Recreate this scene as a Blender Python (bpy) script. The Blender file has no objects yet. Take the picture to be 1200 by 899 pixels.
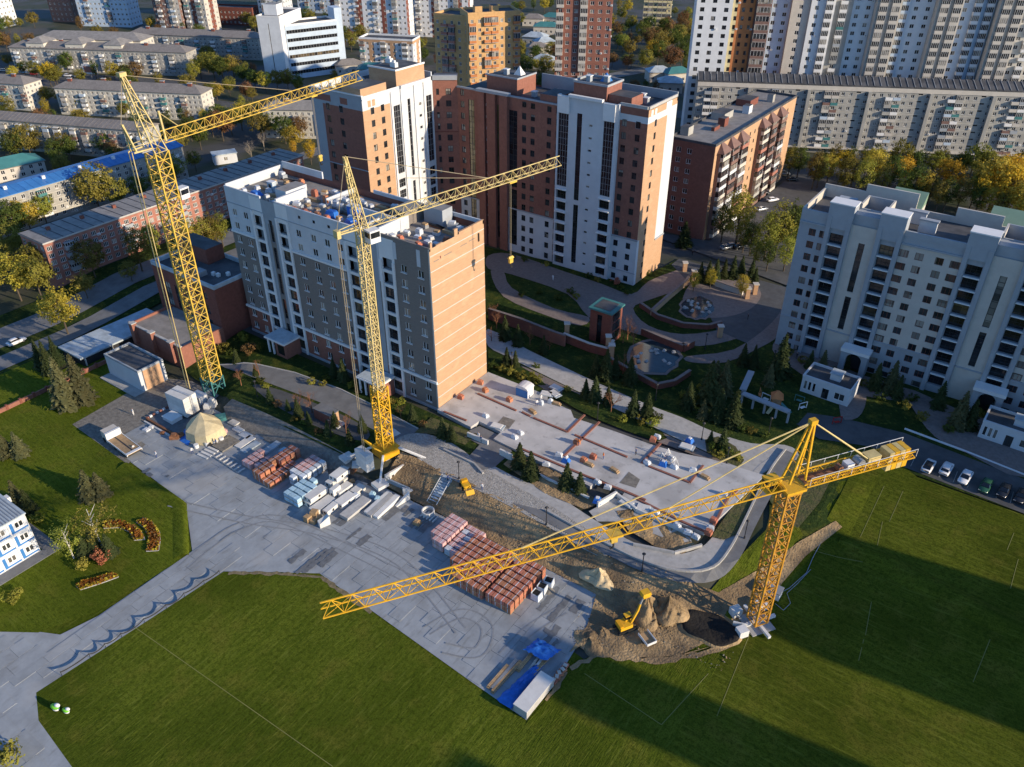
import bpy, bmesh, math, random
from mathutils import Vector, Matrix
random.seed(7)
R = math.radians
SC = bpy.context.scene
COL = SC.collection
# ---------------------------------------------------------------- camera
CH = 100.0; FPX = 950.0; PITCH = R(33.5); AZ = R(35.4)
cp, sp = math.cos(PITCH), math.sin(PITCH)
def _g(v):   # camera-frame ground vector (right, forward, up) -> site grid
    r, f, u = v
    return Vector((r*math.cos(AZ)-f*math.sin(AZ), r*math.sin(AZ)+f*math.cos(AZ), u))
C_F = _g((0, cp, -sp)); C_U = _g((0, sp, cp)); C_R = _g((1, 0, 0))
cam = bpy.data.cameras.new('camera'); cam_o = bpy.data.objects.new('camera', cam); COL.objects.link(cam_o)
mw = Matrix((C_R, C_U, -C_F)).transposed().to_4x4(); mw.translation = (0, 0, CH)
cam_o.matrix_world = mw
cam.sensor_width = 36; cam.lens = FPX/1200*36; cam.clip_start = 1; cam.clip_end = 9000
SC.camera = cam_o
# ---------------------------------------------------------------- light
SUN_EL, SUN_AZ = R(17), R(8)          # azimuth measured from +X towards +Y
sv = Vector((math.cos(SUN_EL)*math.cos(SUN_AZ), math.cos(SUN_EL)*math.sin(SUN_AZ), math.sin(SUN_EL)))
W = bpy.data.worlds.new('World'); SC.world = W; W.use_nodes = True
nt = W.node_tree; bg = nt.nodes['Background']
sky = nt.nodes.new('ShaderNodeTexSky'); sky.sky_type = 'NISHITA'; sky.sun_disc = False
sky.sun_elevation = SUN_EL; sky.sun_rotation = math.atan2(sv.x, sv.y); sky.altitude = 150; sky.air_density = 1.0; sky.dust_density = 0.3; sky.ozone_density = 6.0
nt.links.new(sky.outputs[0], bg.inputs[0]); bg.inputs[1].default_value = 0.15
sl = bpy.data.lights.new('sun', 'SUN'); sl.energy = 4.5; sl.angle = R(0.6); sl.color = (1, 0.83, 0.61)
so = bpy.data.objects.new('sun', sl); COL.objects.link(so); so.rotation_euler = sv.to_track_quat('Z', 'Y').to_euler(); so.location = (60, 60, 120)
SC.view_settings.view_transform = 'Standard'; SC.view_settings.look = 'None'; SC.view_settings.gamma = 1
SC.view_settings.use_curve_mapping = False; SC.view_settings.exposure = 0.5
SC.cycles.max_bounces = 5; SC.cycles.diffuse_bounces = 2; SC.cycles.glossy_bounces = 2; SC.cycles.transmission_bounces = 2; SC.cycles.transparent_max_bounces = 4

# ---------------------------------------------------------------- terrain
LOW = -2.5
TAB = [(-400, 84, 104), (-150, 84, 104), (-136, 80.5, 84), (-98, 80.2, 82.8), (-90, 83, 89.5), (-40, 83.2, 88.8), (-30, 84, 92), (-22, 92, 108), (-12, 98, 138), (400, 98, 138)]
def toecrest(x):
    for a, b in zip(TAB, TAB[1:]):
        if x <= b[0]:
            t = max(0, (x-a[0])/(b[0]-a[0])); return a[1]+t*(b[1]-a[1]), a[2]+t*(b[2]-a[2])
    return TAB[-1][1:]
def zt(x, y):
    a, b = toecrest(x)
    t = min(1, max(0, (y-a)/(b-a)))
    return LOW*(1-t)
def ray(px, py): return C_F*FPX + C_R*(px-600) + C_U*(449.5-py)
def P(px, py, z=0.0):              # point of the site seen at a place of the photograph, at height z
    d = ray(px, py); t = (z-CH)/d.z
    return Vector((d.x*t, d.y*t, z))
def G(px, py):                     # the same on the terrain
    a = P(px, py, 0.4); b = P(px, py, LOW-.4)
    for i in range(41):
        p = a.lerp(b, i/40)
        if p.z <= zt(p.x, p.y): break
    return Vector((p.x, p.y, zt(p.x, p.y)))
def pix(v):
    d = Vector(v)-Vector((0, 0, CH)); w = d.dot(C_F)
    return 600+FPX*d.dot(C_R)/w, 449.5-FPX*d.dot(C_U)/w

# ---------------------------------------------------------------- materials
def M(name, col, rough=.8, var=.15, scale=.4, bump=0, bscale=3, orand=0, metal=0, spec=.3, col2=None, stretch=None, hue=0, detail=4):
    m = bpy.data.materials.new(name); m.use_nodes = True
    n = m.node_tree.nodes; L = m.node_tree.links; b = n['Principled BSDF']
    b.inputs['Roughness'].default_value = rough; b.inputs['Metallic'].default_value = metal
    b.inputs['Specular IOR Level'].default_value = spec
    geo = n.new('ShaderNodeNewGeometry'); src = geo.outputs['Position']
    if stretch:
        mp = n.new('ShaderNodeMapping'); mp.inputs['Scale'].default_value = stretch[:3]
        if len(stretch) > 3: mp.inputs['Rotation'].default_value[2] = R(stretch[3])
        L.new(src, mp.inputs[0]); src = mp.outputs[0]
    nz = n.new('ShaderNodeTexNoise'); nz.inputs['Scale'].default_value = scale; nz.inputs['Detail'].default_value = detail; nz.inputs['Roughness'].default_value = .65
    L.new(src, nz.inputs['Vector'])
    mr = n.new('ShaderNodeMapRange'); mr.inputs[1].default_value = .3; mr.inputs[2].default_value = .7
    L.new(nz.outputs[0], mr.inputs[0])
    mx = n.new('ShaderNodeMix'); mx.data_type = 'RGBA'
    c2 = col2 or tuple(min(1, c*(1+var)) for c in col); c1 = col if col2 else tuple(c*(1-var) for c in col)
    mx.inputs['A'].default_value = (*c1, 1); mx.inputs['B'].default_value = (*c2, 1)
    L.new(mr.outputs[0], mx.inputs['Factor']); out = mx.outputs['Result']
    if orand or hue:
        oi = n.new('ShaderNodeObjectInfo'); hs = n.new('ShaderNodeHueSaturation')
        r1 = n.new('ShaderNodeMapRange'); r1.inputs[3].default_value = 1-orand; r1.inputs[4].default_value = 1+orand
        L.new(oi.outputs['Random'], r1.inputs[0]); L.new(r1.outputs[0], hs.inputs['Value'])
        if hue:
            ml = n.new('ShaderNodeMath'); ml.operation = 'MULTIPLY'; ml.inputs[1].default_value = 7.31
            fr = n.new('ShaderNodeMath'); fr.operation = 'FRACT'
            r2 = n.new('ShaderNodeMapRange'); r2.inputs[3].default_value = .5-hue; r2.inputs[4].default_value = .5+hue
            L.new(oi.outputs['Random'], ml.inputs[0]); L.new(ml.outputs[0], fr.inputs[0]); L.new(fr.outputs[0], r2.inputs[0]); L.new(r2.outputs[0], hs.inputs['Hue'])
        L.new(out, hs.inputs['Color']); out = hs.outputs[0]
    L.new(out, b.inputs['Base Color'])
    if bump:
        n2 = n.new('ShaderNodeTexNoise'); n2.inputs['Scale'].default_value = bscale; n2.inputs['Detail'].default_value = 5
        L.new(src, n2.inputs['Vector'])
        bp = n.new('ShaderNodeBump'); bp.inputs['Strength'].default_value = min(1, bump); bp.inputs['Distance'].default_value = bump*.3
        L.new(n2.outputs[0], bp.inputs['Height']); L.new(bp.outputs[0], b.inputs['Normal'])
    return m
def multiply_noise(m, scale, lo, hi, dark, stretch=None, fac=1.0, detail=6):
    """blend a second colour in patches (stains, worn places) over a material made by M()"""
    n = m.node_tree.nodes; L = m.node_tree.links; b = n['Principled BSDF']
    src = b.inputs['Base Color'].links[0].from_socket
    geo = n.new('ShaderNodeNewGeometry'); v = geo.outputs['Position']
    if stretch:
        mp = n.new('ShaderNodeMapping'); mp.inputs['Scale'].default_value = stretch[:3]
        if len(stretch) > 3: mp.inputs['Rotation'].default_value[2] = R(stretch[3])
        L.new(v, mp.inputs[0]); v = mp.outputs[0]
    nz = n.new('ShaderNodeTexNoise'); nz.inputs['Scale'].default_value = scale; nz.inputs['Detail'].default_value = detail
    L.new(v, nz.inputs['Vector'])
    mr = n.new('ShaderNodeMapRange'); mr.inputs[1].default_value = lo; mr.inputs[2].default_value = hi; mr.inputs[4].default_value = fac
    L.new(nz.outputs[0], mr.inputs[0])
    mx = n.new('ShaderNodeMix'); mx.data_type = 'RGBA'; mx.inputs['B'].default_value = (*dark, 1)
    L.new(mr.outputs[0], mx.inputs['Factor']); L.new(src, mx.inputs['A']); L.new(mx.outputs['Result'], b.inputs['Base Color'])
    return m
MT = {}
def dm(k, *a, **kw): MT[k] = M(k, *a, **kw); return MT[k]
dm('earth', (.07, .065, .045), var=.4, scale=.08, bump=.4, bscale=1.2, col2=(.03, .045, .015))
multiply_noise(MT['earth'], .03, .5, .6, (.075, .075, .075))
def grass(name, a, b, st):
    m = dm(name, a, rough=.95, scale=1.0, bump=.7, bscale=4.0, col2=b, stretch=st, spec=.04, detail=10)  # stretched streaks put the sheen of mown grass into the colour
    multiply_noise(m, .045, .42, .62, tuple(c*.72 for c in a), fac=.7)
    multiply_noise(m, .25, .52, .72, (.17, .15, .025), fac=.45)
    multiply_noise(m, 1.6, .47, .68, tuple(c*.5 for c in a), fac=.6)
    multiply_noise(m, 4.5, .48, .66, tuple(c*.35 for c in a), fac=.55)
    multiply_noise(m, .9, .57, .7, (.17, .19, .03), (st[0]*1.4, st[1]*1.4, 1)+tuple(st[3:]), fac=.4)
    return m
grass('grass_field', (.066, .096, .008), (.14, .165, .018), (1.9, .22, 1))
grass('grass_left', (.085, .118, .009), (.15, .18, .018), (.22, 1.8, 1, 18))
grass('grass_right', (.066, .09, .008), (.135, .155, .016), (.2, 1.9, 1, -10))
grass('grass_park', (.026, .05, .013), (.055, .078, .022), (.6, .6, 1))
dm('dry_grass', (.12, .1, .045), var=.4, scale=.6, bump=.8, bscale=2, col2=(.06, .08, .02))
dm('tyre_mark', (.235, .245, .255), rough=.8, var=.15, scale=2)
dm('worn', (.2, .16, .09), rough=.95, var=.35, scale=1.2, bump=.6, bscale=3)
dm('slab', (.30, .32, .335), rough=.8, var=.12, scale=.5, bump=.12, bscale=4, orand=.07)
multiply_noise(MT['slab'], .22, .5, .68, (.22, .225, .225), fac=.6)
multiply_noise(MT['slab'], 1.3, .56, .74, (.14, .135, .12), (1, .25, 1), fac=.45)
multiply_noise(MT['slab'], .07, .6, .66, (.4, .39, .37), fac=.45)
dm('joint', (.11, .108, .1), var=.4, scale=1)
dm('wet', (.15, .155, .16), rough=.6, var=.25, scale=1.2)
dm('concrete', (.42, .41, .39), var=.14, scale=.6, bump=.1, orand=.08)
multiply_noise(MT['concrete'], 1.1, .52, .75, (.25, .24, .22), fac=.5)
dm('podium', (.5, .49, .475), var=.1, scale=.3, bump=.08, bscale=3)
multiply_noise(MT['podium'], .16, .5, .62, (.31, .30, .285), fac=.65)
multiply_noise(MT['podium'], .9, .6, .72, (.22, .21, .2), fac=.5)
dm('white_concrete', (.62, .61, .58), var=.1, scale=.7, orand=.06)
dm('gravel', (.36, .35, .33), var=.35, scale=2.2, bump=1, bscale=6)
dm('gravel_dark', (.2, .185, .16), var=.35, scale=1.2, bump=.6, bscale=5)
dm('asphalt', (.085, .088, .092), var=.2, scale=.5, bump=.1, bscale=6)
multiply_noise(MT['asphalt'], .12, .52, .62, (.12, .12, .12), fac=.6)
dm('asphalt_light', (.17, .172, .175), var=.2, scale=.4)
dm('paver', (.2, .165, .15), var=.2, scale=1.2)
dm('sand', (.36, .25, .13), var=.3, scale=.7, bump=.9, bscale=2.6)
multiply_noise(MT['sand'], .14, .45, .6, (.15, .105, .06), fac=.85)
multiply_noise(MT['sand'], 1.4, .55, .75, (.16, .125, .085), fac=.6)
dm('sand_clean', (.55, .43, .26), var=.18, scale=1, bump=.5, bscale=2)
dm('soil', (.016, .014, .012), var=.4, scale=.8, bump=.8, bscale=2)
dm('brick_red', (.27, .115, .082), var=.16, scale=1.5, orand=.04)
multiply_noise(MT['brick_red'], .25, .5, .68, (.21, .085, .062), fac=.5)
dm('brick_dark', (.2, .07, .05), var=.18, scale=1.5)
dm('brick_orange', (.47, .29, .17), var=.12, scale=.8, stretch=(1, 1, 5))  # orange brick; also red brick facing the sun, sunlight put into the colour
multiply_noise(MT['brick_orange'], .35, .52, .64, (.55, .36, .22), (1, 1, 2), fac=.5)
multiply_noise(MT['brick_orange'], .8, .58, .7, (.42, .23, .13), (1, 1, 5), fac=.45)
dm('brick_tan', (.56, .34, .15), var=.12, scale=1)
dm('brick_grey', (.21, .185, .165), var=.12, scale=1.2, stretch=(1, 1, 3))
dm('brick_pink', (.36, .16, .12), var=.14, scale=.8)
dm('plaster_white', (.56, .58, .6), var=.06, scale=.4)
multiply_noise(MT['plaster_white'], .3, .5, .75, (.5, .49, .48), (1, 1, .3), fac=.5)
dm('plaster_grey', (.33, .355, .38), var=.07, scale=.5)
dm('plaster_cream', (.53, .49, .43), var=.07, scale=.5)
dm('trim_white', (.74, .73, .71), var=.05, scale=.6)
dm('panel_grey', (.36, .35, .32), var=.15, scale=.25, orand=.03)
multiply_noise(MT['panel_grey'], .5, .5, .72, (.27, .26, .235), (1, 1, .3), fac=.6)
dm('panel_cream', (.56, .53, .46), var=.1, scale=.3)
dm('panel_white', (.68, .69, .7), var=.07, scale=.4)
dm('panel_blue', (.45, .54, .64), var=.08, scale=.4)
dm('panel_yellow', (.6, .52, .3), var=.08, scale=.4)
dm('panel_orange', (.5, .19, .07), var=.12, scale=.6)
dm('panel_brown', (.2, .12, .1), var=.12, scale=.6)
dm('roof_dark', (.07, .072, .078), var=.25, scale=.5, orand=.1)
multiply_noise(MT['roof_dark'], .2, .5, .6, (.115, .115, .12), fac=.7)
dm('roof_grey', (.25, .235, .22), var=.2, scale=.5)
dm('roof_slate', (.22, .2, .185), var=.2, scale=1.4, stretch=(1, 1, 1))
multiply_noise(MT['roof_slate'], .3, .5, .7, (.15, .135, .125), fac=.6)
dm('roof_blue', (.05, .19, .46), rough=.45, var=.12, scale=.3)
dm('roof_teal', (.06, .2, .2), rough=.5, var=.12, scale=.3)
dm('roof_green', (.22, .32, .22), rough=.5, var=.1, scale=.3)
dm('roof_blue_white', (.4, .46, .5), rough=.6, var=.25, scale=.4)
dm('metal_grey', (.3, .31, .32), rough=.5, var=.1, metal=.2)
dm('metal_white', (.68, .68, .67), rough=.5, var=.1, scale=1.5)
dm('metal_dark', (.03, .03, .033), rough=.5)
dm('rust', (.22, .1, .05), var=.4, scale=1.5)
dm('yellow', (.68, .38, .02), rough=.5, var=.12, scale=1, spec=.4)
multiply_noise(MT['yellow'], 2.2, .58, .72, (.35, .19, .05), fac=.6)
dm('yellow_mid', (.62, .41, .06), rough=.5, var=.14, scale=1, spec=.4)
multiply_noise(MT['yellow_mid'], 2.2, .56, .72, (.33, .2, .07), fac=.65)
dm('yellow_pale', (.58, .46, .2), rough=.55, var=.12, scale=1)
multiply_noise(MT['yellow_pale'], 2.2, .58, .72, (.36, .24, .09), fac=.6)
dm('yellow_deep', (.66, .33, .012), rough=.5, var=.14, scale=1)
multiply_noise(MT['yellow_deep'], 2.2, .55, .7, (.3, .14, .03), fac=.6)
dm('crane_rust', (.5, .25, .03), rough=.55, var=.2, scale=1)
multiply_noise(MT['crane_rust'], 1.6, .5, .7, (.2, .09, .03), fac=.7)
dm('chalk', (.2, .2, .06), rough=.9)
multiply_noise(MT['yellow_mid'], .35, .5, .68, (.42, .3, .12), fac=.5)
multiply_noise(MT['yellow_pale'], .35, .5, .68, (.42, .3, .12), fac=.5)
dm('rope', (.3, .25, .17), rough=.6)
dm('wood', (.42, .28, .15), var=.25, scale=2, orand=.15)
dm('tarp_blue', (.03, .16, .55), rough=.5, var=.2, scale=1.5, bump=.5, bscale=2)
dm('tarp_beige', (.55, .46, .28), rough=.85, var=.12, scale=1.2, bump=.2, bscale=2)
dm('brick_pallet', (.44, .17, .1), var=.16, scale=2.5, orand=.15, hue=.01)
dm('brick_pallet_pink', (.56, .33, .31), var=.12, scale=2.5, orand=.14)
dm('wrap_white', (.6, .64, .68), rough=.35, var=.16, scale=3, orand=.15, spec=.5)
dm('wrap_blue', (.4, .58, .68), rough=.35, var=.2, scale=3, orand=.12, spec=.5)
dm('tyre', (.018, .018, .018), rough=.8)
dm('car_white', (.75, .75, .76), rough=.22, var=.02, spec=.6); dm('car_dark', (.02, .021, .025), rough=.2, var=.02, spec=.6)
dm('car_green', (.025, .09, .05), rough=.2, var=.02, spec=.6); dm('car_blue', (.04, .1, .22), rough=.2, var=.02, spec=.6); dm('car_silver', (.38, .39, .4), rough=.25, var=.02, metal=.5)
dm('car_red', (.3, .02, .02), rough=.22, var=.02, spec=.6)
dm('car_glass', (.012, .014, .018), rough=.06, spec=.8)
dm('lamp_lens', (.8, .8, .78), rough=.15); dm('tail_lens', (.35, .01, .01), rough=.2)
dm('skin', (.5, .3, .22)); dm('cloth_orange', (.75, .2, .03)); dm('cloth_blue', (.04, .07, .2)); dm('cloth_white', (.7, .7, .7)); dm('cloth_dark', (.03, .03, .035)); dm('helmet', (.75, .74, .7), rough=.3)
dm('water', (.03, .05, .06), rough=.08, var=.3, scale=.5, spec=.6)
dm('bark', (.09, .07, .05), var=.3, scale=2); dm('bark_birch', (.55, .52, .46), var=.3, scale=1.5); dm('bark_grey', (.27, .23, .18), var=.2)
def leafmat(k, a, b, hue=.02, orand=.22):
    m = dm(k, a, rough=.75, scale=.55, col2=b, orand=orand, hue=hue, spec=.15, detail=3)
    n = m.node_tree.nodes; L = m.node_tree.links; bs = n['Principled BSDF']
    tr = n.new('ShaderNodeBsdfTranslucent'); ms = n.new('ShaderNodeMixShader'); ms.inputs[0].default_value = .32
    L.new(bs.inputs['Base Color'].links[0].from_socket, tr.inputs[0])
    L.new(bs.outputs[0], ms.inputs[1]); L.new(tr.outputs[0], ms.inputs[2]); L.new(ms.outputs[0], n['Material Output'].inputs[0])
leafmat('leaf_green', (.06, .088, .018), (.125, .15, .03)); leafmat('leaf_olive', (.14, .13, .026), (.3, .25, .05)); leafmat('leaf_yellow', (.38, .28, .03), (.5, .42, .07), .012)
leafmat('leaf_gold', (.5, .3, .02), (.6, .43, .05), .01); leafmat('leaf_lime', (.22, .23, .035), (.36, .34, .06)); leafmat('needle', (.04, .062, .022), (.085, .10, .036), .012); leafmat('needle_pale', (.10, .11, .05), (.17, .16, .07), .012)
leafmat('leaf_red', (.4, .12, .07), (.5, .2, .12), .01); leafmat('leaf_brown', (.16, .085, .035), (.24, .14, .06), .015)
leafmat('flower', (.2, .06, .015), (.36, .15, .02), .0, .05); leafmat('flower_yellow', (.5, .4, .03), (.6, .48, .06), 0, .05)
def glassmat(k, a, b, cur, pc):
    m = bpy.data.materials.new(k); m.use_nodes = True; MT[k] = m
    n = m.node_tree.nodes; L = m.node_tree.links; bs = n['Principled BSDF']
    oi = n.new('ShaderNodeObjectInfo'); geo = n.new('ShaderNodeNewGeometry')
    wn = n.new('ShaderNodeTexWhiteNoise'); wn.noise_dimensions = '3D'
    sn = n.new('ShaderNodeVectorMath'); sn.operation = 'SNAP'; sn.inputs[1].default_value = (1.45, 1.45, 1.6)
    L.new(geo.outputs['Position'], sn.inputs[0]); L.new(sn.outputs[0], wn.inputs[0])
    mx = n.new('ShaderNodeMix'); mx.data_type = 'RGBA'; mx.inputs['A'].default_value = (*a, 1); mx.inputs['B'].default_value = (*b, 1)
    L.new(wn.outputs[0], mx.inputs['Factor'])
    gt = n.new('ShaderNodeMath'); gt.operation = 'GREATER_THAN'; gt.inputs[1].default_value = 1-pc; L.new(oi.outputs['Random'], gt.inputs[0])
    m2 = n.new('ShaderNodeMix'); m2.data_type = 'RGBA'; m2.inputs['B'].default_value = (*cur, 1)
    sc_ = n.new('ShaderNodeMath'); sc_.operation = 'MULTIPLY'; L.new(gt.outputs[0], sc_.inputs[0]); L.new(wn.outputs[0], sc_.inputs[1])
    L.new(sc_.outputs[0], m2.inputs['Factor']); L.new(mx.outputs['Result'], m2.inputs['A']); L.new(m2.outputs['Result'], bs.inputs['Base Color'])
    bs.inputs['Roughness'].default_value = .07; bs.inputs['Specular IOR Level'].default_value = .6
glassmat('glass', (.010, .012, .016), (.05, .055, .06), (.36, .33, .28), .34)
glassmat('glass_dark', (.008, .009, .012), (.022, .025, .03), (.16, .12, .07), .12)
glassmat('glass_bay', (.008, .009, .012), (.03, .033, .04), (.05, .05, .05), .0)
glassmat('glass_gold', (.12, .085, .03), (.2, .15, .06), (.3, .22, .1), .2)

# ---------------------------------------------------------------- mesh helpers
class MB:
    def __init__(s): s.v = []; s.f = []; s.m = []; s.mats = []
    def mi(s, mat):
        mat = MT[mat] if isinstance(mat, str) else mat
        if mat not in s.mats: s.mats.append(mat)
        return s.mats.index(mat)
    def face(s, pts, mat):
        i = len(s.v); s.v += [tuple(p) for p in pts]; s.f.append(tuple(range(i, i+len(pts)))); s.m.append(s.mi(mat))
    def hexa(s, p, mat, faces=None):   # 8 corners: bottom 0-3 ccw, top 4-7
        i = len(s.v); s.v += [tuple(q) for q in p]; k = s.mi(mat)
        for q in ((0, 3, 2, 1), (4, 5, 6, 7), (0, 1, 5, 4), (1, 2, 6, 5), (2, 3, 7, 6), (3, 0, 4, 7)):
            s.f.append(tuple(i+a for a in q)); s.m.append(k)
    def box(s, x0, x1, y0, y1, z0, z1, mat, top=None):
        s.hexa([(x0, y0, z0), (x1, y0, z0), (x1, y1, z0), (x0, y1, z0), (x0, y0, z1), (x1, y0, z1), (x1, y1, z1), (x0, y1, z1)], mat)
        if top: s.m[-5] = s.mi(top)
        return s
    def taper(s, x0, x1, y0, y1, z0, z1, i, mat):
        s.hexa([(x0, y0, z0), (x1, y0, z0), (x1, y1, z0), (x0, y1, z0), (x0+i, y0+i, z1), (x1-i, y0+i, z1), (x1-i, y1-i, z1), (x0+i, y1-i, z1)], mat); return s
    def bar(s, p, q, w, mat, h=None):
        p = Vector(p); q = Vector(q); d = (q-p)
        if d.length < 1e-6: return s
        d.normalize(); up = Vector((0, 0, 1)) if abs(d.z) < .95 else Vector((1, 0, 0))
        a = d.cross(up).normalized()*(w/2); b = a.cross(d).normalized()*((h or w)/2)
        s.hexa([p-a-b, q-a-b, q+a-b, p+a-b, p-a+b, q-a+b, q+a+b, p+a+b], mat); return s
    def tube(s, p, q, r, mat, n=6, r2=None, cap=True):
        p = Vector(p); q = Vector(q); d = (q-p).normalized(); up = Vector((0, 0, 1)) if abs(d.z) < .95 else Vector((1, 0, 0))
        a = d.cross(up).normalized(); b = a.cross(d); i = len(s.v); k = s.mi(mat); r2 = r if r2 is None else r2
        for j in range(n):
            t = 2*math.pi*j/n; s.v.append(tuple(p+(a*math.cos(t)+b*math.sin(t))*r))
        for j in range(n):
            t = 2*math.pi*j/n; s.v.append(tuple(q+(a*math.cos(t)+b*math.sin(t))*r2))
        for j in range(n):
            j2 = (j+1) % n; s.f.append((i+j, i+j2, i+n+j2, i+n+j)); s.m.append(k)
        if cap:
            s.f.append(tuple(i+n+j for j in range(n))); s.m.append(k); s.f.append(tuple(i+j for j in reversed(range(n)))); s.m.append(k)
        return s
    def prism(s, pts, z0, z1, mat, top=None, side=None):
        n = len(pts); ar = sum(pts[i][0]*pts[(i+1) % n][1]-pts[(i+1) % n][0]*pts[i][1] for i in range(n))
        if ar < 0: pts = pts[::-1]
        i = len(s.v); z0s = z0 if hasattr(z0, '__len__') else [z0]*n; z1s = z1 if hasattr(z1, '__len__') else [z1]*n
        s.v += [(p[0], p[1], z) for p, z in zip(pts, z0s)]+[(p[0], p[1], z) for p, z in zip(pts, z1s)]
        kt = s.mi(top or mat); ks = s.mi(side or mat)
        s.f.append(tuple(i+n+j for j in range(n))); s.m.append(kt); s.f.append(tuple(i+j for j in reversed(range(n)))); s.m.append(ks)
        for j in range(n):
            j2 = (j+1) % n; s.f.append((i+j, i+j2, i+n+j2, i+n+j)); s.m.append(ks)
        return s
    def mesh(s, name, smooth=False):
        me = bpy.data.meshes.new(name); me.from_pydata(s.v, [], s.f)
        for m in s.mats: me.materials.append(m)
        me.polygons.foreach_set('material_index', s.m)
        if smooth: me.polygons.foreach_set('use_smooth', [True]*len(s.f))
        me.update(); return me
    def build(s, name, parent=None, loc=(0, 0, 0), rz=0, smooth=False): return ob(name, s.mesh(name, smooth), parent, loc, rz)
def ob(name, me, parent=None, loc=(0, 0, 0), rz=0, sc=None):
    o = bpy.data.objects.new(name, me); COL.objects.link(o); o.location = loc; o.rotation_euler = (0, 0, rz)
    if sc: o.scale = sc if hasattr(sc, '__len__') else (sc, sc, sc)
    if parent: o.parent = parent
    return o
def tag(o, label=None, cat=None, group=None, kind=None):
    if label: o['label'] = label
    if cat: o['category'] = cat
    if group: o['group'] = group
    if kind: o['kind'] = kind
    return o
def thing(name, label, cat, loc=(0, 0, 0), rz=0, group=None): return tag(ob(name, None, None, loc, rz), label, cat, group)
def struct(name, mb, parent=None, loc=(0, 0, 0)):
    o = mb.build(name, parent, loc) if isinstance(mb, MB) else ob(name, mb, parent, loc)
    if not parent: o['kind'] = 'structure'
    return o
ORD = 'zeroth first second third fourth fifth sixth seventh eighth ninth tenth eleventh twelfth thirteenth fourteenth fifteenth sixteenth seventeenth eighteenth nineteenth twentieth twenty-first twenty-second twenty-third twenty-fourth twenty-fifth twenty-sixth twenty-seventh twenty-eighth twenty-ninth thirtieth thirty-first thirty-second thirty-third thirty-fourth thirty-fifth thirty-sixth thirty-seventh thirty-eighth thirty-ninth fortieth'.split()
TENS = {20: 'twenty', 30: 'thirty', 40: 'forty', 50: 'fifty', 60: 'sixty', 70: 'seventy', 80: 'eighty', 90: 'ninety'}
def ordi(i):
    if i < len(ORD): return ORD[i]
    if i >= 100: return 'hundred and '+ordi(i-100) if i > 100 else 'hundredth'
    return (TENS[i//10*10]+'-'+ORD[i % 10]) if i % 10 else TENS[i//10*10][:-1]+'ieth'
# ================================================================ the setting: ground, lawns, roads
def sheet(name, pts, mat, dz=0.0, res=3.0, zf=zt, kind='structure', parent=None, jitter=0):
    bm = bmesh.new(); vs = [bm.verts.new((p[0], p[1], 0)) for p in pts]; f = bm.faces.new(vs)
    xs = [p[0] for p in pts]; ys = [p[1] for p in pts]
    if res:
        x0, x1, y0, y1 = max(min(xs), -420), min(max(xs), 120), max(min(ys), 10), min(max(ys), 300)
        def cut(co, no): bmesh.ops.bisect_plane(bm, geom=bm.verts[:]+bm.edges[:]+bm.faces[:], plane_co=co, plane_no=no)
        x = math.ceil(x0/res)*res
        while x < x1: cut((x, 0, 0), (1, 0, 0)); x += res
        y = math.ceil(y0/res)*res
        while y < y1:
            cut((0, y, 0), (0, 1, 0)); y += res
    bmesh.ops.triangulate(bm, faces=bm.faces[:])
    for v in bm.verts:
        v.co.z = zf(v.co.x, v.co.y)+dz+(random.uniform(-jitter, jitter) if jitter else 0)
    bmesh.ops.recalc_face_normals(bm, faces=bm.faces[:])
    if bm.faces and sum(f.normal.z for f in bm.faces) < 0: bmesh.ops.reverse_faces(bm, faces=bm.faces[:])
    me = bpy.data.meshes.new(name); bm.to_mesh(me); bm.free(); me.materials.append(MT[mat])
    o = ob(name, me, parent)
    if kind and not parent: o['kind'] = kind
    return o
def gp(*px): return [G(*p) for p in px]
def curve(pts, n=4, closed=False):
    """rounded line through the points"""
    out = []; m = len(pts)
    g = (lambda i: pts[i % m]) if closed else (lambda i: pts[max(0, min(m-1, i))])
    for i in range(m if closed else m-1):
        a, b, c, d = g(i-1), g(i), g(i+1), g(i+2)
        for k in range(n):
            t = k/n; out.append(tuple(.5*(2*b[j]+(c[j]-a[j])*t+(2*a[j]-5*b[j]+4*c[j]-d[j])*t*t+(3*b[j]-a[j]-3*c[j]+d[j])*t**3) for j in (0, 1)))
    if not closed: out.append(pts[-1])
    return out
def inside(x, y, poly):
    r = False; n = len(poly)
    for i in range(n):
        a, b = poly[i], poly[i-1]
        if (a[1] > y) != (b[1] > y) and x < (b[0]-a[0])*(y-a[1])/(b[1]-a[1])+a[0]: r = not r
    return r
# base ground
xs = [-6000, -3000, -1500, -800, -500, -300, -220, -180]+[-160+3*i for i in range(67)]+[60, 120, 300, 800, 2500, 6000]
ys = [-3000, -800, -200, 0, 40, 70]+[76+2*i for i in range(34)]+[160, 200, 300, 450, 700, 1200, 2500, 6000]
gm = MB(); nx = len(xs)
gm.v = [(x, y, zt(x, y)-.3) for y in ys for x in xs]
for j in range(len(ys)-1):
    for i in range(nx-1): gm.f.append((j*nx+i, j*nx+i+1, (j+1)*nx+i+1, (j+1)*nx+i)); gm.m.append(0)
gm.mats = [MT['earth']]
struct('ground', gm)
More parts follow.
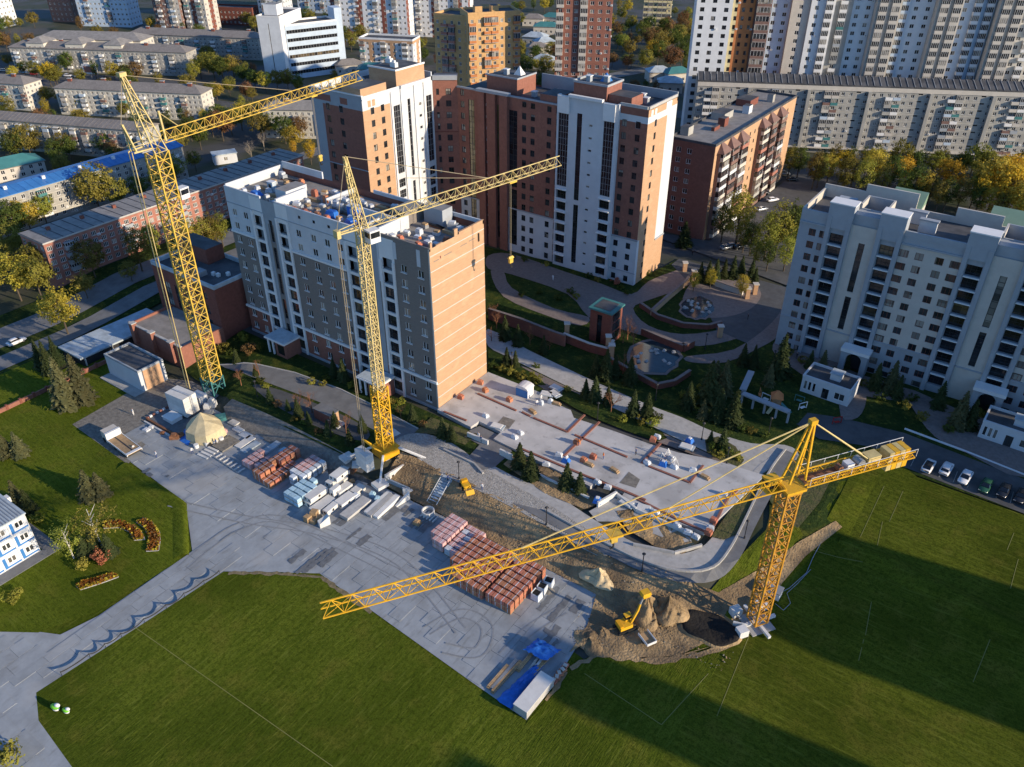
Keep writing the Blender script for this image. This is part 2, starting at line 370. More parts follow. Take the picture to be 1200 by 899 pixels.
# lawns
def V2(*a): return [Vector((p[0], p[1], 0)) for p in a]
sheet('lawn_base', [Vector((x, y, 0)) for x, y in ((-147, -120), (90, -120), (90, 141), (-20, 141), (-30, 70), (-98, 79), (-147, 79))], 'grass_field', -.02, 3)
sheet('lawn', V2((-20, 14.8), (-20, 80))+gp((862, 749), (820, 767), (760, 774), (700, 766), (668, 781), (641, 820), (617, 848), (560, 808), (376, 676), (330, 671), (266, 671))+V2((-96.1, 50.6), (-97.6, 34), (-98.9, 19.8), (-94.2, 17.6), (-83.8, 16.5), (-60, 15.6)), 'grass_field', .05, 4)
sheet('lawn', V2((90, -120), (90, 141.5), (-6, 141.5))+gp((1035, 527), (1000, 548), (985, 580), (968, 610), (950, 655), (935, 690), (905, 722), (862, 749))+V2((-20, 80), (-20, -120)), 'grass_right', .05, 3)
YARD_L = gp((222, 651), (219, 590), (150, 543), (85, 498))
sheet('lawn', gp((0, 741), (45, 742), (112, 718))+YARD_L+gp((160, 455), (170, 448), (115, 415), (60, 440))+V2((-189, 75), (-189, -30), (-130, -30), (-128, 20)), 'grass_left', .06, 4)
sheet('lawn', V2((-201, -40), (-197.2, -40), (-197.2, 180), (-201, 180)), 'grass_park', .02, 6)
sheet('lawn', V2((-190.6, -40), (-186, -40), (-186, 180), (-190.6, 180)), 'grass_park', .02, 6)
sheet('lawn', V2((-218, -40), (-211, -40), (-211, 180), (-218, 180)), 'grass_park', .0, 6)
sheet('lawn', V2((-156, 86), (-141, 84), (-134, 82.9), (-99, 83), (-92, 90.5), (-80, 94), (-70, 97), (-70, 104), (-156, 104)), 'grass_park', .03, 2)
sheet('lawn', V2((-96, 123), (-29, 126), (-24, 112), (-16, 112), (-10, 139), (-8, 142), (60, 141.6), (60, 200), (-52, 205), (-86, 205), (-90, 182), (-115, 182), (-130, 180), (-150, 178), (-152, 150), (-152, 125)), 'grass_park', .02, 6)
def shoulder(pts, out, h=.45, w=1.1, mat='grass_left'):
    q = gp(*pts); mb = MB(); k = mb.mi(mat)
    for i, p in enumerate(q):
        d = q[min(i+1, len(q)-1)]-q[max(i-1, 0)]; nrm = Vector((-d.y, d.x, 0)).normalized()*out
        for o, z in ((0, 0), (.35, h*.8), (1.0, h), (w+1.6, .0)): v = p+nrm*o; mb.v.append((v.x, v.y, LOW+.06+z))
    for i in range(len(q)-1):
        for j in range(3): mb.f.append((i*4+j, i*4+j+1, (i+1)*4+j+1, (i+1)*4+j)); mb.m.append(k)
    o = ob('lawn_shoulder', mb.mesh('lawn_shoulder', True)); o['kind'] = 'structure'
shoulder([(222, 651), (221, 620), (219, 590), (185, 566), (150, 543)], 1)
# streets
sheet('street', V2((-211, -60), (-201, -60), (-201, 210), (-211, 210)), 'asphalt_light', .06, 8)
sheet('pavement', V2((-197.2, -60), (-190.6, -60), (-190.6, 210), (-197.2, 210)), 'asphalt_light', .09, 8)
sheet('street', gp(*curve([(258, 428), (300, 427), (345, 437), (400, 457), (450, 482), (490, 503), (560, 545), (500, 540), (470, 520), (430, 500), (395, 480), (330, 455), (290, 440)], 3, True)), 'asphalt_light', .08, 2)
sheet('car_park', gp(*curve([(296, 452), (330, 458), (400, 486), (432, 505), (425, 517), (385, 506), (330, 480)], 3, True)), 'asphalt', .07, 2)
sheet('street', V2((-86, 205), (-48, 205), (-48, 178), (-50, 170), (-60, 172), (-72, 188), (-86, 200)), 'asphalt', .08, 6)
sheet('street', V2((-140, 224), (-48, 205), (-46, 330), (-60, 420), (-80, 420), (-75, 330), (-84, 300), (-84, 222), (-104, 218), (-104, 300), (-140, 300)), 'asphalt', .0, 20)
stz = -.2
for nm, poly, mt in (('street', [(-700, 150), (-300, 235), (-230, 270), (-235, 282), (-300, 250), (-700, 165)], 'asphalt'), ('street', [(-480, 205), (-290, 292), (-294, 302), (-484, 215)], 'asphalt'), ('street', [(-250, 180), (-244, 180), (-240, 300), (-200, 420), (-210, 420), (-252, 300)], 'asphalt_light'), ('street', [(-170, 330), (0, 420), (0, 432), (-172, 343)], 'asphalt')):
    stz += .012; sheet(nm, V2(*poly), mt, stz, 0)
# road along the parked cars at the right
CARLINE = gp((905, 552), (940, 505), (965, 497), (1000, 505), (1070, 512), (1200, 562), (1290, 600), (1290, 640), (1200, 592), (1060, 541), (1010, 528), (975, 560))
sheet('street', gp((925, 492), (945, 484), (985, 490), (1060, 508), (1200, 562), (1300, 602), (1300, 632), (1200, 590), (1060, 537), (1015, 523), (960, 515)), 'asphalt', .1, 4)
kb = MB()
def kerb(pts, w=.25, h=.16, mat='concrete', mb=None):
    mb = mb or kb
    for a, b in zip(pts, pts[1:]):
        n = max(1, int((b-a).length/3))
        for i in range(n):
            p = a.lerp(b, i/n); q = a.lerp(b, (i+1)/n)
            mb.bar((p.x, p.y, zt(p.x, p.y)+.05), (q.x, q.y, zt(q.x, q.y)+.05), w, mat, h*2)
kerb(gp((1060, 503), (1130, 529), (1200, 557), (1300, 597)), .4, .2, 'trim_white')
kerb(gp((258, 428), (300, 427), (345, 437), (400, 457), (450, 482), (490, 503)))
struct('kerb', kb)
# embankment, dirt, gravel
sheet('sandy_bank', V2((-90, 83), (-91, 90.5), (-80, 91), (-60, 90.5), (-45, 90), (-34, 90.5), (-25.5, 94), (-21.5, 103), (-18.6, 112), (-17.2, 112), (-18.5, 100), (-20.5, 92), (-22.5, 86), (-25.5, 80))+gp((845, 755), (800, 769), (740, 772), (700, 764), (690, 752), (668, 765))+V2((-40, 77), (-42, 83)), 'sand', .12, 1.2, jitter=.06)
sheet('concrete_bank', gp((262, 478), (272, 468), (340, 498), (406, 533), (430, 548), (425, 555), (380, 550), (320, 522), (268, 496)), 'gravel_dark', .1, 1.5)
sheet('gravel_patch', gp((85, 498), (160, 455), (195, 444), (225, 447), (250, 462), (240, 475), (215, 480), (190, 498), (176, 515), (150, 545)), 'gravel_dark', .08, 3)
sheet('gravel_path', gp(*curve([(462, 517), (490, 508), (530, 520), (575, 553), (640, 590), (690, 622), (720, 640), (700, 652), (640, 617), (570, 580), (524, 560), (495, 540), (476, 530)], 3, True)), 'gravel', .14, 1.5)
ROADC = [(560, 545), (600, 566), (650, 590), (700, 620), (750, 647), (800, 662), (835, 652), (852, 630), (868, 600), (880, 570)]
ROADO = [(600, 590), (650, 618), (700, 645), (755, 672), (805, 684), (842, 680), (866, 656), (884, 620), (902, 585), (917, 556), (935, 535)]
ROADI = [(640, 600), (700, 633), (755, 660), (803, 671), (836, 666), (856, 643), (873, 610), (890, 575), (905, 548), (920, 528)]
ROADC, ROADO, ROADI = curve(ROADC), curve(ROADO), curve(ROADI)
def ribbon(name, a, b, mat, dz, zoff=0.0, step=1, parent=None):
    """strip between two lines of the same number of points"""
    mb = MB()
    A = gp(*a) if len(a[0]) == 2 else a; B = gp(*b) if len(b[0]) == 2 else b
    for i in range(len(A)-1):
        mb.face([(p.x, p.y, zt(p.x, p.y)+dz) for p in (A[i], A[i+1], B[i+1], B[i])][::-1], mat)
    return struct(name, mb, parent)
sheet('concrete_road', gp(*curve([(560, 538), (600, 558), (650, 580), (700, 612), (750, 640), (790, 650), (820, 643), (838, 626), (860, 596), (875, 566), (890, 545), (920, 528), (905, 548), (890, 575), (873, 610), (856, 643), (836, 666), (803, 671), (755, 660), (700, 633), (640, 600), (590, 573)], 3, True)), 'concrete', .135, 2)
sheet('curved_pavement', gp(*ROADI)+gp(*ROADO)[::-1], 'asphalt_light', .2, 2)
wm = MB()
for pts, hh in ((ROADI, .55), ([(742, 640), (790, 650), (822, 641)], .7), ([(520, 528), (556, 545), (566, 556)], .5)):
    q = gp(*pts)
    for a, b in zip(q, q[1:]): wm.bar((a.x, a.y, zt(a.x, a.y)+hh/2), (b.x, b.y, zt(b.x, b.y)+hh/2), .35, 'concrete', hh)
w_o = wm.build('retaining_wall'); tag(w_o, 'low curved concrete retaining wall along the bend of the pale road', 'wall')
# promenade behind the podium
PRA = [(572, 396), (620, 420), (700, 460), (760, 485), (800, 498), (830, 520), (870, 520), (900, 520), (925, 530)]
PRB = [(572, 418), (610, 437), (690, 476), (750, 505), (790, 518), (830, 532), (870, 545), (895, 556), (905, 560)]
sheet('promenade', gp(*curve([(572, 386), (620, 411), (700, 449), (760, 475), (800, 490), (835, 506), (880, 520), (920, 522), (936, 534), (915, 558), (893, 563), (862, 549), (830, 531), (790, 513), (750, 493), (700, 470), (650, 446), (600, 421), (572, 406)], 3, True)), 'concrete', .1, 3)
sheet('promenade_strip', gp((610, 428), (650, 447), (700, 471), (750, 494), (790, 514), (830, 532), (870, 553), (860, 558), (820, 536), (770, 518), (700, 488), (650, 464), (622, 447)), 'paver', .08, 3)
sheet('planting_bed', gp((662, 455), (690, 468), (720, 480), (750, 494), (775, 506), (782, 514), (770, 518), (735, 506), (700, 492), (672, 478), (655, 468)), 'grass_park', .13, 0)
sheet('planting_bed', gp((572, 410), (600, 424), (628, 440), (640, 452), (622, 452), (596, 440), (572, 428)), 'grass_park', .13, 0)
sheet('planting_bed', gp((826, 516), (842, 512), (862, 524), (872, 540), (866, 548), (845, 540), (828, 530)), 'dry_grass', .14, 0)
# paved courtyard and park paths
ppz = .07
for a in ([(572, 300), (600, 298), (660, 318), (705, 333), (740, 345), (760, 330), (790, 318), (812, 312), (822, 322), (800, 338), (760, 352), (742, 362), (760, 382), (800, 392), (850, 385), (890, 368), (905, 350), (920, 352), (905, 378), (870, 395), (820, 406), (770, 398), (725, 385), (690, 372), (665, 345), (600, 322), (572, 315)],
          [(820, 322), (855, 318), (880, 330), (892, 345), (880, 362), (850, 372), (815, 370), (800, 350)],
          [(575, 318), (590, 318), (600, 338), (650, 362), (690, 372), (680, 382), (640, 370), (590, 348)],
          [(905, 378), (920, 352), (925, 330), (940, 340), (915, 390), (890, 408), (850, 425), (810, 425), (805, 418), (860, 410)],
          [(915, 395), (945, 405), (980, 425), (1010, 440), (1060, 455), (1060, 470), (1000, 462), (950, 445), (920, 425), (905, 410)],
          [(1060, 455), (1110, 475), (1150, 490), (1200, 500), (1200, 560), (1130, 530), (1095, 512), (1070, 480)],
          [(985, 440), (1010, 448), (1015, 470), (1005, 490), (985, 488)]):
    ppz += .008; sheet('park_path', gp(*curve(a, 3, True)), 'paver', ppz, 0)
sheet('playground_turf', gp((866, 458), (885, 445), (935, 460), (950, 480), (935, 497), (900, 500), (865, 480)), 'grass_park', .12, 0)
for cx, cy, rx, ry in ((818, 361, 20, 13), (767, 419, 29, 20)):
    pr_ = random.Random(int(cx)); ring = [(cx+rx*math.cos(k*math.pi/11)*pr_.uniform(.86, 1.06), cy+ry*math.sin(k*math.pi/11)*pr_.uniform(.86, 1.06)) for k in range(22)]
    sheet('pond_rim', gp(*[(cx+(x-cx)*1.14, cy+(y-cy)*1.14) for x, y in ring]), 'paver', .13, 0); sheet('pond', gp(*ring), 'water', .17, 0)
    for k in range(16):
        p = G(cx+rx*pr_.uniform(-.8, .8), cy+ry*pr_.uniform(-.6, .6)); z_ = pr_.uniform(.2, .6)
        MB().taper(-.5, .5, -.4, .4, 0, z_, .18, 'concrete').build('pond_stone', bpy.data.objects['pond' if cx > 800 else 'pond.001'], (p.x, p.y, p.z+.15), pr_.uniform(0, 3))
# yard paving of big concrete slabs
YARD = V2((-147, 59.6), (-146, 80.2), (-102, 80.2), (-94, 82.4), (-60, 83.2), (-42, 83), (-39.5, 76), (-38.7, 68), (-38.3, 57.4), (-47, 57.8), (-82.5, 59.9), (-96.1, 50.8), (-97.6, 34), (-98.9, 19.8), (-94.2, 17.6), (-83.8, 16.5), (-60, 15.6), (-60, 9.5), (-92, 10.8), (-128, 11.5), (-128, 22), (-113, 24), (-106, 27.5), (-104.6, 33), (-104.5, 50.7), (-115.9, 57.7))
yo = sheet('yard_paving', YARD, 'joint', .02, 3)
sl_cache = {}
def slab_mesh(w, l):
    k = (w, l)
    if k not in sl_cache:
        g = .035; sl_cache[k] = MB().box(-w/2+g, w/2-g, -l/2+g, l/2-g, -.12, 0, 'slab').mesh('slab')
    return sl_cache[k]
slabs = []
def lay(x0, x1, y0, y1, w=2.5, l=6.0, rnd=True):
    x = x0; c = 0
    while x < x1-.1:
        y = y0-((c*37) % 3)*2.0
        while y < y1:
            for hl in ((l,) if random.random() < .95 else (l/2, l/2)):
                cx, cy = x+w/2, y+hl/2
                if all(inside(cx+a*(w/2-.03), cy+b*(hl/2-.03), YARD) for a in (-1, 1) for b in (-1, 1)) and y0-.01 <= y and y+hl <= y1+.01:
                    slabs.append((cx, cy, w, hl))
                y += hl
        x += w; c += 1
lay(-147, -38, 58, 83); lay(-104.4, -96.3, 18.5, 58, 2.02, 5.2); lay(-128, -104.4, 11.5, 27, 3, 5.0); lay(-104.4, -60, 9.5, 19, 5, 2.6)
for (x, y, w, l) in slabs[:300]:
    ob('slab', slab_mesh(w, l), yo, (x, y, LOW+.10+random.uniform(0, .01)))
if len(slabs) > 300:
    mb = MB()
    for (x, y, w, l) in slabs[300:]: mb.box(x-w/2+.05, x+w/2-.05, y-l/2+.05, y+l/2-.05, LOW, LOW+.11, 'slab')
    tag(mb.build('slab', yo), kind='stuff')
fill = sheet('yard_screed', [p for p in YARD], 'slab', .05, 0, zf=lambda x, y: LOW, parent=yo)
# damp patches on the slabs
for i, a in enumerate(([(335, 660), (352, 650), (385, 628), (400, 625), (385, 640), (395, 652), (370, 668), (345, 672)], [(352, 640), (372, 628), (360, 645), (340, 655)], [(385, 612), (400, 605), (416, 604), (400, 620)], [(405, 625), (425, 618), (440, 628), (420, 642), (402, 640)],
                       [(632, 712), (650, 690), (676, 700), (684, 715), (668, 722), (655, 735), (640, 728)], [(640, 735), (655, 738), (652, 760), (640, 775), (632, 765)], [(470, 592), (495, 600), (510, 615), (490, 625), (472, 610)], [(165, 555), (180, 548), (172, 566)], [(192, 560), (202, 558), (200, 566)], [(430, 598), (448, 590), (470, 600), (452, 612)], [(655, 758), (672, 762), (680, 775), (664, 772)])):
    q = gp(*a); jr = random.Random(i+5); x0, x1 = min(p.x for p in q), max(p.x for p in q); x = x0; wz = .142
    while x < x1-.3:
        w = jr.uniform(.5, 1.5); xc = x+w/2; cut = []
        for u, v in zip(q, q[1:]+q[:1]):
            if (u.x-xc)*(v.x-xc) < 0: cut.append(u.y+(v.y-u.y)*(xc-u.x)/(v.x-u.x))
        cut.sort()
        if len(cut) >= 2 and cut[1]-cut[0] > .5 and jr.random() < .8:
            y0, y1 = cut[0]+jr.uniform(-.6, .8), cut[1]+jr.uniform(-.8, .6)
            if y1-y0 > .5:
                n = max(3, int((y1-y0)/.5)); lf = [Vector((x+jr.uniform(-.12, .16), y0+(y1-y0)*k/n+jr.uniform(-.1, .1), 0)) for k in range(n+1)]; rt = [Vector((x+w+jr.uniform(-.25, .1), y0+(y1-y0)*k/n+jr.uniform(-.1, .1), 0)) for k in range(n+1)]
                wz += .0012; sheet('damp_patch', lf+rt[::-1], 'wet', wz, 0, zf=lambda x, y: LOW)
        x += w+(jr.uniform(.1, .7) if jr.random() < .5 else 0)
# sandy heaps and the pit
def heap(name, px, py, rx, ry, h, mat, label, n=40, rings=14, rough=.5, seed=1, ridge=None):
    rnd = random.Random(seed); c = G(px, py); mb = MB(); k = mb.mi(mat); vs = []
    ph = [rnd.uniform(0, 6.28) for _ in range(6)]
    for j in range(rings+1):
        t = j/rings
        for i in range(n):
            a = 2*math.pi*i/n; rr = 1+.18*math.sin(2*a+ph[0])+.12*math.sin(3*a+ph[1])+.07*math.sin(5*a+ph[2])
            x = math.cos(a)*rx*t*rr; y = math.sin(a)*ry*t*rr
            z = h*(1-t)**1.15*(1+.25*math.sin(3*a+ph[3]))+rnd.uniform(-rough, rough)*.3*h*(1-t)*t*2
            z += h*.09*math.sin(7*a+9*t+ph[4])*t*(1-t)*4+h*.05*math.sin(13*a-17*t+ph[5])*(1-t); vs.append((x+rnd.uniform(-.07, .07)*t, y+rnd.uniform(-.07, .07)*t, max(z, 0)-(.3 if j == rings else 0)))
    mb.v = vs
    for j in range(rings):
        for i in range(n):
            i2 = (i+1) % n
            mb.f.append((j*n+i, j*n+i2, (j+1)*n+i2, (j+1)*n+i)[::-1]); mb.m.append(k)
    o = mb.build(name, None, (c.x, c.y, zt(c.x, c.y)+.1), smooth=True); tag(o, label, 'heap'); return o
heap('sand_heap', 701, 678, 2.6, 2.2, 1.9, 'sand_clean', 'small pale sand heap at the foot of the sandy bank', seed=3)
heap('sand_heap', 757, 716, 3.2, 3.0, 3.4, 'sand', 'tall lumpy sand heap just right of the excavator', seed=5)
heap('sand_heap', 782, 716, 2.8, 3.2, 2.8, 'sand', 'sand heap between the tallest heap and the black pit', seed=8)
heap('sand_heap', 640, 690, 1.6, 1.3, .7, 'gravel_dark', 'low dark gravel heap right of the brick pallets', seed=9)
heap('rubble_heap', 690, 752, 2.6, 2.2, .7, 'sand', 'flat rubble heap at the corner of the slab yard', seed=11)
heap('rubble_heap', 706, 741, 1.7, 1.5, .6, 'sand', 'low rubble heap beside the excavator tracks', seed=12)
mb = MB(); n = 24; pc = G(831, 738); k1 = mb.mi('soil'); k2 = mb.mi('sand')
prof = [(1.0, -.2), (.92, .35), (.8, .6), (.66, .3), (.4, .12), (0.02, .05)]
for t, z in prof:
    for i in range(n):
        a = 2*math.pi*i/n; rr = 1+.1*math.sin(2*a+1)+.06*math.sin(5*a)
        mb.v.append((4.6*t*rr*math.cos(a), 3.6*t*rr*math.sin(a), z*(1+.4*math.sin(a*3))))
for j in range(len(prof)-1):
    for i in range(n):
        i2 = (i+1) % n; mb.f.append((j*n+i, j*n+i2, (j+1)*n+i2, (j+1)*n+i)); mb.m.append(k2 if j == 0 else k1)
tag(mb.build('soil_pit', None, (pc.x, pc.y, zt(pc.x, pc.y)+.12), smooth=True), 'round pit of black soil left of the crane base on the lawn', 'pit')
# podium slab of the underground car park
PD = [(-94.2, 105.2), (-86, 104.4), (-84.6, 104.4), (-84.4, 107), (-78.5, 106.6), (-78.4, 103.9), (-62, 103), (-55, 102.6), (-54.6, 105.5), (-49, 105), (-48.8, 102.4), (-32.6, 103.6), (-29.6, 124.6), (-40, 123.2), (-46, 121.4), (-52, 120.6), (-60, 120.2), (-69, 119.4), (-71, 121.4), (-77, 121.6), (-78, 123.2), (-94.2, 123.2)]
pz = .55
po = struct('podium_slab', MB().prism(PD, -1.2, pz, 'podium'))
def bcourse(pts, w=.42, h=.22):
    q = [P(*p, pz) for p in pts]
    for a, b in zip(q, q[1:]):
        MB().bar((a.x, a.y, pz+h/2), (b.x, b.y, pz+h/2), w, 'brick_red', h).build('brick_course', po)
zz = lambda *p: [(500+x/3, 280+y/3) for x, y in p]
for s in ([(180, 545), (315, 605)], [(335, 610), (365, 625)], [(375, 630), (495, 680), (555, 620)], [(520, 690), (705, 768)], [(482, 765), (607, 645)], [(755, 790), (822, 720)], [(780, 800), (925, 858), (972, 798)], [(60, 608), (140, 640)], [(330, 738), (560, 835)], [(560, 835), (700, 890)], [(700, 890), (770, 920)]): bcourse(zz(*s))
bcourse([(746, 585), (800, 612), (832, 626)]); bcourse([(832, 626), (852, 585), (864, 575)])
# dark hatch on the slab and the ramp pits
for a in ([(737, 553), (750, 562), (745, 572), (726, 566)], [(590, 488), (604, 493), (596, 503), (581, 498)]):
    sheet('roof_hatch', [P(*p, pz) for p in a], 'gravel_dark', .03, 0, zf=lambda x, y: pz)
# formwork strips and ramp walls along the podium's front
fm = MB()
for a, b, h in (((548, 512), (572, 522), 1.2), ((586, 533), (600, 540), 1.5), ((600, 540), (640, 562), .5), ((640, 562), (690, 585), .5), ((700, 595), (722, 582), 1.3), ((722, 582), (745, 600), 1), ((745, 600), (808, 628), .9)):
    p, q = G(*a), G(*b); fm.bar((p.x, p.y, h/2), (q.x, q.y, h/2), .4, 'white_concrete', h)
tag(fm.build('ramp_wall'), 'stepped white concrete ramp walls along the front of the podium slab', 'wall')
sheet('ramp_floor', gp((540, 510), (562, 500), (592, 514), (600, 530), (580, 548), (565, 552), (550, 535), (562, 522)), 'asphalt_light', .16, 0)
sheet('ramp_floor', gp((690, 600), (720, 584), (748, 596), (775, 612), (808, 630), (815, 645), (770, 628), (730, 612), (700, 612)), 'concrete', .16, 0)
sheet('dirt_bed', gp((590, 545), (600, 535), (650, 552), (690, 580), (705, 590), (685, 598), (640, 580)), 'sand', .18, 1.5, jitter=.1)
sheet('dirt_bed', gp((722, 600), (745, 597), (790, 620), (815, 640), (800, 650), (765, 640), (735, 622)), 'sand', .2, 1.5, jitter=.2)
sheet('dirt_bed', gp((486, 508), (505, 490), (560, 510), (545, 522), (510, 510)), 'dry_grass', .2, 1.5, jitter=.1)
sheet('bank_lawn', gp((833, 630), (880, 566), (903, 550), (880, 590), (862, 628), (848, 634)), 'dry_grass', .3, 1.5)
sheet('dirt_track', V2((-18.6, 112), (-15, 121), (-13.6, 120.4), (-16.6, 110), (-18.3, 99), (-20, 99)), 'sand', .16, 1.5)
sheet('bank_lawn', gp((895, 575), (925, 540), (985, 540), (960, 590), (935, 620), (915, 610)), 'dry_grass', .16, 1.5)

bq = gp((985, 632), (1030, 655), (1080, 682), (1140, 712), (1200, 742), (1280, 785)); mb = MB(); k = mb.mi('grass_right'); prof = [(-3.2, -.2), (-2, .45), (-.9, .95), (.2, 1.05), (1.4, .6), (2.6, -.2)]
for i, p in enumerate(bq):
    d = (bq[min(i+1, len(bq)-1)]-bq[max(i-1, 0)]); nrm = Vector((-d.y, d.x, 0)).normalized(); f = .5 if i == 0 else 1
    for o, z in prof: q = p+nrm*o*f; mb.v.append((q.x, q.y, zt(q.x, q.y)+z*f+.05))
for i in range(len(bq)-1):
    for j in range(5): mb.f.append((i*6+j, i*6+j+1, (i+1)*6+j+1, (i+1)*6+j)); mb.m.append(k)
o = ob('grass_bank', mb.mesh('grass_bank', True)); o['kind'] = 'structure'

def fray(name, pts, w, mat, dz, seed):
    """ragged worn strip along an edge"""
    q = gp(*pts); r_ = random.Random(seed); A_, B_ = [], []
    for u, v in zip(q, q[1:]):
        n = max(2, int((v-u).length/.9)); d = (v-u).normalized(); nr = Vector((-d.y, d.x, 0))
        for i in range(n): p = u.lerp(v, i/n); A_.append(p+nr*r_.uniform(.1, w)); B_.append(p-nr*r_.uniform(.1, w))
    return sheet(name, A_+B_[::-1], mat, dz, 0)
fray('worn_edge', [(268, 672), (330, 673), (376, 677), (440, 722)], .6, 'worn', .075, 1)
fray('worn_edge', [(668, 784), (700, 768), (760, 776), (820, 769), (862, 751)], .8, 'sand', .13, 3); fray('worn_edge', [(640, 822), (668, 783)], .7, 'sand', .1, 4)


# wheel tracks on the slabs
def track(pts, seed):
    q = gp(*curve(pts, 8))
    for off in (-.9, .9):
        mb = MB(); E_ = []
        for i, p in enumerate(q):
            d = (q[min(i+1, len(q)-1)]-q[max(i-1, 0)]).normalized(); n = Vector((-d.y, d.x, 0)); E_.append((p+n*(off-.13), p+n*(off+.13)))
        for (a, b), (c, d) in zip(E_, E_[1:]):
            if (a-c).length > .01: mb.face([(v.x, v.y, LOW+.127+.0015*seed+(.0007 if off > 0 else 0)) for v in (a, c, d, b)], 'tyre_mark')
        struct('wheel_track', mb)
track([(212, 668), (245, 640), (280, 618), (330, 610), (420, 650), (500, 690)], 1); track([(500, 740), (540, 720), (570, 735), (560, 765), (520, 760)], 3); track([(200, 590), (290, 610), (380, 625), (470, 660), (540, 740)], 5); track([(660, 715), (620, 740), (590, 770)], 7)
# clods and stones strewn over bank, pit and yard edge
cr = random.Random(31); cm_ = {'sand': MB(), 'gravel_dark': MB()}
def clod(mb, x, y, z, s, mat):
    k = mb.mi(mat); i = len(mb.v); r = [s*cr.uniform(.6, 1.2) for _ in range(6)]
    mb.v += [(x+r[0], y, z), (x, y+r[1], z), (x-r[2], y, z), (x, y-r[3], z), (x, y, z+r[4]*.8), (x, y, z-r[5]*.4)]
    for a, b, c in ((0, 1, 4), (1, 2, 4), (2, 3, 4), (3, 0, 4), (1, 0, 5), (2, 1, 5), (3, 2, 5), (0, 3, 5)): mb.f.append((i+a, i+b, i+c)); mb.m.append(k)
for _ in range(3600):
    x, y = cr.uniform(-91, -19), cr.uniform(77, 96)
    if (x < -42 and not 82.6 < y < 90.6) or (x >= -42 and (y < 74+max(0, (-30-x))*.0 or y > 92)): continue
    if x > -42 and (y < (76.5 if x < -32 else 80.5) or ((x-pc.x)/5.4)**2+((y-pc.y)/4.4)**2 < 1): continue
    m = cr.choice(['sand', 'sand', 'gravel_dark']); clod(cm_[m], x, y, zt(x, y)+.14, cr.choice([.06, .08, .1, .13, .19]), m)
for _ in range(350):
    a = cr.choice([(690, 750), (698, 756), (686, 742), (705, 745)]); p = G(a[0]+cr.gauss(0, 8), a[1]+cr.gauss(0, 4)); clod(cm_['gravel_dark'], p.x, p.y, p.z+.14, cr.choice([.06, .08, .12]), 'gravel_dark')
for m, mb in cm_.items():
    o = mb.build('loose_clods'); o['kind'] = 'stuff'; o['label'] = {'sand': 'brown earth clods strewn over the sandy bank', 'gravel_dark': 'dark stones and crumbs around the bank and pit', 'sand_clean': 'pale sand crumbs on the sandy bank'}[m]; o['category'] = 'rubble'
# ================================================================ building kit
WM = {}
def win_mesh(w, h, cols=2, rows=1, frame='trim_white', glass='glass', fw=.09, sill=False, dep=.16):
    k = (round(w, 2), round(h, 2), cols, rows, frame, glass, fw, sill, dep)
    if k in WM: return WM[k]
    mb = MB(); x0, x1 = -w/2, w/2
    mb.face([(x0, dep, 0), (x1, dep, 0), (x1, dep, h), (x0, dep, h)], glass)
    y0, y1 = dep-.07, dep-.003
    mb.box(x0, x1, y0, y1, 0, fw, frame); mb.box(x0, x1, y0, y1, h-fw, h, frame)
    mb.box(x0, x0+fw, y0, y1, fw, h-fw, frame); mb.box(x1-fw, x1, y0, y1, fw, h-fw, frame)
    for i in range(1, cols):
        x = x0+w*i/cols; mb.box(x-fw/2, x+fw/2, y0, y1, fw, h-fw, frame)
    for i in range(1, rows):
        z = h*i/rows; mb.box(x0+fw, x1-fw, y0+.01, y1, z-fw/2, z+fw/2, frame)
    if sill: mb.box(x0-.1, x1+.1, -.16, .02, -.12, -.01, sill if isinstance(sill, str) else frame)
    WM[k] = mb.mesh('window'); return WM[k]
SIDE = {'S': lambda W_, D_: ((0, 0), (1, 0), 0), 'E': lambda W_, D_: ((W_, 0), (0, 1), R(90)), 'N': lambda W_, D_: ((W_, D_), (-1, 0), R(180)), 'W': lambda W_, D_: ((0, D_), (0, -1), R(-90))}
FOOT = []
SUBS = {'string_course', 'floor_band', 'pilaster', 'attic_panel', 'coping', 'mortar_patch', 'attic_strip', 'plinth', 'corner_quoin', 'pier_cap', 'panel_joint', 'eave_band', 'blue_panel', 'blue_band', 'balcony_glazing', 'mullion', 'brick_lintel', 'attic_window'}
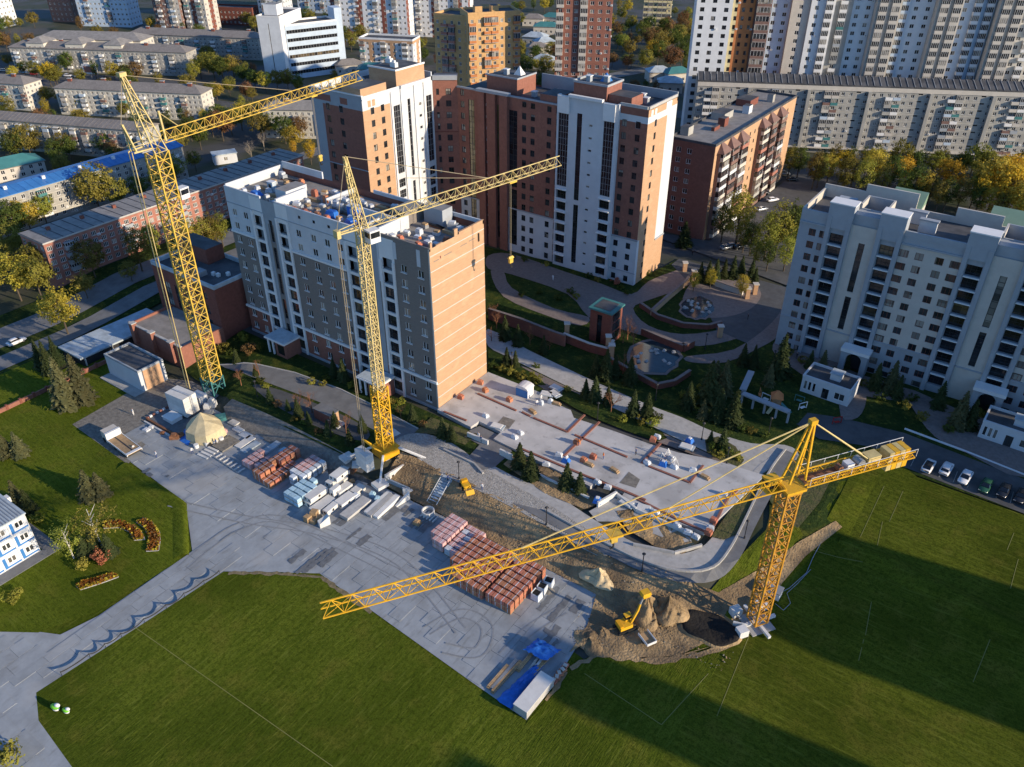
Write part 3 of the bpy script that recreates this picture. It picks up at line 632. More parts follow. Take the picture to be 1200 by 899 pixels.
class Bld:
    def __init__(s, name, label, cat, loc, rz, W_, D_, H_):
        s.root = thing(name, label, cat, loc, rz); s.W, s.D, s.H = W_, D_, H_; s.wins = []; s.sw = {}; s.feet = (loc, rz, W_, D_); FOOT.append(s.feet)
        s.frames = {k: f(W_, D_) for k, f in SIDE.items()}
    def pt(s, side, u, off, z):
        (ox, oy), (tx, ty), a = s.frames[side]
        return (ox+tx*u+ty*off, oy+ty*u-tx*off, z)       # off>0 = outwards
    def wall(s, side, u0, u1, z0, z1, ops, matfn, off=0.0, rev=.3, name='wall', breaks=(), zbreaks=(), revmat=None):
        """ops: (u0,u1,z0,z1) openings; matfn(u,z)->material key"""
        mf = matfn if callable(matfn) else (lambda u, z: matfn)
        ops = [o for o in ops if o[0] >= u0-1e-3 and o[1] <= u1+1e-3]
        us = sorted(set([u0, u1]+[round(v, 3) for o in ops for v in o[:2]]+[b for b in breaks if u0 < b < u1]))
        zs = sorted(set([z0, z1]+[round(v, 3) for o in ops for v in o[2:4]]+[b for b in zbreaks if z0 < b < z1]))
        mb = MB()
        idx = {}
        def vid(u, z):
            if (u, z) not in idx: idx[(u, z)] = len(mb.v); mb.v.append(s.pt(side, u, off, z))
            return idx[(u, z)]
        hole = set()
        for (a, b, c, d) in [o[:4] for o in ops]:
            for i in range(len(us)-1):
                if us[i] >= a-1e-3 and us[i+1] <= b+1e-3:
                    for j in range(len(zs)-1):
                        if zs[j] >= c-1e-3 and zs[j+1] <= d+1e-3: hole.add((i, j))
        for i in range(len(us)-1):
            for j in range(len(zs)-1):
                if (i, j) in hole: continue
                mb.f.append((vid(us[i], zs[j]), vid(us[i+1], zs[j]), vid(us[i+1], zs[j+1]), vid(us[i], zs[j+1])))
                mb.m.append(mb.mi(mf((us[i]+us[i+1])/2, (zs[j]+zs[j+1])/2)))
        for o in ops:
            a, b, c, d = o[:4]; m = revmat or mf((a+b)/2, d+.02)
            q = lambda u, z, dd: s.pt(side, u, off-dd, z)
            mb.face([q(a, c, 0), q(b, c, 0), q(b, c, rev), q(a, c, rev)], m); mb.face([q(a, d, rev), q(b, d, rev), q(b, d, 0), q(a, d, 0)], m)
            mb.face([q(a, c, 0), q(a, c, rev), q(a, d, rev), q(a, d, 0)], m); mb.face([q(b, c, rev), q(b, c, 0), q(b, d, 0), q(b, d, rev)], m)
        o = mb.build(name, s.root); s.sw[side] = o; return o
    def win(s, side, u, z, w, h, cols=2, rows=1, off=0.0, name='window', **kw):
        s.wins.append((side, u, z, off, win_mesh(w, h, cols, rows, **kw), name))
    def put(s, name, me, side, u, off, z, sub=None):
        o = ob(name, me, s.root, s.pt(side, u, off, z), s.frames[side][2]); return o
    def boxp(s, name, side, u0, u1, z0, z1, off0, off1, mat):
        """box on a facade between two outward offsets"""
        a = s.pt(side, u0, off0, z0); b = s.pt(side, u1, off1, z1)
        return MB().box(min(a[0], b[0]), max(a[0], b[0]), min(a[1], b[1]), max(a[1], b[1]), z0, z1, mat).build(name, s.sw[side] if name in SUBS and side in s.sw else s.root)
    def lbox(s, name, x0, x1, y0, y1, z0, z1, mat, top=None): return MB().box(x0, x1, y0, y1, z0, z1, mat, top).build(name, s.root)
    def flat_roof(s, z=None, par=.8, mat='roof_dark', pm='concrete', t=.35, x0=0, x1=None, y0=0, y1=None):
        z = s.H if z is None else z; x1 = s.W if x1 is None else x1; y1 = s.D if y1 is None else y1
        s.lbox('roof', x0+.02, x1-.02, y0+.02, y1-.02, z-par-.3, z-par, mat)
        e = .06
        mb = MB(); mb.box(x0-e, x1+e, y0-e, y0+t, z-par, z, pm); mb.box(x0-e, x1+e, y1-t, y1+e, z-par, z, pm)
        mb.box(x0-e, x0+t, y0+t, y1-t, z-par, z, pm); mb.box(x1-t, x1+e, y0+t, y1-t, z-par, z, pm); mb.build('parapet', s.root)
    def finish(s, limit=300):
        px = lambda w: (lambda v: v.length)(s.root.matrix_basis @ Vector(s.pt(w[0], w[1], w[3], w[2]))-Vector((0, 0, CH)))
        ws = sorted(s.wins, key=px)
        for (side, u, z, off, me, name) in ws[:limit]: s.put(name, me, side, u, off, z)
        if len(ws) > limit:
            mats = []; V = []; F = []; MI = []
            for (side, u, z, off, me, name) in ws[limit:]:
                i = len(V); a = s.frames[side][2]; c, sn = math.cos(a), math.sin(a); o = s.pt(side, u, off, z)
                V += [(o[0]+v.co.x*c-v.co.y*sn, o[1]+v.co.x*sn+v.co.y*c, o[2]+v.co.z) for v in me.vertices]
                mp = []
                for m in me.materials:
                    if m not in mats: mats.append(m)
                    mp.append(mats.index(m))
                for p in me.polygons: F.append(tuple(i+v for v in p.vertices)); MI.append(mp[p.material_index])
            m2 = bpy.data.meshes.new('window'); m2.from_pydata(V, [], F)
            for m in mats: m2.materials.append(m)
            m2.polygons.foreach_set('material_index', MI); tag(ob('window', m2, s.root), kind='stuff')
BAL = {}
def balcony_mesh(w, d, h, mat, glazed, gm='glass'):
    k = (w, d, h, mat, glazed)
    if k in BAL: return BAL[k]
    mb = MB(); mb.box(-w/2, w/2, -d, -.01, -.15, 0, 'concrete')
    t = .08
    mb.box(-w/2, w/2, -d, -d+t, 0, 1.05, mat); mb.box(-w/2, -w/2+t, -d+t, -.01, 0, 1.05, mat); mb.box(w/2-t, w/2, -d+t, -.01, 0, 1.05, mat)
    if glazed:
        mb.box(-w/2+.03, w/2-.03, -d+.03, -.02, 1.05, h-.25, gm)
        for i in range(5):
            x = -w/2+(w-.06)*i/4; mb.box(x-.01, x+.07, -d+.0, -d+.05, 1.05, h-.25, 'trim_white')
        mb.box(-w/2, w/2, -d, -.01, h-.25, h-.15, mat)
    BAL[k] = mb.mesh('balcony'); return BAL[k]

# ================================================================ the building under construction
A = Bld('apartment_building', 'unfinished grey and white apartment block with a bare orange brick end wall', 'building', (-154.4, 105.8, 0), 0, 60.1, 17.0, 37.2)
FH = 3.22
rows = [1.25+FH*k for k in range(10)]      # window bottoms
wcols = [2.2, 6.0, 23.2, 27.8, 31.9, 35.7, 53.2, 57.6]
lcols = [10.3, 18.3, 39.2, 48.8]
scols = [14.3, 44.0]
ops = []
for k, z in enumerate(rows):
    for u in wcols: ops.append((u-.75, u+.75, z, z+1.65)); A.win('S', u, z, 1.5, 1.65, 2, sill=True)
for u in lcols:
    for k in range(10):
        z = .6+FH*k
        ops.append((u-1.35, u+1.35, z, z+2.55))
        if k < 8: A.win('S', u, z, 2.7, 2.55, 2, 2, name='loggia_window', frame='metal_dark', glass='glass_dark', dep=.45, fw=.07)
        else:
            A.boxp('loggia_back', 'S', u-1.35, u+1.35, z, z+2.55, -1.3, -1.22, 'plaster_grey'); A.boxp('loggia_floor', 'S', u-1.35, u+1.35, z-.12, z, -1.22, -.31, 'concrete')
            A.boxp('railing', 'S', u-1.35, u+1.35, z+.55, z+.62, -.12, -.06, 'metal_dark')
for u in scols:
    for k in range(5):
        z = 1.0+FH*2*k
        ops.append((u-.55, u+.55, z, z+5.2)); A.win('S', u, z, 1.1, 5.2, 1, 4, frame='metal_dark', glass='glass_dark', dep=.25)
for u in (19.8, 24.2, 28.6, 33): 
    if u > 20: ops.append((u-.4, u+.4, 34.6, 35.3)); A.win('S', u, 34.6, .8, .7, 1, frame='metal_dark')
def amat(u, z):
    for c in scols:
        if abs(u-c) < 2.2: return 'plaster_grey' if abs(u-c) > .9 or z > 31 else 'brick_grey'
    for c in lcols:
        if abs(u-c) < 2.05: return 'trim_white'
    if u > 46.7:
        return 'brick_grey'
    if z > 26.4: return 'plaster_white'
    return 'brick_red' if z < 6.9 else 'brick_grey'
A.wall('S', 0, 60.1, -3, 36.4, ops, amat, breaks=[v for c in lcols for v in (c-2.05, c+2.05)]+[v for c in scols for v in (c-2.2, c+2.2, c-.9, c+.9)]+[46.7], zbreaks=[6.9, 26.4, 31])
for a, b in ((0, 12.05), (16.5, 41.2), (46.8, 60.25)):
    A.boxp('string_course', 'S', a-(.15 if a == 0 else 0), b, 6.6, 7.15, .002, .35, 'trim_white')
for a, b in ((0, 8.2), (20.4, 37.1)):
    A.boxp('string_course', 'S', a, b, 26.1, 26.55, .002, .3, 'trim_white')
for a, b in ((0, 12.05), (16.5, 41.8)): A.boxp('string_course', 'S', a, b, 33.15, 33.3, .002, .12, 'plaster_grey')
for c in lcols:
    for sg in (-1, 1): A.boxp('pilaster', 'S', c+sg*1.72-.28, c+sg*1.72+.28, -.5, 33.0 if c != 48.8 else 31.6, .002, .28, 'trim_white')
for a in (50.6, 56.8): A.boxp('attic_strip', 'S', a, a+.9, 32.6, 36.1, .002, .06, 'plaster_white')
A.boxp('plinth', 'S', 0, 60.1, -3, .35, .002, .12, 'plaster_grey')
# bare brick end with pale floor bands
A.wall('E', 0, 17.0, -3, 36.9, [(14.9, 15.5, 33.1, 35)], 'brick_orange', zbreaks=[])
A.boxp('opening_back', 'E', 14.9, 15.5, 33.1, 35, -.3, -.28, 'metal_dark')
for i in range(11):
    z = .35+FH*i-.05
    A.boxp('floor_band', 'E', .02, 16.98, z+2.75, z+2.95, .003, .05 if i else .07, 'plaster_cream')
A.boxp('brick_lintel', 'E', 3.0, 3.25, 34.0, 34.5, .003, .05, 'brick_dark')
for i, (u, w) in enumerate(((1.1, 1.6), (4.2, 2.3), (9.3, 2.1), (12.1, 1.8))): A.boxp('mortar_patch', 'E', u, u+w, 33.9+.12*i, 34.05+.12*i, .003, .03, 'brick_grey')
A.boxp('corner_quoin', 'S', 59.75, 60.1, 0, 36.9, .003, .02, 'plaster_cream')
A.wall('N', 0, 60.1, -3, 36.4, [], 'brick_red'); A.wall('W', 0, 17.0, -3, 36.4, [], 'plaster_white')
A.lbox('roof', .3, 59.8, .3, 16.7, 34.6, 35.0, 'roof_grey')
mb = MB()
mb.box(0, 12.0, 0, .35, 36.4, 36.9, 'plaster_white'); mb.box(16.6, 41.5, 0, .35, 36.4, 36.75, 'plaster_white'); mb.box(46.9, 60.1, 0, .35, 36.4, 37.1, 'brick_grey')
mb.box(59.7, 60.1, 2.1, 4, 36.9, 37.0, 'brick_orange'); mb.box(59.7, 60.1, .35, .9, 36.9, 38.0, 'brick_orange'); mb.box(59.7, 60.1, 7.6, 8.6, 36.9, 38.3, 'brick_orange'); mb.box(59.7, 60.1, 9, 17, 36.9, 37.3, 'brick_orange')
mb.box(0, .35, .35, 17, 36.4, 37.2, 'plaster_white'); mb.box(.35, 14, 16.65, 17, 36.4, 38, 'plaster_white'); mb.box(30, 60.1, 16.65, 17, 36.4, 37.2, 'plaster_white')
mb.build('parapet', A.root)
for a in ((16.5, 17, .4, 9, 35, 37.2), (36.5, 47.2, 6.4, 6.8, 35, 37.8), (41.5, 41.9, .4, 6.4, 35, 37), (24, 24.3, 8, 16.6, 35, 36.6), (46.7, 47.1, .4, 9, 35, 38)):
    A.lbox('parapet_wall', *a, 'plaster_white')
A.lbox('stair_head', 12.6, 16.1, 4, 10, 35, 37.6, 'plaster_white', 'roof_grey'); A.lbox('stair_head', 42.4, 46.2, 9, 15, 35, 38.2, 'brick_grey', 'roof_grey')
A.lbox('lift_head', 47.5, 52.5, 13.2, 16.4, 35, 38.6, 'plaster_grey', 'roof_grey')
# entrance porches
for u in (15.2, 45.0):
    A.boxp('porch_roof', 'S', u-3.6, u+3.4, 4.0, 4.35, .4, 5.4, 'trim_white'); A.boxp('porch_roof', 'S', u-3.4, u+3.2, 4.36, 4.5, .4, 5.2, 'roof_blue_white')
    A.boxp('porch_wall', 'S', u-.6, u+3, -.3, 4, .4, 4.8, 'brick_red')
    for du in (-3.2, -1.6): A.boxp('porch_column', 'S', u+du, u+du+.35, -.3, 4, 4.6, 4.95, 'trim_white')
    A.boxp('porch_window', 'S', u+.2, u+2.4, .8, 3.2, 4.8, 4.86, 'glass_dark'); A.boxp('porch_door', 'S', u-1.4, u-.62, -.3, 2.6, 2.2, 4.4, 'metal_dark')
A.finish()

# ================================================================ brick tower complex behind
B = Bld('brick_tower_complex', 'tall red brick apartment complex with grey pilasters and arched stair windows', 'building', (-148, 181.8, 0), 0, 59.4, 15.9, 47.6)
br = [1.0+3.2*k-.75 for k in range(14)]
ops = []
def col(side, u, w, h, zs, off=0, cols=2, **kw):
    for z in zs:
        if off == 0: ops.append((u-w/2, u+w/2, z, z+h))
        B.win(side, u, z, w, h, cols, off=off, **kw)
zs = [.55+3.2*k for k in range(14)]
for u in (1.8, 22.8, 25.6, 30.8, 33.6, 53.0, 56.8): col('S', u, 1.35, 1.7, zs, frame='metal_dark')
def strip(u, w, z0, z1, n, glass='glass_dark', name='stair_window', off=0, cols=2):
    if off == 0: ops.append((u-w/2, u+w/2, z0, z1))
    B.win('S', u, z0, w, z1-z0, cols, n, off=off, name=name, frame='metal_dark', glass=glass, fw=.07)
strip(4.9, 2.0, 20, 41.5, 14, 'glass_gold'); strip(4.9, 2.0, 1, 19, 12, 'glass_gold')
strip(14.3, 1.2, 20, 41.5, 14, 'glass_gold'); strip(14.3, 1.2, 3, 19, 10, 'glass_dark')
strip(19.2, 2.7, 19.5, 40.8, 14, 'glass_bay', 'glazed_bay'); strip(19.2, 2.7, 2, 18.8, 11, 'glass_bay', 'glazed_bay')
for k in range(13): ops.append((9.9, 10.7, 2.2+3.2*k, 2.9+3.2*k)); B.win('S', 10.3, 2.2+3.2*k, .8, .7, 1, frame='trim_white')
def bmat(u, z):
    if z < 13.1 and (u > 47.4 or u < 33): return 'plaster_white' if not (7.6 < u < 17) else 'brick_red'
    return 'brick_red'
B.wall('S', 0, 36.0, -3, 44.4, ops, bmat, breaks=[7.6, 17, 33], zbreaks=[13.1])
sops = [o for o in ops if o[0] > 46]
B.wall('S', 48.0, 59.4, -3, 47.0, sops, lambda u, z: 'plaster_white' if z < 13.1 or 43.6 < z < 45.2 else 'brick_red', zbreaks=[13.1, 43.6, 45.2])
# projecting pier with two balcony stacks: 34 - 51 m
pops = []
def pstrip(u, w, z0, z1, n, glass='glass_bay', name='stair_window', cols=2):
    pops.append((u-w/2, u+w/2, z0, z1)); B.win('S', u, z0, w, z1-z0, cols, n, off=.9, name=name, frame='metal_dark', glass=glass, fw=.07)
pstrip(40.6, 1.5, 20.5, 43.5, 14); pstrip(40.6, 1.5, 2.2, 19.2, 10)
for k in range(13): pops.append((43.4, 44.5, 2.2+3.2*k, 2.9+3.2*k)); B.win('S', 43.95, 2.2+3.2*k, 1.1, .7, 1, off=.9, frame='trim_white')
for u in (35.8, 49.2):
    pops.append((u-1.5, u+1.5, 23.5, 42.8)); B.win('S', u, 23.5, 3.0, 19.3, 4, 12, off=.9, name='glazed_bay', frame='metal_grey', glass='glass_bay', fw=.06)
    for k in range(7):
        pops.append((u-1.5, u+1.5, .8+3.2*k, 3.3+3.2*k)); B.win('S', u, .8+3.2*k, 3.0, 2.5, 3, 2, off=.9, name='loggia_window', frame='metal_dark', glass='glass_dark', dep=.6)
        B.boxp('balcony_slab', 'S', u-1.7, u+1.7, 3.35+3.2*k, 3.65+3.2*k, .9, 1.5, 'trim_white')
B.wall('S', 34.0, 51.4, -3, 47.4, pops, lambda u, z: 'plaster_white', off=.9)
for u in (34.0, 51.4): B.boxp('pier_cheek', 'S', u-.3, u+.3, -3, 47.3, -.3, .88, 'plaster_white')
B.boxp('pier_cap', 'S', 37.3, 47.2, 47.2, 47.9, .5, 1.5, 'trim_white')
B.boxp('arch_head', 'S', 39.85, 41.35, 43.5, 44.4, .7, .88, 'glass_dark')
for u in (35.8, 49.2): B.boxp('bay_head', 'S', u-1.7, u+1.7, 43.0, 47.2, .905, 1.3, 'trim_white')
# middle pier with little windows
B.boxp('pier', 'S', 7.6, 9.85, -3, 44.6, .003, .8, 'brick_red'); B.boxp('pier', 'S', 10.75, 13.6, -3, 44.6, .003, .8, 'brick_red'); B.boxp('pier', 'S', 15.0, 17.6, -3, 44.6, .003, .8, 'brick_red')
B.boxp('pier_cap', 'S', 7.3, 18.0, 44.4, 45.1, -.5, 1.1, 'plaster_grey')
for a, b in ((0, 7.5), (17.7, 34)): B.boxp('string_course', 'S', a, b, 12.9, 13.2, .003, .2, 'plaster_grey'); B.boxp('coping', 'S', a, b, 44.2, 44.6, -.3, .2, 'plaster_grey')
B.boxp('string_course', 'S', 51.5, 59.6, 12.9, 13.3, .003, .3, 'plaster_grey'); B.boxp('string_course', 'S', 51.5, 59.6, 3.4, 3.6, .003, .15, 'plaster_grey')
# east end, its red brick painted lighter for the sunlight
eops = []
for k in range(14):
    z = .55+3.2*k; eops.append((3.8, 4.9, z, z+1.7)); B.win('E', 4.35, z, 1.1, 1.7, 1, frame='metal_dark')
B.wall('E', 0, 15.9, -3, 47.0, eops, lambda u, z: 'plaster_white' if (z > 10 and u > 10.6 and z < 45.3) or 43.6 < z < 45.2 else 'brick_orange' if u > 1.2 or z > 13 else 'plaster_white', breaks=[1.2, 10.6], zbreaks=[10, 13, 43.6, 45.2, 45.3])
B.boxp('string_course', 'E', 10.6, 16, 9.6, 10, .003, .2, 'plaster_grey')
for a in (1.4, 3.4): B.boxp('attic_panel', 'E', a, a+1.0, 45.3, 46.6, .003, .05, 'trim_white')
B.boxp('attic_window', 'E', 9.6, 12.6, 45.0, 46.9, .003, .06, 'trim_white')
B.wall('N', 0, 59.4, -3, 44, [], 'brick_red')
# roofs
B.lbox('roof', .1, 36, .4, 15.8, 43.2, 43.6, 'roof_dark'); B.lbox('roof', 36, 59.2, .4, 15.7, 45.6, 46.0, 'roof_dark')
for a in ((17.8, 33.6, .02, .4, 43.6, 44.5), (7.8, 18, 3.5, 12.5, 43.6, 47.9), (37.2, 46.8, 1.3, 9, 46, 50.4), (47, 53.5, 2, 8, 46, 48.6), (27.5, 33.5, .5, 7.5, 43.6, 46.3)):
    B.lbox('attic', *a, 'brick_red', 'roof_dark')
mb = MB()
mb.box(36, 59.4, 15.5, 15.9, 46, 48.2, 'plaster_grey'); mb.box(18, 36, 15.5, 15.9, 43.6, 47.4, 'plaster_grey'); mb.box(59.0, 59.4, .4, 15.5, 46.9, 47.7, 'concrete'); mb.box(51.5, 59, 0, .4, 47.0, 47.7, 'concrete')
mb.box(36.9, 47.1, 1, 1.3, 50.4, 50.9, 'plaster_grey'); mb.box(36.9, 47.1, 9, 9.3, 50.4, 50.9, 'plaster_grey'); mb.box(46.8, 47.1, 1.3, 9, 50.4, 50.9, 'plaster_grey'); mb.box(36.9, 37.2, 1.3, 9, 50.4, 50.9, 'plaster_grey')
mb.box(7.5, 18.3, 3.2, 3.5, 47.9, 48.3, 'plaster_grey'); mb.box(18, 18.3, 3.5, 12.5, 47.9, 48.3, 'plaster_grey')
mb.build('parapet', B.root)
for (x, y, z) in ((49, 11, 46), (51.5, 12, 46), (54, 9, 46), (40, 4, 50.4), (44, 6, 50.4), (12, 7, 47.9), (22, 6, 43.6), (26, 11, 43.6)):
    MB().box(-.6, .6, -.6, .6, 0, 1.3, 'plaster_grey').box(-.75, .75, -.75, .75, 1.301, 1.5, 'metal_white').build('roof_vent', B.root, (x, y, z))
MB().taper(-1.2, 1.2, -1.2, 1.2, 0, 2.0, 1.15, 'roof_blue').build('skylight', B.root, (43.4, 6.8, 50.4)); MB().taper(-1.2, 1.2, -1.2, 1.2, 0, 2.2, 1.15, 'metal_white').build('skylight', B.root, (15, 9, 47.9))
B.finish()
# left wing of the complex
L = Bld('brick_tower_wing', 'red brick tower wing with sunlit white pier, behind the unfinished block', 'building', (-172.3, 150, 0), 0, 18.9, 27.6, 47.6)
ops = []
for u in (6.2, 11.0):
    for k in range(14): z = .55+3.2*k; ops.append((u-.7, u+.7, z, z+1.7)); L.win('S', u, z, 1.4, 1.7, 2, frame='metal_dark')
L.wall('S', 0, 18.9, -3, 47.2, ops, lambda u, z: 'plaster_grey' if u < 4.3 or z > 43.6 else 'brick_red', breaks=[4.3], zbreaks=[43.6, 13.1])
for u, w in ((1, 6.5), (11, 2.6)): L.boxp('attic_panel', 'S', u, u+w, 44.4, 46.0, .003, .04, 'brick_red')
L.boxp('string_course', 'S', 0, 18.9, 27.8, 28.05, .003, .12, 'plaster_grey'); L.boxp('coping', 'S', -.15, 19.1, 47.2, 47.5, -.3, .25, 'trim_white')
ops = []
for u in (3.5, 7.3):
    for k in range(14): z = .55+3.2*k; ops.append((u-.65, u+.65, z, z+1.7)); L.win('E', u, z, 1.3, 1.7, 2, frame='metal_dark')
def ls(u, w, z0, z1, n, cols=2, name='stair_window', off=0):
    ops.append((u-w/2, u+w/2, z0, z1)); L.win('E', u, z0, w, z1-z0, cols, n, name=name, frame='metal_grey', glass='glass_bay', fw=.07)
ls(12.6, 2.8, 24, 42.5, 12, 3, 'glazed_bay')
for k in range(7): ls(12.6, 2.8, .8+3.2*k, 3.2+3.2*k, 2, 3, 'loggia_window')
ls(25.8, 2.4, 24, 42.5, 12, 2, 'glazed_bay')
for k in range(7): ls(25.8, 2.4, .8+3.2*k, 3.2+3.2*k, 2, 2, 'loggia_window')
ls(17.6, 1.1, 22, 43.2, 12, 1); ls(17.6, 1.1, 3, 20.5, 9, 1)
for k in range(13): ops.append((21.6, 22.6, 2.2+3.2*k, 2.9+3.2*k)); L.win('E', 22.1, 2.2+3.2*k, 1, .7, 1, frame='metal_dark')
L.wall('E', 0, 27.6, -3, 47.2, ops, lambda u, z: 'plaster_white' if (10.2 < u) or z > 43.6 else 'brick_orange', breaks=[10.2], zbreaks=[43.6])  # red brick on this sunward side painted lighter for the sunlight
for a, b in ((10.4, 11.0), (14.3, 15.6), (19.6, 20.4), (23.6, 24.3)): L.boxp('pilaster', 'E', a, b, -2, 46.5, .003, .35, 'trim_white')
L.boxp('pier_cap', 'E', 14.2, 24.5, 46.6, 47.3, .003, .8, 'trim_white'); L.boxp('coping', 'E', 0, 10.2, 46.2, 46.5, .003, .2, 'trim_white')
for u in (2.0, 3.6): L.boxp('attic_panel', 'E', u, u+1.1, 44.2, 45.8, .003, .04, 'brick_orange')
L.wall('W', 0, 27.6, -3, 47.2, [], 'plaster_cream'); L.wall('N', 0, 18.9, -3, 47.2, [], 'brick_red')
L.lbox('roof', .1, 18.8, .4, 27.4, 45.8, 46.2, 'roof_dark')
for a in ((12, 18.6, .1, 9.6, 46.2, 49.0), (9, 18.7, 13.4, 24.8, 46.2, 51.0), (8, 12, .1, .5, 46.2, 48)): L.lbox('attic', *a, 'brick_orange', 'roof_dark')
mb = MB(); mb.box(8.8, 18.9, 13.2, 13.5, 51, 51.4, 'trim_white'); mb.box(18.6, 18.9, 13.5, 24.9, 51, 51.4, 'trim_white'); mb.box(0, 18.9, 27.2, 27.6, 46.2, 48.4, 'plaster_white'); mb.box(0, .4, .4, 27.2, 46.2, 47.6, 'plaster_white'); mb.build('parapet', L.root)
for (x, y, z) in ((4, 4, 46.2), (10.5, 20, 51), (15, 17, 51), (5, 14, 46.2)): MB().box(-.9, .9, -.6, .6, 0, 1.2, 'metal_white').box(-.4, .4, -.3, .3, 1.201, 1.7, 'metal_white').build('roof_vent', L.root, (x, y, z))
L.finish()
# splayed corner joining the two
K = Bld('brick_tower_corner', 'splayed red brick corner between the sunlit wing and the long brick front', 'building', (-153.4, 177.7, 0), math.atan2(4.1, 5.5), 6.86, 6, 47)
ops = []
for u in (1.3, 4.3):
    for k in range(14): z = .55+3.2*k; w = .8 if u < 2 else 1.5; ops.append((u-w/2, u+w/2, z, z+1.7)); K.win('S', u, z, w, 1.7, 2 if w > 1 else 1, frame='metal_dark')
K.wall('S', 0, 6.86, -3, 46.2, ops, 'brick_red'); K.boxp('coping', 'S', .05, 6.8, 46.2, 47.4, -.6, .35, 'plaster_grey'); K.boxp('string_course', 'S', .05, 6.8, 31.8, 32.1, .003, .2, 'brick_dark')
K.lbox('roof', .05, 6.8, .4, 8, 45.8, 46.3, 'roof_dark'); K.finish()

# ================================================================ pale apartment block at the right
RW = 100
Q = Bld('apartment_building', 'pale grey apartment block with dark loggia stacks and arched entrances at right', 'building', (-45.9, 174, 0), 0, RW, 15.5, 33)
FR = 2.91; rz_ = [2.5+FR*k for k in range(10)]
ops = []; U = lambda x: x*.961+45.9
wc = [(-45.8+1.2, 1.5), (-42.1, 1.7)]; lc = []; sc_ = []
for j in range(3):
    o = 28.45*j
    lc += [-39.2+o, -28.3+o]; sc_.append(-33.5+o); wc += [(-24.9+o, 2.3), (-21.5+o, 1.6), (-17.5+o, 1.6), (-14.2+o, 2.3)]
wc = [w for w in wc if U(w[0]) < RW-2]; lc = [l for l in lc if U(l) < RW-3]
for x, w in wc:
    for z in rz_: ops.append((U(x)-w/2, U(x)+w/2, z, z+1.6)); Q.win('S', U(x), z, w, 1.6, 3 if w > 2 else 2, frame='brick_dark', fw=.06)
    z = .5; ops.append((U(x)-w/2, U(x)+w/2, z-.4, z+.9)); Q.win('S', U(x), z-.4, w, 1.3, 2, frame='metal_dark')
for x in lc:
    for k, z in enumerate(rz_[:10]):
        ops.append((U(x)-1.45, U(x)+1.45, z-.75, z+1.65)); Q.win('S', U(x), z-.75, 2.9, 2.4, 3, 2, frame='metal_dark', glass='glass_dark', dep=.8, fw=.06, name='loggia_window')
        if k: Q.boxp('balcony_slab', 'S', U(x)-1.5, U(x)+2.2, z-1.0, z-.78, -.75, .55, 'trim_white')
for x in sc_:
    for z0, z1 in ((18, 29.5), (8.6, 16.8)):
        ops.append((U(x)-.65, U(x)+.65, z0, z1)); Q.win('S', U(x), z0, 1.3, z1-z0, 1, int((z1-z0)/1.4), frame='metal_dark', glass='glass', dep=.3, name='stair_window')
def qmat(u, z):
    for x in sc_:
        if abs(u-U(x)) < 2.9: return 'plaster_cream'
    for x in lc:
        if abs(u-U(x)) < 2.6: return 'plaster_grey'
    if 8.1 < z < 31.5 and u > 8: return 'plaster_cream'
    return 'plaster_grey'
bk = [v for x in sc_ for v in (U(x)-2.9, U(x)+2.9)]+[v for x in lc for v in (U(x)-2.6, U(x)+2.6)]+[8]
Q.wall('S', 0, RW, -3, 33.2, ops, qmat, breaks=bk, zbreaks=[8.1, 31.5], rev=.85)
for x in lc:
    for sg in (-1, 1):
        u = U(x)+sg*2.05; Q.boxp('pilaster', 'S', u-.45, u+.45, -1, 34.2, .003, .6, 'plaster_grey')
    Q.boxp('attic_block', 'S', U(x)-2.6, U(x)+2.6, 31.6, 37, -3.2, .5, 'plaster_grey'); Q.boxp('coping', 'S', U(x)-2.7, U(x)+2.7, 37.0, 37.25, -3.3, .6, 'trim_white')
e = [0]+[v for x in lc for v in (U(x)-2.6, U(x)+2.6)]+[RW]
for i in range(0, len(e)-1, 2):
    a, b = e[i], e[i+1]
    if b-a > 6.5 or i == 0:
        Q.boxp('string_course', 'S', a+.02, b-.02, 31.4, 31.75, .003, .35, 'plaster_grey'); Q.boxp('string_course', 'S', a+.02, b-.02, 8.0, 8.3, .003, .3, 'plaster_grey'); Q.boxp('coping', 'S', a+.02, b-.02, 33.2, 34.4, -.4, .12, 'plaster_grey')
    else: Q.boxp('attic_block', 'S', a+.02, b-.02, 32.6, 35.4, -4, -.4, 'plaster_grey'); Q.boxp('string_course', 'S', a+.02, b-.02, 7.6, 7.9, .003, .25, 'plaster_grey')
for x in lc[1::2]:      # arched entrances
    u = U(x); Q.boxp('entrance_porch', 'S', u-2.9, u-1.7, -.6, 5.4, .61, 3.4, 'plaster_grey'); Q.boxp('entrance_porch', 'S', u+1.7, u+2.9, -.6, 5.4, .61, 3.4, 'plaster_grey')
    Q.boxp('entrance_roof', 'S', u-3.1, u+3.1, 5.4, 6.2, .61, 3.7, 'trim_white'); Q.boxp('entrance_door', 'S', u-1.2, u+1.2, -.4, 3.4, .61, .7, 'metal_dark')
    mb = MB(); n = 12
    for i in range(n):
        a0, a1 = math.pi*i/n, math.pi*(i+1)/n
        p0 = (u-1.7*math.cos(a0), -3.3, 3.6+1.6*math.sin(a0)); p1 = (u-1.7*math.cos(a1), -3.3, 3.6+1.6*math.sin(a1))
        mb.hexa([p0, p1, (p1[0], -3.0, p1[2]), (p0[0], -3.0, p0[2]), (p0[0], -3.3, 5.39), (p1[0], -3.3, 5.39), (p1[0], -3.0, 5.39), (p0[0], -3.0, 5.39)], 'plaster_grey')
    mb.build('entrance_arch', Q.root)
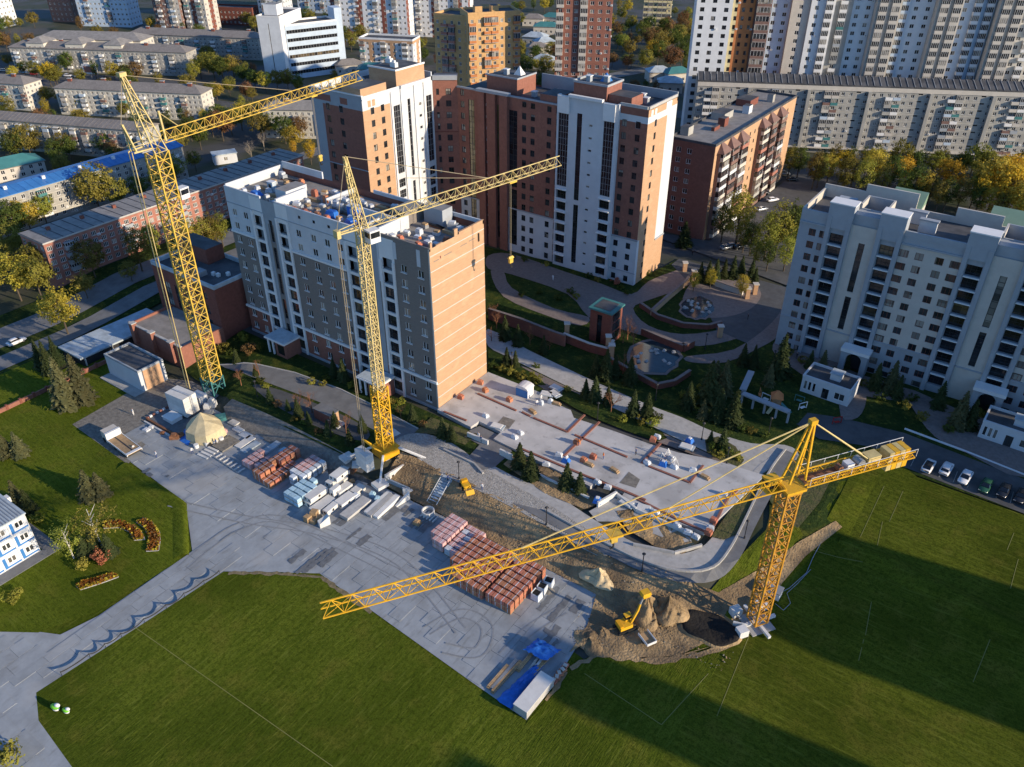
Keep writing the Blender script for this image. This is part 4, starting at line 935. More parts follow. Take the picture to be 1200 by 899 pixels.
Q.wall('N', 0, RW, -3, 33.2, [], 'plaster_grey'); Q.wall('W', 0, 15.5, -3, 33.2, [], 'plaster_grey'); Q.wall('E', 0, 15.5, -3, 33.2, [], 'plaster_cream')
Q.lbox('roof', .1, RW-.1, .4, 15.2, 32.2, 32.6, 'roof_dark')
mb = MB()
for a, b in ((0, 9), (20, 28), (37, 60), (68, 75)): mb.box(a, b, 15.1, 15.5, 32.6, 33.9 if a else 35.5, 'plaster_cream')
mb.box(9, 20, 15.1, 15.6, 32.6, 37.2, 'plaster_cream'); mb.box(28, 37, 15.1, 15.6, 32.6, 36, 'plaster_cream'); mb.box(0, .4, .4, 15.1, 32.6, 34.6, 'plaster_cream'); mb.box(60, 68, 15.1, 15.6, 32.6, 37, 'plaster_cream')
for x in sc_:
    u = U(x); mb.box(u-2.9, u-2.5, 4, 10, 32.6, 36.6, 'plaster_cream'); mb.box(u+2.5, u+2.9, 4, 10, 32.6, 36.6, 'plaster_cream'); mb.box(u-2.5, u+2.5, 9.6, 10, 32.6, 36.6, 'plaster_grey'); mb.box(u-2.5, u+2.5, 4, 4.4, 32.6, 35.6, 'plaster_grey')
mb.build('parapet', Q.root)
for x, y in ((7, 9), (21.5, 10), (24.5, 6), (43, 11), (52, 6.5), (71, 10)):
    m = MB().box(-1.7, 1.7, -.5, .5, 0, 2.6, 'plaster_white'); m.box(-1.9, 1.9, -.7, .7, 2.601, 2.9, 'plaster_grey'); m.build('chimney_block', Q.root, (x, y, 32.6))
for x in (14, 34, 64): MB().prism([(0, 0), (7, 0), (7, 5), (0, 5)], 0, [0.2, 0.2, 2.6, 2.6], 'roof_green').build('green_roof', Q.root, (x, 15.7, 33.5)); Q.lbox('rear_bay', x, x+7, 15.65, 20.6, -3, 33.5, 'plaster_cream')
Q.finish()
# ================================================================ other buildings
def from_px(pl, pr_, z):
    a, b = P(*pl, z), P(*pr_, z); d = b-a
    return (a.x, a.y, 0), math.atan2(d.y, d.x), d.xy.length
def hip_roof(b, z, h, mat, ov=.5, inset=None, ridges=True):
    W_, D_ = b.W, b.D; i = inset if inset is not None else D_/2
    mb = MB(); o = ov
    v = [(-o, -o, z), (W_+o, -o, z), (W_+o, D_+o, z), (-o, D_+o, z), (i, D_/2, z+h), (W_-i, D_/2, z+h)]
    mb.face([v[0], v[1], v[5], v[4]], mat); mb.face([v[1], v[2], v[5]], mat); mb.face([v[2], v[3], v[4], v[5]], mat); mb.face([v[3], v[0], v[4]], mat)
    mb.box(-o, W_+o, -o, D_+o, z-.25, z-.01, 'roof_slate'); r = mb.build('roof', b.root); return r
def seam_roof(b, z, h, mat, step=1.2, ov=.4, double=True):
    """low pitched roof with standing ribs, ridge along the length"""
    W_, D_ = b.W, b.D; mb = MB(); o = ov
    mb.prism([(-o, -o), (W_+o, -o), (W_+o, D_/2), (-o, D_/2)], z-.25, [z, z, z+h, z+h], mat)
    mb.prism([(-o, D_/2), (W_+o, D_/2), (W_+o, D_+o), (-o, D_+o)], z-.25, [z+h, z+h, z, z], mat)
    r = mb.build('roof', b.root)
    m2 = MB(); x = 0
    while x < W_:
        m2.bar((x, -o, z+.04), (x, D_/2, z+h+.04), .09, mat, .09); x += step
    m2.build('roof_rib', b.root)
    return r
def chimneys(b, z, n, mat='brick_dark', y=None, seed=0, roof=None):
    rnd = random.Random(seed)
    for i in range(n):
        x = b.W*(i+.5)/n+rnd.uniform(-2, 2)
        MB().box(-.9, .9, -.5, .5, 0, 1.7, mat).box(-1, 1, -.6, .6, 1.701, 1.9, 'concrete').build('chimney', roof or b.root, (x, y if y else b.D*(.4+.2*(i % 2)), z))
BCOL = ['trim_white', 'panel_grey', 'panel_blue', 'plaster_cream', 'roof_teal', 'panel_brown', 'trim_white', 'plaster_grey']
def ACM():
    if 'ac' not in BAL: BAL['ac'] = MB().box(-.42, .42, -.38, -.01, 0, .6, 'trim_white').box(-.3, .1, -.4, -.381, .1, .5, 'metal_grey').mesh('air_conditioner')
    return BAL['ac']
def block(name, label, loc, rz, W_, D_, H_, n, wall, bay=2.9, ww=1.35, wh=1.4, frame='trim_white', bal=None, sides='SE', matfn=None, seed=1, bw=2.8, stair=None, base=.9, balm=None, glazed=.6, wdeep=.16, nbalc=None, bandmat=None, gable_w=True, limit=300, glass='glass', cols=2):
    rnd = random.Random(seed)
    b = Bld(name, label, 'building', loc, rz, W_, D_, H_); fh = (H_-.8)/n
    for sd in 'SENW':
        ln = W_ if sd in 'SN' else D_; ops = []
        if sd in sides and not (sd in 'EW' and not gable_w):
            nb = max(1, int((ln-1)/bay)); st = ln/nb
            for i in range(nb):
                u = st*(i+.5); isb = bal and sd in 'SN' and (i % bal[0]) in bal[1]; iss = stair and sd in 'SN' and (i % stair[0]) in stair[1]
                for k in range(n):
                    z = base+fh*k
                    if iss:
                        z += fh*.45
                        if z+.6 < H_-.4: ops.append((u-.8, u+.8, z, z+.55)); b.win(sd, u, z, 1.6, .55, 1, frame='metal_dark', dep=wdeep)
                        continue
                    ops.append((u-ww/2, u+ww/2, z, z+wh)); b.win(sd, u, z, ww, wh, cols, frame=frame, dep=wdeep, glass=glass)
                    if not isb and rnd.random() < .06: b.put('air_conditioner', ACM(), sd, u+ww/2+.5, 0, z-.2)
                    if isb and k > 0:
                        bm_ = balm or rnd.choice(BCOL); b.put('balcony', balcony_mesh(bw, 1.1, fh, bm_, rnd.random() < glazed), sd, u, 0, z-.85)
        b.wall(sd, 0, ln, -3, H_, ops, (lambda u, z, sd=sd: matfn(sd, u, z)) if matfn else wall)
    if bandmat:
        for k in range(1, n): b.boxp('panel_joint', 'S', 0, W_, base-.75+fh*k, base-.66+fh*k, .003, .02, bandmat)
    return b
def done(b, limit=300): b.finish(limit); return b

# nine-storey brick house with roofed balcony bays
C = Bld('brick_house', 'nine storey red brick house with stacked balconies under brown bay roofs', 'building', (-100.6, 221.5, 0), 0, 14.6, 68, 29)
ops = []
for u in (3.4, 6.8):
    for k in range(9): z = 1.1+3.0*k; ops.append((u-.75, u+.75, z, z+1.5)); C.win('S', u, z, 1.5, 1.5, 2)
C.wall('S', 0, 14.6, -3, 28.6, ops, 'brick_red')
ops = []
for u in [27.2, 31]+[60.5]:
    for k in range(9): z = 1.1+3.0*k; ops.append((u-.5, u+.5, z, z+1.2)); C.win('E', u, z, 1.0, 1.2, 1, frame='metal_dark')
C.wall('E', 0, 68, -3, 28.6, ops, 'brick_orange')  # sunlight on the red brick put into this lighter wall colour
for u0 in (2.0, 9.0, 16.5, 34, 41.5, 50):
    C.boxp('bay_wall', 'E', u0, u0+5.4, -2, 26.2, .01, 1.0, 'panel_brown')
    for k in range(9):
        z = .3+2.95*k
        o = C.boxp('balcony', 'E', u0+.1, u0+5.3, z, z+1.1, 1.01, 2.0, random.choice(['plaster_cream', 'panel_grey', 'panel_brown', 'plaster_white', 'brick_pink', 'panel_brown']))
        C.boxp('balcony_glazing', 'E', u0+.2, u0+5.2, z+1.101, z+2.6, 1.02, 1.9, 'glass')
        for j in range(5): C.boxp('mullion', 'E', u0+.2+j*1.22, u0+.32+j*1.22, z+1.101, z+2.6, 1.88, 1.98, random.choice(['panel_brown', 'trim_white', 'panel_brown']))
    mb = MB(); a = C.pt('E', u0-.2, 0, 26.3); x = 14.6
    v = [(x+.02, u0-.3, 26.2), (x+2.3, u0-.3, 26.2), (x+2.3, u0+5.7, 26.2), (x+.02, u0+5.7, 26.2), (x+.02, u0+2.0, 28.7), (x+.02, u0+3.4, 28.7)]
    mb.face([v[1], v[2], v[5], v[4]], 'panel_brown'); mb.face([v[0], v[1], v[4]], 'panel_brown'); mb.face([v[2], v[3], v[5]], 'panel_brown'); mb.face([v[3], v[2], v[1], v[0]], 'panel_brown'); mb.build('bay_roof', C.root)
C.wall('N', 0, 14.6, -3, 28.6, [], 'brick_red'); C.wall('W', 0, 68, -3, 28.6, [], 'brick_red')
C.flat_roof(29.2, .7, 'roof_grey', 'roof_dark', .3)
for a in ((1, 3.6, 5, 8.5, 28.5, 31), (6.4, 8.6, 20, 23, 28.5, 31), (1.5, 6, 26, 33, 28.5, 30.6), (7, 9.2, 38, 41, 28.5, 31), (1.5, 6.5, 46, 53, 28.5, 30.6), (7, 8, 14, 18, 28.5, 29.6), (8.4, 10.4, 56, 58, 28.5, 31)): C.lbox('roof_house', *a, random.choice(['plaster_white', 'brick_dark', 'panel_grey']), 'roof_dark')
C.finish()

# red brick annex by the first crane
X = Bld('brick_annex', 'low dark red brick annex with flat roof beside the unfinished block', 'building', (-181, 99, 0), 0, 24.6, 13.5, 14)
ops = []
for u in (17.2, 20.4):
    for k in range(3): z = 1.2+4.1*k; ops.append((u-.7, u+.7, z, z+2.6)); X.win('S', u, z, 1.4, 2.6, 1, 2, frame='metal_dark')
for u in (5, 9): ops.append((u-1.1, u+1.1, 3, 9.5)); X.win('S', u, 3, 2.2, 6.5, 2, 4, frame='metal_dark')
X.wall('S', 0, 24.6, -3, 13.6, ops, 'brick_dark'); X.wall('E', 0, 13.5, -3, 13.6, [], 'brick_dark'); X.wall('N', 0, 24.6, -3, 13.6, [], 'brick_dark'); X.wall('W', 0, 13.5, -3, 13.6, [], 'brick_dark')
X.flat_roof(14, 1.0, 'roof_dark', 'roof_blue_white', .35); X.lbox('attic', .4, 12, 8, 13.1, 13, 17, 'brick_dark', 'roof_dark')
for x, y in ((18, 5), (19.5, 5.2), (21, 7)): MB().box(-.4, .4, -.4, .4, 0, .9, 'metal_white').build('roof_vent', X.root, (x, y, 13))
MB().box(-1.4, 1.4, -1, 1, 0, 1.2, 'metal_grey').build('air_unit', X.root, (15, 3.4, 13)); X.finish()
w_ = thing('brick_yard_wall', 'low red brick courtyard building in front of the dark brick annex', 'building', (-176, 86.5, 0))
MB().box(0, 20.5, 0, .4, -3, 3.6, 'brick_red').box(20.1, 20.5, .4, 12, -3, 3.4, 'brick_red').box(0, .4, .4, 12, -3, 3.4, 'brick_red').build('wall', w_)
MB().box(.4, 20.1, .4, 12.3, 2.5, 2.8, 'roof_grey').build('roof', w_); MB().box(-.1, 20.6, -.1, .5, 3.6, 3.85, 'concrete').build('coping', w_)
for i in range(3): MB().box(0, 1.2, 0, 1.2, -1, 4.4, 'brick_red').box(-.1, 1.3, -.1, 1.3, 4.401, 4.6, 'concrete').build('brick_pier', w_, (2+7.5*i, -.9, 0))
b = Bld('pump_house', 'small pale box building with flat dark roof and one brick end, on the left lawn', 'building', (-168.3, 75.2, zt(-168, 75)), 0, 13, 6.4, 5.6)
b.wall('S', 0, 13, -3, 5.2, [], 'plaster_white'); b.wall('E', 0, 6.4, -3, 5.2, [], lambda u, z: 'brick_orange' if 1 < u < 5.4 else 'plaster_white', breaks=[1, 5.4]); b.wall('N', 0, 13, -3, 5.2, [], 'plaster_white'); b.wall('W', 0, 6.4, -3, 5.2, [], 'plaster_white')
b.flat_roof(5.6, .5, 'roof_dark', 'plaster_grey', .3); b.boxp('plinth', 'S', -.3, 13.3, -.3, .25, .003, 2.4, 'concrete'); b.finish()
t = thing('canopy', 'long flat grey canopy roof over a passage behind the pump house', 'canopy', (-185.5, 73, zt(-180, 78)))
MB().box(0, 9.6, 0, 24, 2.2, 2.6, 'roof_blue_white').build('roof', t); MB().box(.5, 9.2, .6, 23.4, -1, 2.19, 'metal_dark').build('shade_core', t)  # black box puts in the shade under the roof edges
for i in range(4): MB().box(0, .3, 0, .3, -1, 2.19, 'concrete').build('post', t, (9.25, 1+7*i, 0))
# fence of brick panels along the left lawn
f = thing('brick_fence', 'low brick fence crossing the left lawn behind the tall spruces', 'fence', (-173.5, 0, 0))
for i in range(16):
    y = 30+3.0*i; z = zt(-173, y)
    MB().box(-.2, .2, .25, 2.75, -.2, 1.0, 'brick_red').build('panel', f, (0, y, z)); MB().box(-.3, .3, -.25, .25, -.3, 1.25, 'brick_dark').build('post', f, (0, y, z))

# guardhouses by the right block
for px, py, W_, lab in ((937, 458, 10.4, 'small white gatehouse with dark roof and clerestory near the play area'), (1145, 512, 12, 'white gatehouse at the right edge beside the parked cars')):
    g0 = P(px, py, 0); b = Bld('gatehouse', lab, 'building', (g0.x, g0.y, 0), R(-2), W_, 6.5, 4.2)
    ops = [(4.6, 6.0, .1, 2.6), (7.2, 9.4, .9, 2.6)]+[(.5+.95*i, 1.2+.95*i, .8, 3) for i in range(3)]
    b.win('S', 5.3, .1, 1.4, 2.5, 2, frame='metal_dark', name='door'); b.win('S', 8.3, .9, 2.2, 1.7, 2)
    for i in range(3): b.win('S', .85+.95*i, .8, .7, 2.2, 1)
    b.wall('S', 0, W_, -1, 3.9, ops, 'plaster_white')
    for sd in 'ENW': b.wall(sd, 0, W_ if sd == 'N' else 6.5, -1, 3.9, [], 'plaster_white')
    b.flat_roof(4.3, .5, 'roof_dark', 'plaster_white', .3); MB().box(0, 2.2, 0, 2.2, 0, 1.5, 'plaster_white').box(-.2, 2.4, -.2, 2.4, 1.501, 1.7, 'roof_blue_white').build('clerestory', b.root, (5, 2.4, 3.8)); b.finish()

# five-storey blocks on the left
def hipblock(label, pl, pr_, z, D_, wall, n=5, roof='roof_slate', seed=1, hz=2.6, ext=(0, 0), bal=(4, (1,)), ch=4, glazed=.5, sides='SE'):
    loc, rz, ln = from_px(pl, pr_, z); d = Vector((math.cos(rz), math.sin(rz)))
    loc = (loc[0]-d.x*ext[0], loc[1]-d.y*ext[0], 0); b = block('apartment_block', label, loc, rz, ln+ext[0]+ext[1], D_, z, n, wall, bay=2.35, ww=1.1, wh=1.25, bal=bal, seed=seed, base=.6, bw=2.4, glazed=glazed, sides=sides, bandmat='panel_grey')
    rf = hip_roof(b, z, hz, roof); chimneys(b, z+hz*.55, ch, seed=seed, roof=rf); done(b); return b
hipblock('long grey five storey block with hipped roof in the second row at far left', (10, 55), (217.6, 61.5), 11.6, 11, 'panel_grey', seed=2, ch=6)
hipblock('grey five storey block with hipped roof just behind the first crane top', (63, 102.5), (235, 110), 11.4, 10, 'panel_cream', seed=3, ch=5)
hipblock('pale five storey block cut by the left edge, below the billboard', (-70, 92), (27.5, 99), 11.4, 10.5, 'panel_cream', seed=4, ch=3)
hipblock('shaded five storey block left of the white office tower', (150, 39), (302, 45), 11.4, 11, 'panel_grey', seed=5, ch=4)
hipblock('pale five storey block showing beyond the tip of the first crane jib', (318, 128), (372, 129), 11.4, 10, 'panel_cream', seed=6, ch=2, ext=(4, 10), roof='roof_grey')
loc, rz, ln = from_px((0, 139.7), (150, 152), 11.4); d = Vector((math.cos(rz), math.sin(rz)))
b = block('apartment_block', 'shaded grey five storey block with ribbed slate roof behind the blue roof', (loc[0]-d.x*20, loc[1]-d.y*20, 0), rz, ln+26, 10, 11.4, 5, 'panel_grey', bay=2.4, ww=1.2, wh=1.3, bal=(5, (1, 3)), seed=8, base=.6, bw=2.4, bandmat='panel_cream'); seam_roof(b, 11.4, 1.7, 'roof_slate', 2.0); done(b)
loc, rz, ln = from_px((0, 230), (197, 176), 11.5)
b = block('apartment_block', 'pale five storey block with a bright blue metal roof', (-266.5, 60, 0), R(90)-0.02, 106, 11, 11.5, 5, 'panel_grey', bay=2.6, ww=1.2, wh=1.35, bal=(6, (2,)), seed=9, base=.6, glazed=.4, bandmat='panel_cream')
b.root.location.x = P(0, 230, 11.5).x; seam_roof(b, 11.5, 1.1, 'roof_blue', 2.4)
for i in range(8): MB().box(-.5, .5, -.4, .4, 0, 1, 'metal_white').build('roof_vent', b.root, (10+12*i, 3.5, 12.2))
done(b)
b = block('apartment_block', 'pink brick five storey block with grey ribbed flat roof and white balconies', (-219.0, 91.5, 0), R(90), 92, 12, 11.2, 5, 'brick_pink', bay=2.5, ww=1.5, wh=1.35, bal=(7, (2,)), seed=10, base=.6, bw=2.8, balm='plaster_grey', glazed=.25, sides='SW', cols=3)
b.lbox('roof', -.3, 92.3, -.4, 12.4, 11.2, 11.5, 'roof_grey'); mb = MB()
for i in range(31): mb.box(-.2+3*i, -.05+3*i, -.4, 12.4, 11.501, 11.62, 'roof_dark')
mb.box(-.3, 92.3, -.45, -.38, 11.3, 11.7, 'concrete'); mb.build('roof_seam', b.root)
for i in range(9): MB().box(-.5, .5, -.4, .4, 0, .9, 'brick_dark').build('roof_vent', b.root, (6+10*i, 8, 11.5))
done(b)
# teal roofed house
g0 = P(0, 204, 4); b = block('house', 'low house with a teal metal roof left of the blue roofed block', (g0.x-3, g0.y-6, 0), R(80), 22, 10, 5, 2, 'plaster_cream', bay=3, seed=11); hip_roof(b, 5, 2.6, 'roof_teal'); done(b)
g0 = P(252, 193, 0); b = block('shed', 'small white shed with pale metal roof behind the pink block', (g0.x, g0.y, 0), R(62), 8.5, 5, 3.2, 1, 'plaster_white', bay=4, seed=12); b.lbox('roof', -.3, 8.8, -.3, 5.3, 3.2, 3.5, 'roof_blue_white'); done(b)
# grey institute with three hipped wings
loc, rz, ln = from_px((28, 49), (140, 52), 14); d = Vector((math.cos(rz), math.sin(rz))); nn = Vector((-d.y, d.x))
b = block('institute_building', 'grey institute with three hipped wings, behind the longest grey block', (loc[0]+nn.x*10, loc[1]+nn.y*10, 0), rz, ln+6, 14, 14, 4, 'panel_cream', bay=3, ww=1.3, wh=1.6, seed=13, base=1); hip_roof(b, 14, 3, 'roof_grey')
for i, x in enumerate((2, ln*.45, ln*.85)):
    b.lbox('wing', x, x+10, -12, -.01, -2, 13.8, 'panel_cream'); mb = MB(); mb.taper(x-.4, x+10.4, -12.4, 1, 13.81, 16.3, 4.9, 'roof_grey'); mb.build('wing_roof', b.root)
    for k in range(4):
        for j in range(3): o = ob('window', win_mesh(1.3, 1.6, 2, dep=-.05), b.root, (x+2+3*j, -12, 1.2+3.2*k))
done(b)
# white office tower
loc = P(312, 93.6, 0); rz = math.atan2(5.6, 10.5)
b = Bld('office_tower', 'white office tower with horizontal window bands behind the brick wing', 'building', (loc.x, loc.y, 0), R(24), 12, 26, 30.5)
ops = [(5.6, 6.0, 3, 27)]; b.win('S', 5.8, 3, .4, 24, 1, 1, frame='metal_dark', glass='glass_dark')
b.wall('S', 0, 12, -3, 30.5, ops, 'panel_white')
for sd in 'ENW': b.wall(sd, 0, 12 if sd == 'N' else 26, -3, 30.5, [], 'panel_white')
b.flat_roof(30.6, .8, 'roof_dark', 'trim_white'); b.lbox('lift_head', 2, 9, 5, 12, 30, 35, 'panel_white', 'roof_grey'); done(b)
t2 = Bld('office_wing', 'lower banded wing of the white office tower', 'building', (loc.x+9.5, loc.y+9, 0), R(70), 28, 13, 25.5)
for sd in 'SW':
    ln = 28 if sd == 'S' else 13; ops = []
    for k in range(6):
        z = 2+3.9*k; ops.append((.4, ln-.4, z, z+1.7)); t2.win(sd, ln/2, z, ln-.8, 1.7, int(ln/1.5), frame='metal_grey', glass='glass_dark', name='window_band')
    t2.wall(sd, 0, ln, -3, 25.5, ops, 'panel_blue')  # bluish shade on the white wing put into the wall colour
t2.wall('E', 0, 13, -3, 25.5, [], 'panel_blue'); t2.wall('N', 0, 28, -3, 25.5, [], 'panel_white'); t2.flat_roof(26, .8, 'roof_dark', 'trim_white'); t2.lbox('stair_tower', 28.02, 32, 2, 10, -2, 31, 'panel_blue'); done(t2)
# long white panel block with balconies, and what stands behind it
a0, b0 = P(818, 97, 24.5), P(1199, 110, 24.5); dv = b0-a0; rz = math.atan2(dv.y, dv.x); ln = dv.xy.length*1.35
def dmat(sd, u, z):
    if z > 23.2: return 'panel_cream'
    return 'panel_cream' if int(u/2.95) % 5 == 3 else 'panel_grey'
b = block('apartment_block', 'very long grey panel block with jumbled balconies below the white towers', (a0.x, a0.y, 0), rz, ln, 12, 24.5, 9, 'panel_grey', bay=2.75, ww=1.25, wh=1.25, bal=(8, (1, 2)), stair=(8, (5,)), matfn=None, seed=21, base=.5, bw=2.6, glazed=.55, bandmat='panel_cream', sides='S')
b.boxp('eave_band', 'S', 0, ln, 23.4, 25, .003, .25, 'plaster_cream'); b.boxp('ground_canopy', 'S', 0, ln, 1.9, 2.2, .003, 2.0, 'plaster_cream')
b.lbox('roof', 0, ln, -.3, 12.3, 25.0, 25.3, 'roof_dark'); mb = MB()
x = 0
while x < ln: mb.prism([(x, -.2), (x+2.2, -.2), (x+2.2, 5.6), (x, 5.6)], 25.31, [25.5, 25.5, 27.6, 27.6], 'roof_dark'); mb.bar((x, -.2, 25.6), (x, 5.6, 27.7), .2, 'metal_grey'); x += 2.4
mb.build('roof_ribs', b.root)
n_ = int(ln/22)
for i in range(n_): b.boxp('section_return', 'S', 22*i+19, 22*i+20.2, -1, 23.4, .01, 1.3, 'panel_grey')
done(b)
nv = Vector((-dv.y, dv.x, 0)).normalized(); du = dv.normalized(); du.z = 0; du.normalize()
def tower(label, s0, s1, back, H_, n, wall, seed, matfn=None, bay=3.0, bal=None, D_=16, z0=0, balm=None, glazed=.8, ww=1.6, wh=1.5, frame='trim_white', stair=None, rot=0, name='apartment_tower', bw=3.0, band=None):
    p = a0+du*s0+nv*back; b = block(name, label, (p.x, p.y, 0), rz+rot, s1-s0, D_, H_, n, wall, bay=bay, ww=ww, wh=wh, bal=bal, seed=seed, balm=balm, glazed=glazed, matfn=matfn, frame=frame, stair=stair, bw=bw, sides='SE')
    b.flat_roof(H_+.6, .6, 'roof_dark', wall); done(b); return b
tower('white tower with dark strips and small black balconies at the gap', -3, 10.5, 14, 66, 21, 'panel_white', 31, bal=(4, (3,)), balm='trim_white', frame='metal_dark', bay=3.3, glazed=0, bw=2.0)
tower('orange and cream striped tower beside the white strip tower', 10.6, 19, 15.5, 66, 21, 'panel_orange', 32, matfn=lambda sd, u, z: 'panel_yellow' if u < 2 else 'panel_orange', frame='metal_dark', bay=2.4, ww=1.1)
tower('brown glazed balcony strip of the striped tower', 19.1, 25, 14.5, 66, 21, 'panel_brown', 33, bal=(1, (0,)), balm='panel_brown', glazed=1, bay=5, bw=5)
W0 = 26
for i, (w, wl, bl, bay_, back, bm_, lab) in enumerate(((8, 'panel_blue', None, 2.6, 19, None, 'pale blue strip of the tall white slab'), (7, 'plaster_cream', None, 3.4, 17, None, 'narrow cream strip of the tall white slab'), (9, 'panel_white', (3, (1, 2)), 3.0, 16, 'trim_white', 'white balconied strip of the tall slab'), (7, 'panel_grey', (2, (0,)), 3.4, 18, None, 'grey strip with scattered balconies of the tall slab'), (8, 'panel_white', (3, (2,)), 2.6, 19, 'panel_white', 'shaded white strip of the tall slab'),
                                                  (9, 'plaster_cream', (3, (0, 1, 2)), 3.0, 15, 'plaster_cream', 'cream strip with long balcony bands of the tall slab'), (13, 'panel_white', (4, (0, 3)), 3.2, 19, 'panel_blue', 'glassy white strip of the tall slab'), (9, 'plaster_cream', (3, (0, 1, 2)), 3.0, 15, 'plaster_cream', 'second cream strip with balcony bands of the tall slab'), (13, 'panel_blue', (4, (1, 2)), 3.2, 19, 'panel_white', 'second glassy strip of the tall slab'), (9, 'plaster_cream', (3, (0, 1, 2)), 3.0, 15, 'plaster_cream', 'third cream strip with balcony bands of the tall slab'), (26, 'panel_cream', (6, (1,)), 3.0, 17, 'trim_white', 'broad cream strip at the right end of the tall slab'), (20, 'panel_white', (4, (1,)), 3.0, 19, 'trim_white', 'last white strip of the tall slab at the picture edge'))):
    tower(lab, W0, W0+w-.05, back+8, 66, 21, wl, 40+i, bay=bay_, bal=bl, balm=bm_, glazed=1 if bl and len(bl[1]) > 1 else .6, bw=bay_-.1 if bl and len(bl[1]) > 2 else 2.6, name='tower_strip'); W0 += w
# red brick tower and yellow tower
def pxtower(label, px, py, W_, D_, H_, n, wall, rz_, seed, **kw):
    p = P(px, py, 0); b = block('apartment_tower', label, (p.x, p.y, 0), rz_, W_, D_, H_, n, wall, seed=seed, **kw); b.flat_roof(H_+.8, .9, 'roof_dark', kw.get('cap', wall)); done(b); return b
PXL = lambda px, py, z: P(px, py, z)
b = pxtower('tall red brick tower with rows of white balconies', 648, 150, 22, 14, 60, 20, 'brick_red', R(28), 51, bay=2.9, bal=(8, (0, 3, 7)), balm='plaster_cream', glazed=.9, sides='SE', ww=1.5)
def ymat(sd, u, z): return 'brick_tan' if sd == 'E' else ('brick_orange' if u > 13 else 'brick_tan')
b = pxtower('yellow brick tower with orange balcony stack', 514, 138, 17, 14, 42, 13, 'brick_tan', R(10), 52, bay=2.8, bal=(4, (1, 2)), balm='brick_pink', glazed=.4, sides='SE', ww=1.2)
p = P(552, 146, 0); b = block('apartment_tower', 'sunlit yellow half of the balconied tower', (p.x, p.y, 0), R(52), 22, 14, 43.5, 13, 'brick_tan', bay=2.9, bal=(6, (0, 2, 3)), balm='panel_orange', glazed=.3, seed=53, sides='SE', ww=1.2); b.flat_roof(44.4, .9, 'roof_dark', 'brick_tan')
for x in (4, 11): b.lbox('roof_house', x, x+3, 4, 8, 43.5, 46, 'brick_tan', 'roof_dark')
done(b)
# the farthest row along the upper edge
def wr(sd, u, z): return 'brick_dark' if int(u/4) % 4 == 0 else 'panel_white'
for (lab, px, py, W_, D_, H_, n, wall, rz_, sd_, kw) in (
    ('white panel block with red strips in the far row behind the office tower', 392, 47, 48, 13, 30, 9, 'panel_white', 24, 61, dict(matfn=wr, bal=(4, (1,)))),
    ('small red and white block between office tower and yellow tower', 424, 80, 30, 12, 15, 5, 'panel_white', 22, 62, dict(matfn=lambda sd, u, z: 'brick_orange' if z > 13.2 or int(u/3) % 4 == 2 else 'panel_white', bal=(4, (0,)))),
    ('white panel block in the upper left corner', -60, 30, 42, 14, 40, 12, 'panel_white', 25, 63, dict(bal=(4, (1,)))),
    ('dark brick link between two white blocks at the far left', 62, 25, 17, 14, 36, 11, 'panel_brown', 25, 64, dict()),
    ('bluish white panel block in the far row', 96, 30, 36, 14, 34, 11, 'panel_blue', 27, 65, dict(bal=(5, (2,)))),
    ('brown and cream tower in the far row left of the office tower', 186, 38, 18, 14, 48, 15, 'panel_brown', 26, 66, dict(matfn=lambda sd, u, z: 'plaster_cream' if u > 10 else 'panel_brown', bal=(3, (1,)))),
    ('cream and maroon tower in the far row', 222, 38, 15, 14, 50, 16, 'plaster_cream', 20, 67, dict(matfn=lambda sd, u, z: 'brick_dark' if 5 < u < 9 else 'plaster_cream', bal=(3, (0,)))),
    ('white tower rising behind the office tower', 306, 30, 18, 14, 40, 12, 'plaster_white', 24, 68, dict(bal=(4, (1,)))),
    ('cream tower far away between the red tower and the striped tower', 752, 34, 18, 12, 40, 12, 'panel_yellow', 25, 69, dict(bal=(3, (0, 1, 2)), balm='panel_yellow')),
    ('long low grey block far behind at the upper left', 250, 28, 30, 12, 10, 3, 'brick_dark', 24, 70, dict()),
    ('second white panel block with dark red strips in the far row', 478, 42, 40, 13, 30, 9, 'panel_white', 24, 71, dict(matfn=wr, bal=(4, (2,)))),
    ('pale block beyond the white tower at the upper edge', 350, 14, 50, 13, 28, 9, 'panel_blue', 22, 72, dict(bal=(4, (2,))))):
    pxtower(lab, px, py, W_, D_, H_, n, wall, R(rz_), sd_, bay=kw.pop('bay', 2.8), sides='SE', ww=1.25, wh=1.3, **kw)
# small houses with blue-grey roofs far behind
hs = [(612, 52, 14), (625, 40, 16), (618, 66, 12), (630, 60, 12), (634, 28, 18), (612, 30, 14), (760, 96, 12), (782, 98, 14), (800, 92, 10), (770, 108, 12), (420, 92, 16), (395, 88, 14), (622, 80, 12)]
for i, (px, py, w) in enumerate(hs):
    p = P(px, py, 0); b = block('house', 'low house with blue-grey roof, %s from the left among the far small houses' % ordi(i+1), (p.x, p.y, 0), R(15+13*(i % 4)), w, 9, 4.5, 1, 'plaster_cream', bay=3, seed=90+i); hip_roof(b, 4.5, 2.4, ['roof_blue_white', 'roof_teal', 'roof_slate'][i % 3], .4, 4); b.root['group'] = 'far small houses'; done(b)
for i, h in enumerate(sorted(hs)): pass
